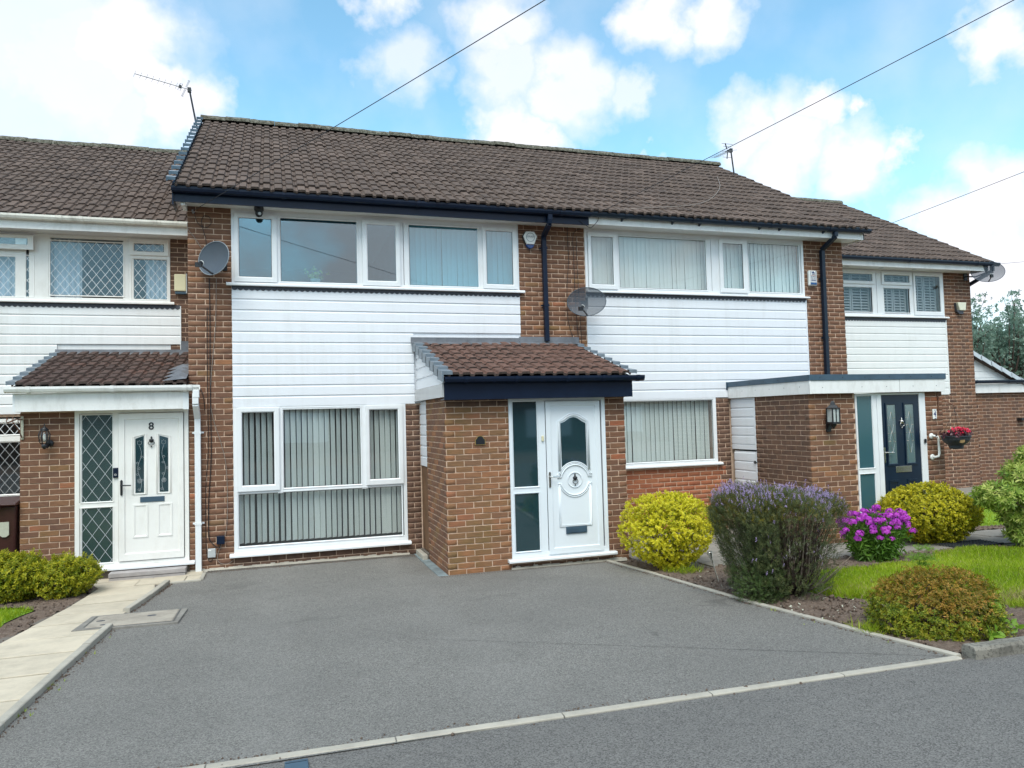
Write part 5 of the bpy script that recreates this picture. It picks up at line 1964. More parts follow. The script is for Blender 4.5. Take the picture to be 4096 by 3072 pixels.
# manhole
mh = empty('manhole_cover', (-.27, -2.6, GZ(-2.6)), 'rectangular concrete inspection cover lying across the kerb gap between path and driveway', 'manhole cover')
slab(0, 0, 0, 0, .022, .03, [(-.70, -2.26), (-.74, -2.92), (.19, -2.97), (.21, -2.29)], 0).build('cover_frame', 'manhole_frame', mh)
slab(0, 0, 0, 0, .028, .03, [(-.62, -2.33), (-.64, -2.87), (.13, -2.90), (.13, -2.33)], 0).build('lid', 'manhole', mh)
m = MB()
for x, y in ((-.55, -2.6), (-.1, -2.56), (-.48, -2.80)):
    m.lathe((x, y, GZ(y) + .031), [(.028, 0), (.024, .003)], 10, sx=1.6)
m.build('lifting_eye', 'lead_dark', mh)
m = MB()
for a, b in (((-.635, -2.32), (-.655, -2.885)), ((-.655, -2.885), (.14, -2.915)), ((.14, -2.915), (.14, -2.32))):
    d = (Vector(b) - Vector(a)).normalized()
    nr = Vector((-d.y, d.x)) * .005
    m.add([(a[0] - nr.x, a[1] - nr.y, GZ(a[1]) + .0275), (b[0] - nr.x, b[1] - nr.y, GZ(b[1]) + .0275), (b[0] + nr.x, b[1] + nr.y, GZ(b[1]) + .0275), (a[0] + nr.x, a[1] + nr.y, GZ(a[1]) + .0275)], [(0, 1, 2, 3)])
m.build('joint', 'black_metal', mh)

# gully in the road, only its top edge in view
gy = empty('road_gully', (1.17, -6.85, GZ(-6.85)), 'blue-grey plastic gully lid at the bottom edge, just in front of the cream strip', 'gully')
m = MB(); m.box(1.115, 1.232, -7.05, -6.735, GZ(-6.85) - .05, GZ(-6.85) + .012); m.build('lid', 'gully', gy, bevel=.004)
MB().box(1.12, 1.227, -6.765, -6.761, GZ(-6.85) + .0121, GZ(-6.85) + .0135).build('seam', 'black_metal', gy)

# drainage channels against the walls
for nm, x0, x1, y, lab in (('drain_channel', .22, 3.0, -.085, 'slotted drain channel along the foot of the wall below the big ground floor window'),
                           ('drain_channel', 3.02, 5.30, -1.775, 'slotted drain channel across the foot of the tiled porch and white door')):
    d = empty(nm, ((x0 + x1) / 2, y, .04), lab, 'drain')
    MB().box(x0, x1, y - .035, y + .03, .0, .0465).build('channel', 'lead_dark', d)
    m = MB()
    n = int((x1 - x0) / .034)
    for i in range(n):
        m.box(x0 + i * .034, x0 + i * .034 + .015, y - .034, y + .028, .0467, .0545)
    m.box(x0, x1, y - .040, y - .035, .04, .0545).box(x0, x1, y + .029, y + .034, .04, .0545)
    o = m.build('grating_bar', 'plinth', d); o['kind'] = 'stuff'
m = MB()
for (x0, x1, y0) in ((.0, 2.98, 0), (3.95, 5.62, -1.70)):
    n = int((x1 - x0) / .06)
    for i in range(n):
        a = x0 + i * .06
        m.prism([(y0 + .0, .03), (y0 - .045 - random.uniform(0, .01), .04), (y0 - .02, .062 + random.uniform(0, .016)), (y0 + .0, .07 + random.uniform(0, .02))], 'x', a, a + .06)
o = m.build('mortar_haunch', 'edging'); o['kind'] = 'structure'
tag(MB().prism([(3.005, -1.715), (3.13, -1.715), (3.12, -.02), (3.0, -.02)], 'z', .03, .052).build('slate_strip', 'slate_strip'), 'blue-grey slate strip laid along the left side of the brick porch', 'paving strip')
tag(MB().box(3.03, 3.10, -.55, -.02, .03, .115).build('step_block', 'edging', bevel=.006), 'small concrete block at the foot of the brown side gate', 'block')

# door step of number 8
st = empty('door_step', (-.47, -.13, .05), 'two-tier grey stone step below the white door numbered 8', 'step')
MB().box(-.93, -.03, -.245, -.012, .098, .150).build('tread', 'step_grey', st, bevel=.004)
MB().box(-.925, -.035, -.238, -.012, .045, .092).build('riser', 'step_grey', st, bevel=.004)

# right-hand garden paving
pt = sheet('patio', [(5.66, -.02), (5.66, -2.3), (6.0, -2.85), (9.3, -3.05), (10.5, -3.35), (13.8, -3.2), (13.8, -2.35), (11.2, -2.0), (8.4, -1.96), (8.4, -.02)], 'plinth', -.008)
for i in range(5):
    for k in range(5):
        x0, y0 = 5.66 + i * .56, -.04 - k * .60
        if i == 0 and k > 3:
            continue
        c = .02 * (k % 2)
        slab(x0, x0 + .556, y0 - .595, y0, .004, .03, [(x0 + c, y0), (x0 + c, y0 - .596), (x0 + .556 + c, y0 - .596), (x0 + .556 + c, y0)]).build('paving_flag', 'patio', pt)
for i in range(8):
    x0 = 8.46 + i * .62
    for k in range(2):
        y0 = -2.0 - k * .58 - (.02 * i if i > 2 else 0)
        if k == 1 and i in (4,):
            continue
        slab(0, 0, 0, 0, .006, .03, [(x0, y0), (x0, y0 - .57), (x0 + .61, y0 - .57), (x0 + .61, y0)]).build('paving_flag', 'patio', pt)
mt = empty('drain_mat', (10.05, -3.05, .1), 'black openwork rubber mat on the garden path beside the wide golden bush', 'mat')
m = MB()
z = GZ(-3.05) + .016
m.ring_ = None
for i in range(14):
    m.box(9.66 + i * .055, 9.672 + i * .055, -3.20, -2.90, z, z + .012)
for k in range(7):
    m.box(9.64, 10.42, -3.20 + k * .05, -3.19 + k * .05, z + .002, z + .014)
m.box(9.62, 10.44, -3.225, -3.20, z, z + .016)
m.build('mat_grid', 'mesh_mat', mt)
ks = empty('low_kerb', (16.5, 1.0, .1), 'pale paved strip with dark kerb at the foot of the far right wall', 'kerb')
MB().box(14.3, 21, .9, 1.94, .0, .16).build('strip', 'patio', ks)
MB().box(14.3, 21, .86, .898, .0, .13).build('kerb_face', 'lead_dark', ks)


# =================================================================== PLANT TOOLS
def hexleaf(L, w, fold=.12):
    return np.array([(0, 0, 0), (w / 2, .35 * L, fold * L), (w * .38, .7 * L, fold * .6 * L), (0, L, 0), (-w * .38, .7 * L, fold * .6 * L), (-w / 2, .35 * L, fold * L)]), [(0, 1, 2, 3), (0, 3, 4, 5)]


def quadleaf(L, w, fold=.1):
    return np.array([(0, 0, 0), (w / 2, .45 * L, fold * L), (0, L, 0), (-w / 2, .45 * L, fold * L)]), [(0, 1, 2, 3)]


def sprig(n, length, leaf, spread=(35, 75), seed=0, taper=.35):
    """leaves around a short upward (z) axis"""
    r_ = np.random.default_rng(seed)
    V, F, T = [], [], []
    k = 0
    lv, lf = leaf
    for i in range(n):
        t = i / max(1, n - 1)
        az = i * 2.4 + r_.uniform(-.4, .4)
        el = R(spread[1] + (spread[0] - spread[1]) * t + r_.uniform(-12, 12))      # angle from the axis
        s = (1 - taper * t) * r_.uniform(.8, 1.15)
        # leaf y axis -> direction, z -> up-ish
        d = np.array([math.sin(el) * math.cos(az), math.sin(el) * math.sin(az), math.cos(el)])
        side = np.array([-math.sin(az), math.cos(az), 0])
        up = np.cross(side, d)
        P = lv * s
        W = P[:, :1] * side + P[:, 1:2] * d + P[:, 2:3] * up * -1 + np.array([0, 0, length * t])
        V.append(W)
        F += [tuple(a + k for a in f) for f in lf]
        T += [r_.random()] * len(W)
        k += len(W)
    return np.concatenate(V), np.array(F), np.array(T)


def instance(templates, Pn, Ax, scale, tone_in=None, tone_mix=.5):
    """place templates (V,F,T) at points Pn with local z along Ax"""
    outV, outF, outT = [], [], []
    base = 0
    N = len(Pn)
    pick = rng.integers(0, len(templates), N)
    roll = rng.uniform(0, 2 * math.pi, N)
    Ax = Ax / np.linalg.norm(Ax, axis=1, keepdims=True)
    ref = np.where(np.abs(Ax[:, 2:3]) < .9, np.array([[0, 0, 1.]]), np.array([[1., 0, 0]]))
    U = np.cross(ref, Ax); U /= np.linalg.norm(U, axis=1, keepdims=True)
    Wv = np.cross(Ax, U)
    c, s = np.cos(roll)[:, None], np.sin(roll)[:, None]
    U2, W2 = U * c + Wv * s, -U * s + Wv * c
    scale = np.broadcast_to(scale, (N,))
    tin = rng.random(N) if tone_in is None else tone_in
    for ti, (V, F, T) in enumerate(templates):
        ix = np.where(pick == ti)[0]
        if len(ix) == 0:
            continue
        v = (V[None, :, 0:1] * U2[ix][:, None, :] + V[None, :, 1:2] * W2[ix][:, None, :] + V[None, :, 2:3] * Ax[ix][:, None, :]) * scale[ix][:, None, None] + Pn[ix][:, None, :]
        nv = len(V)
        f = F[None] + (np.arange(len(ix)) * nv)[:, None, None] + base
        t = (T[None] * (1 - tone_mix) + tin[ix][:, None] * tone_mix)
        outV.append(v.reshape(-1, 3)); outF.append(f.reshape(-1, F.shape[1])); outT.append(t.reshape(-1))
        base += nv * len(ix)
    return np.concatenate(outV), np.concatenate(outF), np.clip(np.concatenate(outT), 0, 1)


def lumps(k, seed):
    r_ = np.random.default_rng(seed)
    d = r_.normal(size=(k, 3)); d /= np.linalg.norm(d, axis=1, keepdims=True)
    a = r_.uniform(-.15, .17, k)
    w = r_.uniform(6, 22, k)
    def f(D):
        s = np.ones(len(D))
        for i in range(k):
            s += a[i] * np.exp(-w[i] * (1 - D @ d[i]))
        return s
    return f


def shrub_points(c, r, n, seed, inner=.35, zmin=None, taper=.30):
    r_ = np.random.default_rng(seed)
    D = r_.normal(size=(n, 3)); D /= np.linalg.norm(D, axis=1, keepdims=True)
    f = lumps(22, seed)
    u = np.where(r_.random(n) < inner, r_.uniform(.45, .88, n), r_.uniform(.88, 1.03, n))
    rad = f(D) * u
    pinch = 1 - taper * np.clip(-D[:, 2], 0, 1) ** 1.2
    P = np.array(c) + D * np.array(r) * rad[:, None] * np.stack([pinch, pinch, np.ones(n)], 1)
    if zmin is not None:
        k = P[:, 2] > zmin + .01
        P, D = P[k], D[k]
    Ax = D * 1.0 + np.array([0, 0, .55]) + r_.normal(size=D.shape) * .35
    return P, Ax, D


def stems(root, base, tips, mat='bark', r0=.008, name='stem', sag=.1):
    m = MB()
    for (b, t) in zip(base, tips):
        b, t = Vector(b), Vector(t)
        mid = b.lerp(t, .5) + Vector((random.uniform(-.04, .04), random.uniform(-.04, .04), sag * (t - b).length * random.uniform(-.3, .6)))
        m.tube([b, b.lerp(mid, .55), mid, t], [r0, r0 * .8, r0 * .6, r0 * .3], 5)
    return m.build(name, mat, root, smooth=True)


def shrub(label, cat, loc, r, n, leafm, templates, scale, seed, group=None, inner=.35, zc=None, name='shrub', tonebias=None, stemn=26, axis_up=.55, shoots=90):
    x, y = loc
    zg = GZ(y)
    zc = zc if zc is not None else zg + r[2] * .95
    root = empty(name, (x, y, zg), label, cat, group)
    P, Ax, D = shrub_points((x, y, zc), r, n, seed, inner, zg)
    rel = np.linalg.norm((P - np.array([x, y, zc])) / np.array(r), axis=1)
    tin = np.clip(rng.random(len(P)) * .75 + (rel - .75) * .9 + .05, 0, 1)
    # stray shoots standing proud of the outline
    k = rng.integers(0, len(P), shoots)
    sp, sa = [], []
    for q in k:
        if P[q, 2] < zc - .1:
            continue
        d_ = D[q] * .6 + np.array([0, 0, .8]) + rng.normal(0, .2, 3)
        d_ /= np.linalg.norm(d_)
        for st_ in (.02, .045, .07, .09)[:rng.integers(2, 5)]:
            sp.append(P[q] + d_ * st_); sa.append(d_ + rng.normal(0, .15, 3))
    if sp:
        P = np.concatenate([P, sp]); Ax = np.concatenate([Ax, sa]); tin = np.concatenate([tin, rng.uniform(.55, .95, len(sp))])
    if tonebias:
        tin = np.clip(tonebias(P, D, tin), 0, 1)
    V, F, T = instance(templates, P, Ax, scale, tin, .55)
    arrays_obj('foliage', V, F, leafm, root, T, 'stuff')
    tips = [tuple(p) for p in P[rng.integers(0, len(P), stemn)]]
    stems(root, [(x + random.uniform(-.08, .08), y + random.uniform(-.08, .08), zg - .02) for _ in tips], tips)
    return root


# --- golden euonymus bushes
gl = [sprig(7, .032, hexleaf(.040, .023, .18), (30, 78), s) for s in range(5)]
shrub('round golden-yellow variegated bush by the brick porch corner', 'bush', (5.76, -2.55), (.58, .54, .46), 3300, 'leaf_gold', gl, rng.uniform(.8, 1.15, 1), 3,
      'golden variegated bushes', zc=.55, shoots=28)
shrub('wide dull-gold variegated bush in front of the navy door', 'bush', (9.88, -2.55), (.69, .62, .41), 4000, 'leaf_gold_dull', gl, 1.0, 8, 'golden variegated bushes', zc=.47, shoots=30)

# --- left azaleas beside the path
al = [sprig(7, .02, hexleaf(.040, .015, .1), (40, 85), 20 + s) for s in range(4)]
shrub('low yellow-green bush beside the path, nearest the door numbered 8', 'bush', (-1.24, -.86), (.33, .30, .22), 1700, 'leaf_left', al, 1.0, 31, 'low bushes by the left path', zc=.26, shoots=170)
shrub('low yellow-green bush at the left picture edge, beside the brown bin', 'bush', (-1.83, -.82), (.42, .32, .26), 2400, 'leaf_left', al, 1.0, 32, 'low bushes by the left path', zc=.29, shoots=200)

# --- bronze and green foreground bush
az = empty('azalea', (6.15, -6.05, GZ(-6.05)), 'spreading bronze-topped green bush in the bed at the corner of driveway and road', 'bush')
als = [sprig(7, .016, hexleaf(.030, .013, .1), (40, 85), 50 + s) for s in range(5)]
P, Ax, D = shrub_points((6.17, -6.10, .31), (.50, .47, .36), 5400, 55, .3, GZ(-6.0), taper=0)
P = P + rng.normal(0, .022, P.shape) * np.array([1, 1, .8])
sel = (P[:, 2] + rng.normal(0, .045, len(P)) - .09 * np.sin(P[:, 0] * 6)) > .45
V, F, T = instance(als, P[~sel], Ax[~sel], 1.0)
arrays_obj('foliage', V, F, 'leaf_azalea', az, T, 'stuff')
V, F, T = instance(als, P[sel], Ax[sel], .85)
o = arrays_obj('foliage', V, F, 'leaf_bronze', az, T, 'stuff'); o['label'] = 'bronze upper foliage'
tips = [tuple(p) for p in P[rng.integers(0, len(P), 40)]]
stems(az, [(6.15 + random.uniform(-.3, .3), -6.05 + random.uniform(-.2, .2), GZ(-6) - .01) for _ in tips], tips)
wd = empty('weed', (6.2, -6.2, GZ(-6.2)), 'fresh green weeds with one feathery top growing up through the bronze bush', 'weed')
m = MB()
for (x, y, h) in ((6.27, -5.85, .56), (6.22, -5.9, .50), (6.33, -5.88, .46)):
    m.tube([(x, y, GZ(y)), (x + .02, y, GZ(y) + h * .6), (x - .01, y, GZ(y) + h)], [.005, .004, .002], 5)
m.build('stem', 'leaf_weed', wd)
P = []
for (cx, cz, wx) in ((6.26, .735, .10), (6.33, .70, .07), (6.19, .715, .06), (6.30, .655, .05), (6.27, .58, .09), (6.24, .52, .10), (6.30, .79, .10)):
    for _ in range(85):
        P.append((cx + random.gauss(0, wx * .5), -5.87 + random.gauss(0, .04), cz + random.gauss(0, .010)))
P = np.array(P)
V, F, T = instance([sprig(6, .008, quadleaf(.018, .005), (50, 88), 70 + s) for s in range(3)], P, np.tile([[0, -.2, 1.]], (len(P), 1)) + rng.normal(size=(len(P), 3)) * .3, 1)
arrays_obj('feathery_leaves', V, F, 'leaf_weed', wd, T, 'stuff')
P = np.array([(6.33, -6.46, .40), (6.30, -6.45, .44), (6.38, -6.48, .33), (6.45, -6.5, .30), (6.52, -6.5, .26), (6.10, -6.62, .27), (6.02, -6.68, .25), (5.84, -6.75, .24), (5.78, -6.72, .25), (6.18, -6.6, .30), (6.36, -6.44, .47)])
V, F, T = instance([sprig(4, .01, hexleaf(.085, .045, .1), (45, 80), 80 + s) for s in range(3)], P, np.tile([[-.2, -.7, .7]], (len(P), 1)) + rng.normal(size=(len(P), 3)) * .25, rng.uniform(.9, 1.4, len(P)))
arrays_obj('broad_leaves', V, F, 'leaf_weed', wd, T, 'stuff')

# --- hebe-like bush with lilac flowers
hb = empty('flowering_shrub', (5.92, -4.55, GZ(-4.55)), 'tall flat-topped twiggy evergreen shrub with small lilac flowers along its top', 'shrub')
hx, hy, hz = 5.92, -4.50, GZ(-4.5)
need = [sprig(11, .05, quadleaf(.024, .0055, .05), (35, 70), 100 + s, .2) for s in range(5)]
N = 16000
th = rng.uniform(0, 2 * math.pi, N)
h = rng.random(N) ** .62
rr = (.50 + .22 * np.minimum(h * 1.2, 1)) * (1 + .10 * np.sin(th * 3 + 1) + .07 * np.sin(th * 7))
u = np.where(rng.random(N) < .45, rng.uniform(.2, .9, N), rng.uniform(.86, 1.05, N))
u = np.where(h > .88, np.sqrt(rng.random(N)), u)
X = hx + rr * u * np.cos(th) * .93
Y = hy + rr * u * np.sin(th) * .76
Zt = 1.03 * (h * (1 - .10 * u ** 4) + rng.normal(0, .018, N)) + hz
Zt += .035 * np.sin(X * 9) - .10 * (X - hx)
right = (X - hx) * .75 - (Y - hy) * .66            # towards the bare front right
bare = (right > .02) & (h < .84) & (h > .03)
keep = ~(bare & (rng.random(N) > .20 + .5 * (h < .2) * (rng.random(N) > .5)))
low = (h < .45) & (right <= .06)
keep &= ~(low & (u < .8) & (rng.random(N) > .5))
P = np.stack([X, Y, Zt], 1)[keep]
Ax = np.stack([np.cos(th) * .8, np.sin(th) * .8, 1.0 + 0 * th], 1)[keep] + rng.normal(size=(keep.sum(), 3)) * .3
V, F, T = instance(need, P, Ax, rng.uniform(.75, 1.2, len(P)))
arrays_obj('foliage', V, F, 'leaf_hebe', hb, T, 'stuff')
kt = P[:, 2] > hz + .78
V, F, T = instance(need, P[kt][::3] + rng.normal(0, .02, P[kt][::3].shape), Ax[kt][::3], 1.0)
arrays_obj('new_growth', V, F, 'leaf_bronze', hb, T * .45, 'stuff')
PC, AC, _d = shrub_points((5.56, -4.62, .34), (.24, .20, .24), 1100, 66, .4, GZ(-4.7), taper=0)
V, F, T = instance(need, PC, AC, 1.0)
arrays_obj('foliage', V, F, 'leaf_hebe_green', hb, T, 'stuff')
# branches
m = MB(); m2 = MB()
for q in range(150):
    a = random.uniform(0, 2 * math.pi)
    b = Vector((hx + .18 * math.cos(a) * random.random() + .03, hy + .14 * math.sin(a) * random.random(), hz - .02))
    a2 = a + random.gauss(0, .5)
    hh = random.uniform(.55, 1.0)
    rt = (.46 + .22 * hh) * random.uniform(.45, .98)
    t = Vector((hx + rt * math.cos(a2) * .93, hy + rt * math.sin(a2) * .76, hz + 1.0 * hh))
    k1 = b.lerp(t, .35) + Vector((math.cos(a2) * .07, math.sin(a2) * .06, -.05)) + Vector((random.gauss(0, .02), random.gauss(0, .02), 0))
    k2 = b.lerp(t, .7) + Vector((math.cos(a2) * .04, math.sin(a2) * .03, -.01)) + Vector((random.gauss(0, .02), random.gauss(0, .02), 0))
    r0 = random.uniform(.004, .010)
    (m if q % 4 else m2).tube([b, k1, k2, t], [r0, r0 * .8, r0 * .55, r0 * .25], 5)
    for _ in range(3):
        s0 = k1.lerp(k2, random.random())
        s1 = s0 + Vector((math.cos(a2) * .05 + random.gauss(0, .06), math.sin(a2) * .05 + random.gauss(0, .06), random.uniform(.10, .30)))
        m.tube([s0, s0.lerp(s1, .5) + Vector((random.gauss(0, .015), random.gauss(0, .015), 0)), s1], [r0 * .4, r0 * .3, r0 * .15], 4)
for q in range(7):          # pale dead stems at the front right
    a = random.uniform(-1.2, .1)
    b = Vector((hx + .1, hy - .08, hz + .01))
    t = Vector((hx + random.uniform(.35, .62), hy - random.uniform(.05, .35), hz + random.uniform(.03, .65)))
    m2.tube([b, b.lerp(t, .5) + Vector((0, 0, -.06)), t], [.009, .007, .003], 5)
m.build('branches', 'bark', hb, smooth=True)
m2.build('pale_branches', 'bark_pale', hb, smooth=True)
N = 1000
th = rng.uniform(0, 2 * math.pi, N); u = rng.random(N) ** .42
rr = .74 * (1 + .10 * np.sin(th * 3 + 1) + .07 * np.sin(th * 7)) * u
FX = np.stack([hx + rr * np.cos(th) * .93, hy + rr * np.sin(th) * .76, np.full(N, hz + 1.03) + rng.normal(.012, .030, N) - .10 * (u > .93) * rng.random(N)], 1)
FX[:, 2] -= .10 * (FX[:, 0] - hx) + .10 * u ** 4
EX_ = np.array([(hx + random.choice((-.62, -.45, -.30, .1)) + random.gauss(0, .03), hy - .42 + random.gauss(0, .03), hz + random.choice((.45, .62, .8, .95, .3)) + random.gauss(0, .03)) for _ in range(24)])
FX = np.concatenate([FX, EX_])
flo = [sprig(9, .03, quadleaf(.013, .009, .1), (30, 90), 130 + s, .1) for s in range(4)]
V, F, T = instance(flo, FX, np.tile([[0, -.1, 1.]], (len(FX), 1)) + rng.normal(size=(len(FX), 3)) * .35, rng.uniform(.7, 1.2, len(FX)))
arrays_obj('blossom', V, F, 'petal_hebe', hb, T, 'stuff')

# --- phlox
px_, py_ = 8.18, -3.35
pz = GZ(py_)
ph = empty('phlox', (px_, py_, pz), 'clump of bright magenta-purple phlox between the lilac shrub and the wide golden bush', 'flowers')
m = MB()
heads = []
for q in range(110):
    a, r_ = random.uniform(0, 6.28), math.sqrt(random.random())
    b = Vector((px_ + .24 * r_ * math.cos(a), py_ + .18 * r_ * math.sin(a), pz - .01))
    hh = random.uniform(.50, .74) * (1 - .30 * r_)
    if q % 9 == 0:
        hh *= .6
    t = Vector((px_ + .47 * r_ * math.cos(a), py_ + .36 * r_ * math.sin(a), pz + hh))
    m.tube([b, b.lerp(t, .5) + Vector((0, 0, .03)), t], [.004, .0035, .0025], 5)
    if q % 3 != 1 or r_ > .6:
        heads.append(t)
    if q == 0:
        LP, LA = [], []
    for k in range(17):
        s = .05 + k / 17 * .9
        p = b.lerp(t, s)
        LP.append(tuple(p)); LA.append((random.gauss(0, 1), random.gauss(0, 1), .25))
m.build('stems', 'leaf_phlox', ph, smooth=True)
V, F, T = instance([sprig(2, .004, hexleaf(.085, .018, .05), (60, 95), 150 + s, 0) for s in range(4)], np.array(LP), np.array(LA), rng.uniform(.7, 1.15, len(LP)))
arrays_obj('foliage', V, F, 'leaf_phlox', ph, T, 'stuff')
fl5 = []
for s in range(3):
    V, F, T = [], [], []
    for k in range(5):
        a = k * 2 * math.pi / 5
        u_ = np.array([math.cos(a), math.sin(a), 0]); w_ = np.array([-math.sin(a), math.cos(a), 0])
        b_ = len(V)
        V += [u_ * .001, u_ * .008 + w_ * .0062 + [0, 0, .001], u_ * .0135 + [0, 0, .0004], u_ * .008 - w_ * .0062 + [0, 0, .001]]
        F.append((b_, b_ + 1, b_ + 2, b_ + 3))
        T += [.85 if s == 0 else .55, .35, .15, .35]
    fl5.append((np.array(V, float), np.array(F), np.array(T, float)))
for t in heads:
    n = 46
    D = rng.normal(size=(n, 3)); D[:, 2] = np.abs(D[:, 2]) * .9 - .15; D /= np.linalg.norm(D, axis=1, keepdims=True)
    rr_ = random.uniform(.032, .052)
    P = np.array(t) + D * np.array([rr_, rr_, rr_ * .9])
    V, F, T = instance(fl5, P, D + rng.normal(size=D.shape) * .15, rng.uniform(.9, 1.25, n), None, .45)
    arrays_obj('flower_head', V, F, 'petal_phlox', ph, T)

# --- pieris at the right edge
pi_ = empty('pieris', (10.9, -3.75, GZ(-3.75)), 'lime-green long-leaved shrub cut by the right picture edge', 'shrub')
pl = [sprig(12, .03, hexleaf(.075, .019, .06), (45, 100), 170 + s, .3) for s in range(5)]
PP, AA = [], []
for (cx, cy, cz, a, b, c_, n) in ((10.22, -3.45, .78, .40, .30, .16, 260), (10.62, -3.5, 1.02, .36, .32, .22, 260), (10.95, -3.6, 1.28, .36, .32, .25, 280), (10.55, -3.45, .56, .34, .30, .18, 220),
                                  (11.05, -3.7, .8, .55, .4, .5, 420), (10.52, -3.5, .28, .26, .22, .12, 150), (10.85, -3.6, .35, .4, .3, .28, 240), (10.64, -3.5, 1.28, .16, .15, .12, 70), (11.4, -3.7, 1.1, .5, .4, .5, 260)):
    D = rng.normal(size=(n, 3)); D /= np.linalg.norm(D, axis=1, keepdims=True)
    u = rng.uniform(.6, 1.02, n)
    PP.append(np.array([cx, cy, cz]) + D * np.array([a, b, c_]) * u[:, None]); AA.append(D + [0, 0, .45] + rng.normal(size=D.shape) * .25)
P, Ax = np.concatenate(PP), np.concatenate(AA)
k = P[:, 2] > GZ(-3.7) + .03
V, F, T = instance(pl, P[k], Ax[k], rng.uniform(1.0, 1.4, k.sum()))
arrays_obj('foliage', V, F, 'leaf_pieris', pi_, T, 'stuff')
tips = [tuple(p) for p in P[k][rng.integers(0, k.sum(), 40)]]
stems(pi_, [(10.95 + random.uniform(-.1, .1), -3.75 + random.uniform(-.1, .1), GZ(-3.75) - .02) for _ in tips], tips, r0=.012)


# =================================================================== LAWNS AND SOIL
def inpoly(P, poly):
    x, y = P[:, 0], P[:, 1]
    ins = np.zeros(len(P), bool)
    j = len(poly) - 1
    for i in range(len(poly)):
        xi, yi = poly[i]; xj, yj = poly[j]
        c = ((yi > y) != (yj > y)) & (x < (xj - xi) * (y - yi) / (yj - yi + 1e-12) + xi)
        ins ^= c
        j = i
    return ins


LAWN1 = [(6.28, -4.80), (6.20, -4.45), (6.45, -3.95), (7.0, -3.62), (7.75, -3.72), (8.6, -3.62), (9.2, -3.33), (9.75, -3.24), (10.3, -3.55), (11, -3.9), (13.5, -4.3), (13.5, -6.3), (8.2, -6.1), (7.35, -5.95), (6.9, -5.4)]
LAWN2 = [(10.95, -1.75), (14.2, -1.8), (15.2, .75), (10.95, .75)]
LAWN3 = [(-1.42, -1.42), (-1.56, -2.6), (-1.9, -4.3), (-2.4, -6.4), (-4.5, -6.4), (-4.5, -1.35), (-2.2, -1.22), (-1.6, -1.28)]


def edge_wobble(poly, seed, amp=.05, step=.25):
    r_ = random.Random(seed)
    out = []
    for (xa, ya), (xb, yb) in zip(poly, poly[1:] + poly[:1]):
        n = max(1, int(math.hypot(xb - xa, yb - ya) / step))
        for k in range(n):
            t = k / n
            out.append((xa + (xb - xa) * t + r_.uniform(-amp, amp), ya + (yb - ya) * t + r_.uniform(-amp, amp)))
    return out


def gzv(y):
    return .04 + .035 * np.clip(-1.5 - y, 0, 11)


def lawn(poly, n, seed, hgt, dry=None):
    w = edge_wobble(poly, seed)
    sheet('lawn', w, 'lawn_base', -.010)
    r_ = np.random.default_rng(seed)
    xs, ys = [p[0] for p in w], [p[1] for p in w]
    P = np.stack([r_.uniform(min(xs), max(xs), n * 2), r_.uniform(min(ys), max(ys), n * 2)], 1)
    P = P[inpoly(P, w)][:n]
    N = len(P)
    hh = hgt * r_.uniform(.6, 1.25, N) * (1 + .25 * np.sin(P[:, 0] * 3.1) * np.cos(P[:, 1] * 2.7))
    az = r_.uniform(0, 2 * math.pi, N)
    lean = r_.uniform(.1, .75, N) * hh
    la = r_.uniform(0, 2 * math.pi, N)
    wd_ = r_.uniform(.0022, .0042, N)
    z = gzv(P[:, 1]) - .012
    ux, uy = np.cos(az) * wd_, np.sin(az) * wd_
    lx, ly = np.cos(la) * lean, np.sin(la) * lean
    x, y = P[:, 0], P[:, 1]
    V = np.stack([np.stack([x - ux, y - uy, z], 1), np.stack([x + ux, y + uy, z], 1),
                  np.stack([x + ux * .8 + lx * .35, y + uy * .8 + ly * .35, z + hh * .6], 1), np.stack([x - ux * .8 + lx * .35, y - uy * .8 + ly * .35, z + hh * .6], 1),
                  np.stack([x + ux * .15 + lx, y + uy * .15 + ly, z + hh], 1), np.stack([x - ux * .15 + lx, y - uy * .15 + ly, z + hh], 1)], 1)
    tone_ = np.clip(r_.random(N) * .6 + .2 * np.sin(x * 2.3 + 1) * np.sin(y * 2.9) + .2, 0, 1)
    F1 = np.array([(0, 1, 2, 3), (3, 2, 4, 5)])
    def emit(k, mat, nm):
        v = V[k].reshape(-1, 3)
        f = (F1[None] + (np.arange(k.sum()) * 6)[:, None, None]).reshape(-1, 4)
        o = arrays_obj(nm, v, f, mat, None, np.repeat(tone_[k], 6), 'stuff')
        tag(o, None, None)
        return o
    if dry is not None:
        d = dry(x, y) > r_.random(N)
        emit(~d, 'grass', 'grass')
        o = emit(d, 'grass_dry', 'dry_grass')
    else:
        emit(np.ones(N, bool), 'grass', 'grass')


lawn(LAWN1, 95000, 5, .05, lambda x, y: .07 + .85 * np.exp(-((x - 7.75) ** 2 / .35 + (y + 5.75) ** 2 / .12)) + .35 * np.exp(-((x - 6.9) ** 2 / .15 + (y + 4.9) ** 2 / .08)))
lawn(LAWN2, 9000, 6, .05)
lawn(LAWN3, 42000, 9, .065)
# tufts hanging over the bed edges
def tuft(pts, n, hgt, nm='grass_tuft'):
    P = np.repeat(np.array(pts), n, 0) + np.concatenate([rng.normal(0, .05, (len(pts) * n, 2)), np.zeros((len(pts) * n, 1))], 1)
    blade = [sprig(4, .004, quadleaf(.10 * hgt, .005, .02), (15, 60), 190 + s, 0) for s in range(3)]
    V, F, T = instance(blade, P, np.tile([[0, 0, 1.]], (len(P), 1)) + rng.normal(size=(len(P), 3)) * .25, rng.uniform(.6, 1.2, len(P)))
    return arrays_obj(nm, V, F, 'grass', None, T, 'stuff')


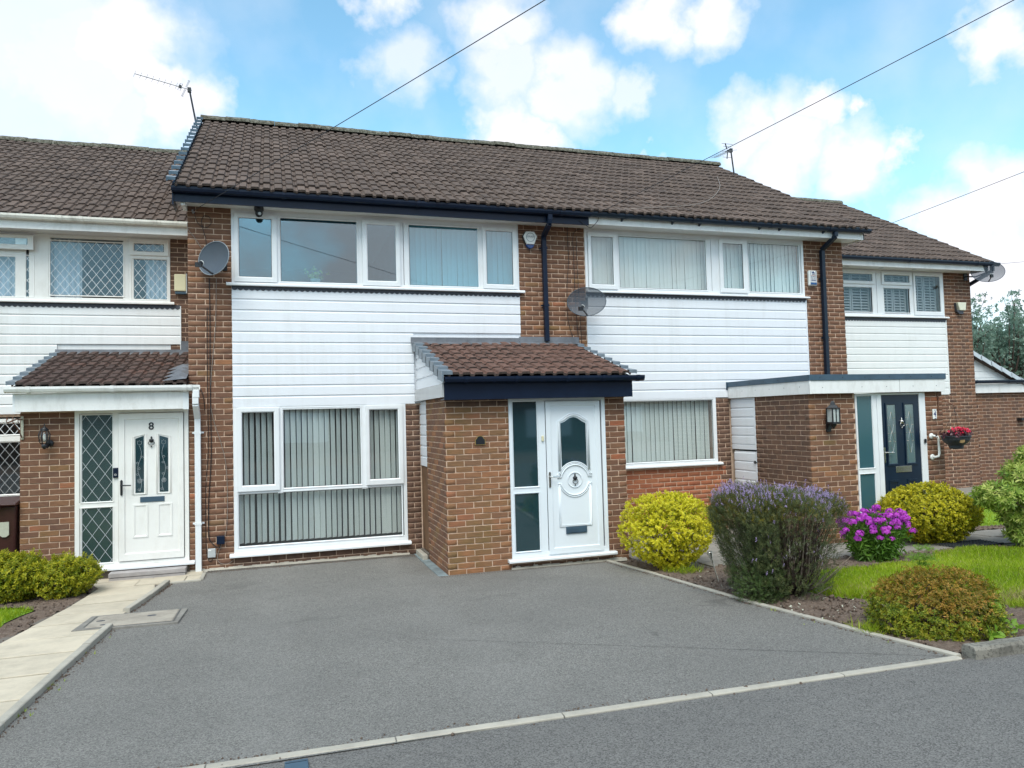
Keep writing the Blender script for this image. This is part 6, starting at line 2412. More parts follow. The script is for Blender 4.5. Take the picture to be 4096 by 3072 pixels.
tuft([(6.45 + .09 * i, -4.90 - .06 * i, GZ(-4.9)) for i in range(10)] + [(5.62, -6.02, .2), (5.60, -5.95, .2), (7.3, -5.9, .2), (7.5, -6.0, .2), (5.55, -2.9, .09), (5.7, -3.0, .09), (5.85, -2.95, .09)], 26, 1.0)


def soilbed(poly, seed, n, nm='soil_bed', amp=.018, dz=.005):
    """lumpy soil: a displaced sheet plus loose clods"""
    w = poly
    xs, ys = [p[0] for p in w], [p[1] for p in w]
    st = .035
    nx, ny = int((max(xs) - min(xs)) / st) + 1, int((max(ys) - min(ys)) / st) + 1
    gx, gy_ = np.meshgrid(min(xs) + np.arange(nx) * st, min(ys) + np.arange(ny) * st, indexing='ij')
    r_ = np.random.default_rng(seed)
    zz = gzv(gy_) + dz + r_.normal(0, amp * .35, gx.shape) + amp * .7 * np.sin(gx * 7 + r_.uniform(0, 6)) * np.sin(gy_ * 8)
    V = np.stack([gx + r_.normal(0, .006, gx.shape), gy_ + r_.normal(0, .006, gx.shape), zz], -1).reshape(-1, 3)
    idx = np.arange(nx * ny).reshape(nx, ny)
    F = np.stack([idx[:-1, :-1], idx[1:, :-1], idx[1:, 1:], idx[:-1, 1:]], -1).reshape(-1, 4)
    c = V[F].mean(1)[:, :2]
    F = F[inpoly(c, w)]
    o = arrays_obj(nm, V, F, 'soil', None, None, 'structure')
    P = np.stack([r_.uniform(min(xs), max(xs), n * 2), r_.uniform(min(ys), max(ys), n * 2)], 1)
    P = P[inpoly(P, w)][:n]
    cube = np.array([(-1, -1, -1), (1, -1, -1), (1, 1, -1), (-1, 1, -1), (-.7, -.7, 1), (.7, -.7, 1), (.7, .7, 1), (-.7, .7, 1)]) * .5
    cf = np.array([(0, 3, 2, 1), (4, 5, 6, 7), (0, 1, 5, 4), (1, 2, 6, 5), (2, 3, 7, 6), (3, 0, 4, 7)])
    tm = [(cube * r_.uniform(.5, 1.2, (1, 3)) + r_.normal(0, .12, cube.shape), cf, np.full(8, .5)) for _ in range(6)]
    P3 = np.concatenate([P, (gzv(P[:, 1]) + dz + .006)[:, None]], 1)
    V, F, T = instance(tm, P3, r_.normal(size=P3.shape), r_.gamma(2.0, .006, len(P3)) + .005)
    arrays_obj('clods', V, F, 'soil', None, T, 'stuff')


soilbed([(5.32, -1.95), (5.39, -2.92), (5.45, -4.63), (5.58, -6.05), (5.69, -6.70), (12.5, -6.93), (12.5, -6.2), (8.2, -6.0), (7.2, -5.85), (6.8, -5.3), (6.25, -4.85), (6.15, -4.4), (6.4, -3.9), (6.5, -2.86), (6.0, -2.82), (5.64, -2.3), (5.64, -1.75)], 21, 5200)
soilbed([(-1.0, -.72), (-1.14, -1.99), (-1.27, -3.09), (-1.40, -4.2), (-1.72, -6.5), (-2.4, -6.5), (-1.85, -4.2), (-1.5, -2.5), (-1.35, -1.5), (-1.7, -1.28), (-4.0, -1.3), (-4.0, -.05), (-1.38, -.05), (-1.05, -.4)], 22, 1800)
soilbed([(6.5, -2.88), (9.3, -3.08), (10.4, -3.38), (14, -3.3), (14, -4.3), (11, -3.85), (9.75, -3.22), (8.6, -3.6), (7.75, -3.68), (7.0, -3.58), (6.45, -3.9)], 23, 1200)
soilbed([(10.95, -1.70), (14, -1.78), (14, -2.30), (11.2, -1.98)], 24, 300)

# bark chips and pale debris lying on the bed
N = 260
P = np.stack([rng.uniform(5.5, 7.1, N), rng.uniform(-5.6, -2.8, N)], 1)
P = P[P[:, 0] < 5.95 + .45 * (-P[:, 1] - 2.8) / 2.8]
P3 = np.concatenate([P, (gzv(P[:, 1]) + .02)[:, None]], 1)
V, F, T = instance([(np.array([(-.012, -.004, 0), (.012, -.005, .002), (.011, .005, .003), (-.012, .004, 0)]), np.array([(0, 1, 2, 3)]), np.full(4, .5))], P3, np.tile([[0, 0, 1.]], (len(P3), 1)) + rng.normal(size=P3.shape) * .4, rng.uniform(.4, 1.5, len(P3)))
arrays_obj('leaf_litter', V, F, 'paper', None, T, 'stuff')

# grit and small weeds gathered along the edges of the drive
GP = []
for L, sgn, n in ((KL, 1, 520), (KR, -1, 420)):
    for _ in range(n):
        y = random.uniform(L[-1][1], L[0][1])
        GP.append((along(L, y) + sgn * (.035 + abs(random.gauss(0, .025))), y, GZ(y) + .006))
for _ in range(420):
    x = random.uniform(-.2, 5.6)
    GP.append((x, -6.62 - .026 * (x - .9) + .04 + abs(random.gauss(0, .02)) * random.choice((1, -2.6)), GZ(-6.6) + .004))
for _ in range(160):
    GP.append((random.uniform(.2, 3.0), -.13 - abs(random.gauss(0, .03)), .045))
GP = np.array(GP)
gb = np.array([(-1, -1, -1), (1, -1, -1), (1, 1, -1), (-1, 1, -1), (-.6, -.7, 1), (.7, -.6, 1), (.6, .7, 1), (-.7, .6, 1)]) * .5
gf = np.array([(0, 3, 2, 1), (4, 5, 6, 7), (0, 1, 5, 4), (1, 2, 6, 5), (2, 3, 7, 6), (3, 0, 4, 7)])
V, F, T = instance([(gb, gf, np.full(8, .5))], GP, rng.normal(size=GP.shape), rng.gamma(2.0, .0022, len(GP)) + .002)
arrays_obj('grit', V, F, 'soil', None, T, 'stuff')
tuft([(along(KL, y) + .04, y, GZ(y)) for y in (-3.3, -3.9, -4.6, -4.75, -5.3)] + [(along(KR, y) - .03, y, GZ(y)) for y in (-3.2, -5.0, -5.6, -6.3)], 3, .3, 'edge_weeds')


# =================================================================== TREES BEHIND
def tree(x, y, h, w, seed, label):
    r_ = random.Random(seed)
    n_ = np.random.default_rng(seed)
    root = empty('tree', (x, y, 0), label, 'tree', 'hedgerow trees beyond the extension roof')
    t = MB()
    t.tube([(x, y, -.1), (x + r_.gauss(0, .08), y, h * .25), (x + r_.gauss(0, .15), y, h * .5)], [.17, .12, .08], 8)
    trunk = t.build('trunk', 'bark', root, smooth=True)
    ends = []
    m = MB()
    for q in range(26):
        a = r_.uniform(0, 6.28)
        z0 = h * r_.uniform(.08, .45)
        b = Vector((x + r_.gauss(0, .1), y + r_.gauss(0, .1), z0))
        rr_ = w * r_.uniform(.25, 1.0)
        e = Vector((x + rr_ * math.cos(a), y + rr_ * math.sin(a), min(h * r_.uniform(.55, 1.04), z0 + h * .6)))
        k = b.lerp(e, .5) + Vector((math.cos(a) * .15, math.sin(a) * .15, -.1))
        m.tube([b, k, e], [.05, .035, .012], 5)
        ends += [k.lerp(e, t_) for t_ in (.25, .5, .75, 1.0)]
        for _ in range(4):
            s = k.lerp(e, r_.random())
            e2 = s + Vector((r_.gauss(0, .35), r_.gauss(0, .35), r_.uniform(.2, .95)))
            m.tube([s, e2], [.018, .006], 4)
            ends += [s.lerp(e2, .6), e2]
    m.build('limb', 'bark', root, smooth=True)
    E_ = np.array([tuple(e) for e in ends])
    c = E_[n_.integers(0, len(E_), 1500)] + n_.normal(0, .17, (1500, 3))
    V, F, T = instance([sprig(7, .10, quadleaf(.15, .085, .1), (25, 95), seed * 7 + s, .2) for s in range(4)], c, n_.normal(size=c.shape) + [0, 0, .4], n_.uniform(.6, 1.15, len(c)))
    arrays_obj('crown', V, F, 'leaf_tree_hazy', root, T, 'stuff')


for i, (x, y, h, w, lab) in enumerate([(34.2, 18, 7.0, 1.7, 'leafy tree just right of the end house corner'), (36.9, 17.5, 6.9, 1.7, 'bushy tree second from the end house corner'),
                                       (39.4, 18.6, 7.5, 1.8, 'tall twig-topped tree behind the grey verge tiles'), (42.0, 18, 7.6, 1.9, 'tree filling the right picture edge beyond the extension'),
                                       (36.0, 21, 6.4, 1.7, 'tree in the second row, seen between the first two trees'), (44.8, 19, 7.9, 2.0, 'outermost tree past the right picture edge'), (40.8, 21.5, 7.2, 1.8, 'tree in the second row near the right edge')]):
    tree(x, y, h, w, 300 + i, lab)
for (x, h) in ((39.2, 8.3), (41.3, 9.0), (42.6, 8.8)):
    pass

# =================================================================== FITTINGS ON THE HOUSES
def dish(label, c, nrm, w, h, mat, lnb, wall, meshy=False):
    root = empty('satellite_dish', tuple(wall), label, 'satellite dish', 'satellite dishes')
    c = Vector(c); n = Vector(nrm).normalized()
    u_ = Vector((0, 0, 1)).cross(n).normalized()
    v_ = n.cross(u_)
    m = MB()
    K, L = 32, 6
    vs = [c - n * .055]
    for l in range(1, L + 1):
        q = l / L
        for k in range(K):
            a = 2 * math.pi * k / K
            vs.append(c + u_ * (w / 2 * q * math.cos(a)) + v_ * (h / 2 * q * math.sin(a)) - n * (.055 * (1 - q * q)))
    fs = [(0, 1 + k, 1 + (k + 1) % K) for k in range(K)]
    for l in range(1, L):
        for k in range(K):
            fs.append((1 + (l - 1) * K + k, 1 + l * K + k, 1 + l * K + (k + 1) % K, 1 + (l - 1) * K + (k + 1) % K))
    m.add(vs, fs)
    m.build('reflector', mat, root, smooth=True)
    r_ = MB()
    r_.tube([c + u_ * (w / 2 * math.cos(2 * math.pi * k / 32)) + v_ * (h / 2 * math.sin(2 * math.pi * k / 32)) for k in range(32)], .006, 6, True)
    r_.build('rim', 'dish_rim' if not meshy else 'dish_grey', root, smooth=True)
    lnb = Vector(lnb)
    foot = c - v_ * h * .46 - n * .01
    a = MB()
    a.tube([foot, foot + n * .03, lnb - (lnb - foot).normalized() * .03], .012, 6)
    a.build('feed_arm', 'black_metal', root)
    b = MB()
    d = (c - lnb).normalized()
    b.lathe(lnb, [(.018, -.02), (.026, 0), (.03, .05), (.032, .06)], 14, d)
    b.box(lnb.x - .045, lnb.x + .02, lnb.y - .02, lnb.y + .02, lnb.z - .04, lnb.z + .02)
    lb = b.build('feed_horn', 'black_metal', root)
    MB().lathe(lnb + d * .056, [(.033, 0), (.033, .012)], 14, d).build('cap', 'pale_plastic', lb)
    k = MB()
    wv = Vector(wall)
    k.tube([c - n * .06, (c - n * .06).lerp(wv, .5) + Vector((0, 0, -.05)), wv], .016, 8)
    k.box(wv.x - .05, wv.x + .05, wv.y - .012, wv.y, wv.z - .09, wv.z + .09)
    k.tube([c - n * .07 + Vector((0, 0, -.10)), c - n * .09 + Vector((0, 0, .08))], .022, 8)
    k.build('wall_bracket', 'black_metal', root)
    return root


dish('grey satellite dish on the brick pier left of the first floor windows', (.345, -.27, 4.225), (-.66, -.74, .10), .54, .46, 'dish_grey', (.19, -.58, 4.075), (.45, -.005, 4.20))
dish('see-through mesh satellite dish over the party line between the two right boarded walls', (5.735, -.28, 3.755), (-.42, -.90, .08), .60, .45, 'dish_mesh', (5.54, -.53, 3.615), (5.80, -.005, 3.72), True)
dish('mesh satellite dish sticking out beyond the corner of the end house', (16.18, 1.48, 4.93), (-.45, -.88, .06), .70, .46, 'dish_mesh', (15.95, 1.2, 4.78), (16.05, 1.94, 4.90), True)

# cables
def cable(label, path, r=.004, mat='cable_black', group=None, name='cable'):
    pts = [Vector(p) for p in path]
    # smooth with Catmull-Rom
    out = []
    for i in range(len(pts) - 1):
        p0, p1, p2, p3 = pts[max(0, i - 1)], pts[i], pts[i + 1], pts[min(len(pts) - 1, i + 2)]
        for t in (0, .25, .5, .75):
            out.append(.5 * ((2 * p1) + (-p0 + p2) * t + (2 * p0 - 5 * p1 + 4 * p2 - p3) * t * t + (-p0 + 3 * p1 - 3 * p2 + p3) * t ** 3))
    out.append(pts[-1])
    o = MB().tube(out, r, 5).build(name, mat, None, smooth=True)
    return tag(o, label, 'cable', group)


cable('thick black cable dropping from the left dish to the black socket box', [(.27, -.015, 4.0), (.275, -.015, 3.5), (.27, -.015, 2.6), (.275, -.014, 1.6), (.24, -.014, 1.0), (.235, -.014, .55), (.265, -.02, .33 + .10), (.36, -.03, .345), (.385, -.035, .40)], .006)
cable('thin black cable running down the left pier beside the thick one', [(.24, -.012, 3.6), (.235, -.012, 2.7), (.24, -.012, 1.7), (.205, -.012, 1.2), (.20, -.012, .45), (.22, -.012, .22), (.26, -.012, .17), (.285, -.02, .21)], .004)
cable('pale grey cable wandering down the pier and curling under the window sill', [(.36, -.012, 4.0), (.345, -.012, 3.4), (.30, -.012, 2.85), (.27, -.012, 2.4), (.30, -.012, 2.1), (.40, -.012, 1.75), (.46, -.012, 1.45), (.475, -.012, 1.0), (.46, -.012, .60), (.40, -.012, .40), (.345, -.012, .25), (.36, -.012, .15), (.46, -.02, .12), (.54, -.02, .16)], .004, 'cable_grey')
cable('looped black cable under the eaves of the left pier', [(.09, -.02, 4.90), (.11, -.015, 4.80), (.16, -.012, 4.72), (.24, -.012, 4.70), (.30, -.012, 4.76), (.28, -.012, 4.84), (.22, -.012, 4.86), (.18, -.012, 4.80), (.19, -.012, 4.70), (.22, -.012, 4.58), (.24, -.012, 4.45)], .004)
cable('pale cable slanting from the left gutter end to the dish', [(0.0, -.012, 4.75), (.01, -.012, 4.66), (.09, -.012, 4.55), (.18, -.012, 4.40)], .004, 'cable_grey')
cable('black cable hanging down the brick strip left of the mesh dish', [(5.56, -.012, 4.99), (5.56, -.012, 4.72), (5.565, -.012, 4.45), (5.53, -.012, 4.1), (5.52, -.012, 3.8), (5.52, -.012, 3.55), (5.56, -.012, 3.35), (5.62, -.012, 3.18)], .004)
cable('pair cable nearer the window running down behind the mesh dish', [(5.80, -.012, 4.97), (5.66, -.012, 4.88), (5.655, -.012, 4.5), (5.66, -.012, 3.9), (5.68, -.012, 3.4), (5.70, -.012, 3.15)], .004)
cable('black cable closest to the white window frame behind the mesh dish', [(5.71, -.012, 4.85), (5.71, -.012, 4.5), (5.72, -.012, 4.0), (5.735, -.012, 3.5), (5.75, -.012, 3.1)], .004)
cable('small tangle of black cable at the join of navy and white fascias', [(5.60, -.33, 5.03), (5.70, -.36, 4.95), (5.80, -.36, 4.90), (5.85, -.36, 4.93), (5.93, -.37, 5.02), (5.93, -.40, 5.10)], .005)
cable('black cable from the porch gutter corner onto the left pier', [(-.10, -.10, 2.63), (.03, -.03, 2.57), (.12, -.02, 2.52), (.18, -.015, 2.40), (.20, -.013, 2.2)], .005)
cable('thin line lying across the right roof slope', [(5.95, -.40, 5.17), (6.8, -.25, 5.30), (8.2, .30, 5.62), (9.4, 1.5, 6.32), (10.1, 2.6, 6.97)], .006, 'cable_grey')


def rayp(px, py, t):
    d = FWD + RGT * ((px - 2048) / 2979.34) - UPV * ((py - 1536) / 2979.34)
    return Vector(CAMP) + d * t


def wire(label, a, b, far=1.7):
    a, b = Vector(a), Vector(b)
    e = a + (b - a) * far
    n = 24
    pts = []
    for k in range(n + 1):
        t = k / n
        pts.append(a.lerp(e, t) - Vector((0, 0, .10 * 4 * t * (1 - t) * .3)))
    o = MB().tube(pts, .0042, 5).build('overhead_wire', 'cable_black', None)
    tag(o, label, 'wire', 'telephone wires to the houses')


wire('overhead wire rising from a hook at the top of the left brick pier', (.087, -.06, 4.915), (3.19, -5.40, 5.36))
wire('overhead wire rising from the join of the navy and white fascias', (5.88, -.40, 5.10), (7.02, -5.4, 5.44))
wire('overhead wire leaving the right end of the black gutter', (11.1, -.38, 5.08), (11.35, -5.2, 5.45))
wire('faint wire leading right from the end house eaves', (16.4, 1.45, 5.10), (26.0, 4.2, 6.5))
hk = MB().box(.055, .075, -.02, 0, 4.90, 4.935); hk.tube([(.065, -.01, 4.90), (.075, -.05, 4.875), (.10, -.06, 4.90)], .006, 6)
tag(hk.build('wire_hook', 'aluminium'), 'small white bracket and hook holding the wire on the left pier', 'hook')


# alarm boxes
def alarm_hex():
    r_ = empty('alarm_box', (4.915, -.01, 4.73), 'hexagonal white alarm box with a ring logo and a blue lens beside the black downpipe', 'alarm box')
    c = (4.915, 4.765)
    hexp = [(-.065, .105), (.065, .105), (.112, .03), (.062, -.095), (-.062, -.095), (-.112, .03)]
    MB().prism([(c[0] + x * 1.08, c[1] + z * 1.06) for x, z in hexp] , 'y', -.035, -.002).build('back_plate', 'black_metal', r_)
    MB().prism([(c[0] + x, c[1] + z) for x, z in hexp], 'y', -.07, -.0355).build('cover', 'pale_plastic', r_, bevel=.008)
    MB().prism([(c[0] - .07, c[1] - .098), (c[0] + .07, c[1] - .098), (c[0] + .045, c[1] - .145), (c[0] + .0, c[1] - .165), (c[0] - .045, c[1] - .145)], 'y', -.062, -.004).build('lens', 'blue_lens', r_, bevel=.008)
    m = MB(); m.tube([(c[0] + .066 * math.cos(a), -.0715, c[1] + .012 + .066 * math.sin(a)) for a in [2 * math.pi * k / 28 for k in range(28)]], .0035, 5, True)
    m.build('ring_logo', 'grey_ink', r_)
    text('lettering', 'GOUGH', (c[0], -.0725, c[1] + .022), .036, 'grey_ink', r_)
    m = MB(); m.tube([(c[0], -.03, c[1] - .16), (c[0], -.03, c[1] - .20)], .003, 5); m.build('drip_pin', 'black_metal', r_)


alarm_hex()


def alarm_b():
    r_ = empty('alarm_box', (10.2, -.01, 4.31), 'rectangular white alarm box printed in blue with 9999, right of the second house windows', 'alarm box')
    MB().box(10.115, 10.285, -.06, -.002, 4.175, 4.445).build('cover', 'pale_plastic', r_, bevel=.018)
    MB().box(10.135, 10.27, -.0655, -.0605, 4.190, 4.232).build('lens', 'blue_lens', r_, bevel=.004)
    m = MB(); m.box(10.143, 10.149, -.0625, -.0605, 4.24, 4.435).box(10.252, 10.258, -.0625, -.0605, 4.24, 4.435)
    m.prism([(10.172, 4.435), (10.180, 4.435), (10.182, 4.405), (10.205, 4.432), (10.232, 4.405), (10.235, 4.392), (10.20, 4.398), (10.172, 4.388)], 'y', -.0625, -.0605)
    m.prism([(10.168, 4.376), (10.20, 4.388), (10.236, 4.384), (10.236, 4.372), (10.168, 4.372)], 'y', -.0625, -.0605)
    m.build('emblem', 'blue_ink', r_)
    text('lettering', '9999', (10.201, -.0615, 4.263), .052, 'blue_ink', r_, bold=.0006, sx=.85)
    text('lettering', '0161-442', (10.201, -.0615, 4.306), .028, 'blue_ink', r_, sx=.8)
    text('lettering', 'FIVE STAR', (10.201, -.0615, 4.355), .021, 'red_ink', r_, sx=.9)
    text('lettering', 'SECURITY', (10.201, -.0615, 4.332), .022, 'blue_ink', r_, sx=.9)


alarm_b()
r_ = empty('alarm_box', (-.29, 1.94, 4.25), 'yellowed cream alarm box with a dark underside on the brick strip beside the leaded windows', 'alarm box')
MB().box(-.385, -.215, 1.86, 1.948, 4.13, 4.40).build('cover', 'cream_plastic', r_, bevel=.012)
MB().box(-.375, -.21, 1.875, 1.946, 4.085, 4.128).build('lens', 'gully', r_, bevel=.006)
MB().box(-.215, -.20, 1.87, 1.948, 4.10, 4.41).build('back_plate', 'grey_box', r_)
r_ = empty('alarm_box', (15.83, 1.94, 4.17), 'cream wedge-shaped alarm box with its cast shadow modelled as a dark plate on the end house pier', 'alarm box')
MB().prism([(15.70, 4.30), (15.955, 4.30), (15.93, 4.12), (15.76, 4.12)], 'y', 1.86, 1.948).build('cover', 'alarm_cream', r_, bevel=.012)
MB().prism([(15.68, 4.29), (15.70, 4.10), (15.77, 4.04), (15.88, 4.04), (15.90, 4.12), (15.70, 4.118)], 'y', 1.89, 1.948).build('lens', 'lead_dark', r_, bevel=.006)  # box's cast shadow at lower left, built as a dark plate

# camera under the eaves
r_ = empty('dome_camera', (.925, -.17, 4.95), 'black ball security camera under the eaves above the first casement', 'camera')
MB().lathe((.925, -.17, 4.93), [(.062, .055), (.066, .03), (.062, 0), (.05, -.02)], 20).build('mount', 'black_metal', r_, smooth=True)
MB().lathe((.925, -.17, 4.89), [(.01, -.052), (.034, -.04), (.05, -.012), (.052, .012), (.046, .03)], 20).build('ball', 'black_metal', r_, smooth=True)
MB().lathe((.935, -.214, 4.878), [(.022, 0), (.018, .006)], 12, (.1, -1, -.25)).build('lens', 'grey_box', r_)

# wall lanterns
r_ = empty('wall_lantern', (-1.69, -.01, 1.90), 'rusty black ribbed lantern on the brick pier left of the white door numbered 8', 'lantern')
cx, cy, cz = -1.665, -.13, 1.90
m = MB()
m.lathe((cx, cy, cz), [(.004, .175), (.008, .16), (.004, .145), (.012, .13), (.045, .105), (.05, .09), (.022, .085)], 12)
cap = m.build('cap', 'black_metal', r_, smooth=True)
m = MB()
for k in range(6):
    a = k * math.pi / 3 + .3
    m.tube([(cx + .045 * math.cos(a), cy + .045 * math.sin(a), cz + .085), (cx + .062 * math.cos(a), cy + .062 * math.sin(a), cz + .03), (cx + .05 * math.cos(a), cy + .05 * math.sin(a), cz - .06), (cx + .03 * math.cos(a), cy + .03 * math.sin(a), cz - .085)], .007, 5)
m.lathe((cx, cy, cz - .085), [(.034, 0), (.030, -.02), (.034, -.03), (.02, -.055), (.006, -.065)], 12)
m.lathe((cx, cy, cz + .075), [(.052, 0), (.052, .012)], 12)
m.tube([(cx, cy, cz - .12), (cx + .02, cy + .06, cz - .13), (cx + .03, -.02, cz - .09)], .012, 8)
m.lathe((cx + .03, -.002, cz - .08), [(.045, 0), (.04, .02)], 14, (0, -1, 0))
m.build('cage', 'black_metal', r_, smooth=True)
MB().lathe((cx, cy, cz - .06), [(.034, 0), (.05, .04), (.054, .09), (.042, .13)], 12).build('glass_shade', 'glass_clear', r_, smooth=True)
m = MB(); m.lathe((cx, cy, cz - .05), [(.012, 0), (.013, .03), (.016, .05), (.014, .085), (.004, .095)], 10); m.build('bulb', 'bulb', r_, smooth=True)

r_ = empty('wall_lantern', (8.77, -1.96, 1.9), 'square black coach lantern on the brick beside the frosted sidelight', 'lantern')
cx, cy = 8.74, -2.07
m = MB()
m.lathe((cx, cy, 2.0), [(.105, 0), (.10, .012), (.06, .045), (.045, .05), (.035, .085), (.018, .10), (.004, .108)], 4)
m.build('roof_cap', 'black_metal', r_)
m = MB()
for sx, sy in ((-1, -1), (1, -1), (1, 1), (-1, 1)):
    m.box(cx + sx * .060 - .007, cx + sx * .060 + .007, cy + sy * .060 - .007, cy + sy * .060 + .007, 1.80, 2.0)
m.box(cx - .006, cx + .006, cy - .067, cy - .060, 1.80, 2.0)
m.box(cx - .072, cx + .072, cy - .072, cy + .072, 1.775, 1.80).box(cx - .068, cx + .068, cy - .068, cy + .068, 1.99, 2.005)
m.lathe((cx, cy, 1.775), [(.045, 0), (.04, -.025), (.02, -.05), (.008, -.07)], 10)
m.box(cx - .03, cx + .03, cy + .07, -1.955, 1.70, 1.80).box(cx - .035, cx + .035, -1.975, -1.955, 1.66, 1.84)
m.build('frame', 'black_metal', r_)
MB().box(cx - .056, cx + .056, cy - .056, cy + .056, 1.802, 1.988).build('glass_shade', 'frosted_pane', r_)
MB().lathe((cx, cy, 1.80), [(.012, 0), (.013, .05), (.024, .085), (.024, .11), (.010, .13)], 10).build('bulb', 'bulb', r_, smooth=True)

# basket bracket and hanging basket
r_ = empty('basket_bracket', (10.81, -1.955, 2.05), 'rusty iron bracket arm beside the navy door holding the flower basket', 'bracket')
m = MB()
m.box(10.802, 10.818, -1.965, -1.954, 1.90, 2.16)
m.tube([(10.81, -1.96, 2.12), (10.81, -2.06, 2.08), (10.81, -2.24, 1.99)], .007, 6)
m.tube([(10.81, -1.96, 1.93), (10.81, -2.24, 1.955)], .003, 5)
m.tube([(10.81 , -2.24 + .022 * math.cos(a), 1.972 + .022 * math.sin(a)) for a in [k * .5 for k in range(10)]], .005, 5)
m.build('arm', 'rust', r_)
hbk = empty('hanging_basket', (10.80, -2.25, 1.45), 'round dark plastic hanging basket full of pink-red begonias', 'hanging basket')
bx, by, bz = 10.80, -2.25, 1.345
m = MB(); m.lathe((bx, by, bz), [(.085, 0), (.095, .012), (.10, .05), (.15, .09), (.185, .13), (.195, .175), (.205, .178), (.205, .195), (.192, .195)], 24)
m.build('bowl', 'plastic_basket', hbk, smooth=False)
m = MB()
m.add([(bx - .10, by - .163, bz + .135), (bx - .04, by - .188, bz + .14), (bx - .035, by - .178, bz + .10), (bx - .06, by - .155, bz + .085), (bx - .10, by - .145, bz + .10)], [(0, 1, 2, 3, 4)])
m.add([(bx + .065, by - .165, bz + .115), (bx + .09, by - .155, bz + .115), (bx + .09, by - .14, bz + .09), (bx + .065, by - .15, bz + .09)], [(0, 1, 2, 3)])
m.build('liner_patch', 'wood_stub', hbk)
m = MB()
for a in (.5, 2.6, 4.7):
    m.tube([(bx + .19 * math.cos(a), by + .19 * math.sin(a), bz + .19), (bx, by, 1.92)], .0025, 4)
m.tube([(bx, by, 1.915), (bx, by, 1.965)], .004, 5)
m.build('hanging_chain', 'black_metal', hbk)
n = 130
D = rng.normal(size=(n, 3)); D[:, 2] = np.abs(D[:, 2]) * .5
P = np.array([bx, by, bz + .19]) + D * np.array([.085, .085, .06])
V, F, T = instance([sprig(4, .01, hexleaf(.055, .04, .1), (40, 90), 400 + s) for s in range(3)], P, D + [0, 0, .4], .9)
arrays_obj('foliage', V, F, 'begonia_leaf', hbk, T, 'stuff')
P = np.array([(bx + dx + random.gauss(0, .022), by - .09 + random.gauss(0, .04), bz + .255 + dz + random.gauss(0, .014)) for dx, dz, k in ((-.155, .03, 7), (-.02, .045, 16), (.04, .02, 18), (.09, .015, 15), (.14, .0, 10), (.0, -.03, 5), (-.07, -.035, 5)) for _ in range(k)])
V, F, T = instance([sprig(6, .008, hexleaf(.026, .022, .15), (20, 80), 420 + s) for s in range(3)], P, np.tile([[0, -.5, .8]], (len(P), 1)) + rng.normal(size=P.shape) * .4, 1.0)
arrays_obj('blossom', V, F, 'begonia', hbk, T, 'stuff')
# bracket left of number 8 (empty, rusty scroll)
r_ = empty('basket_bracket', (-1.95, -.01, 2.1), 'empty rusty scrolled bracket on the corner of the left porch pier', 'bracket')
m = MB(); m.box(-1.955, -1.925, -.018, -.004, 1.88, 2.17); r1 = m.build('plate', 'paper', r_)
m = MB()
m.tube([(-1.94, -.02, 2.13), (-1.96, -.15, 2.135), (-2.0, -.36, 2.09)], .008, 6)
m.tube([(-1.94, -.02, 1.90), (-1.955, -.10, 2.0), (-1.98, -.22, 2.09)], .008, 6)
for c_, rr_ in (((-1.975, -.24, 2.125), .028), ((-2.0, -.37, 2.12), .025), ((-1.955, -.1, 2.115), .022)):
    m.tube([(c_[0], c_[1] + rr_ * math.cos(a), c_[2] + rr_ * math.sin(a)) for a in [k * .55 for k in range(10)]], .005, 5)
m.build('scroll_arm', 'rust', r_)

# plaque, bell pushes, number plate, grab rail
r_ = empty('name_plaque', (3.578, -1.71, 1.70), 'small black gold-edged plaque on the warm brick of the centre porch', 'plaque')
def plq(k):
    w = .068 * k
    zb, zs = 1.708 - .055 * k, 1.708 + .018 * k
    return [(3.578 - w, zb), (3.578 + w, zb), (3.578 + w, zs), (3.578 + w * .80, zs)] + [(3.578 + w * .72 * math.cos(a), zs + .006 + .038 * k * math.sin(a)) for a in [math.pi * i / 10 for i in range(11)]] + [(3.578 - w * .80, zs), (3.578 - w, zs)]
MB().prism(plq(1.0), 'y', -1.716, -1.705).build('edge', 'gold', r_)
MB().prism(plq(.88), 'y', -1.7185, -1.7165).build('face', 'black_metal', r_)
tag(MB().box(4.403, 4.434, -1.735, -1.7165, 1.668, 1.742).build('bell_push', 'cream_plastic', bevel=.008), 'small cream bell push on the centre door frame', 'doorbell')
r_ = empty('doorbell', (-.882, -.02, 1.41), 'black video doorbell with a ring light on the frame of door 8', 'doorbell')
MB().box(-.912, -.850, -.040, -.0125, 1.346, 1.475).build('body', 'black_plastic', r_, bevel=.006)
m = MB(); m.tube([(-.881 + .011 * math.cos(a), -.041, 1.385 + .011 * math.sin(a)) for a in [2 * math.pi * k / 16 for k in range(16)]], .0022, 5, True)
m.build('button_ring', 'pale_plastic', r_)
tag(MB().box(10.487, 10.528, -1.985, -1.9675, 1.434, 1.497).build('bell_push', 'black_metal', bevel=.01), 'small black bell push on the frame of the navy door', 'doorbell')
r_ = empty('house_number', (10.725, -1.96, 1.865), 'narrow white ceramic plate with a blue 4 beside the navy door', 'house number')
MB().box(10.688, 10.762, -1.970, -1.955, 1.79, 1.943).build('plate', 'pale_plastic', r_, bevel=.004)
text('numeral', '4', (10.725, -1.9715, 1.866), .125, 'blue_ink', r_, bold=.0008, sx=.75)
m = MB(); m.box(10.71, 10.742, -1.9725, -1.9705, 1.925, 1.933).prism([(10.705, 1.797), (10.728, 1.812), (10.747, 1.805), (10.75, 1.797)], 'y', -1.9725, -1.9705)
m.build('motif', 'grey_ink', r_)
r_ = empty('grab_rail', (10.66, -1.96, 1.37), 'white fluted grab rail on the brick right of the navy door', 'grab rail')
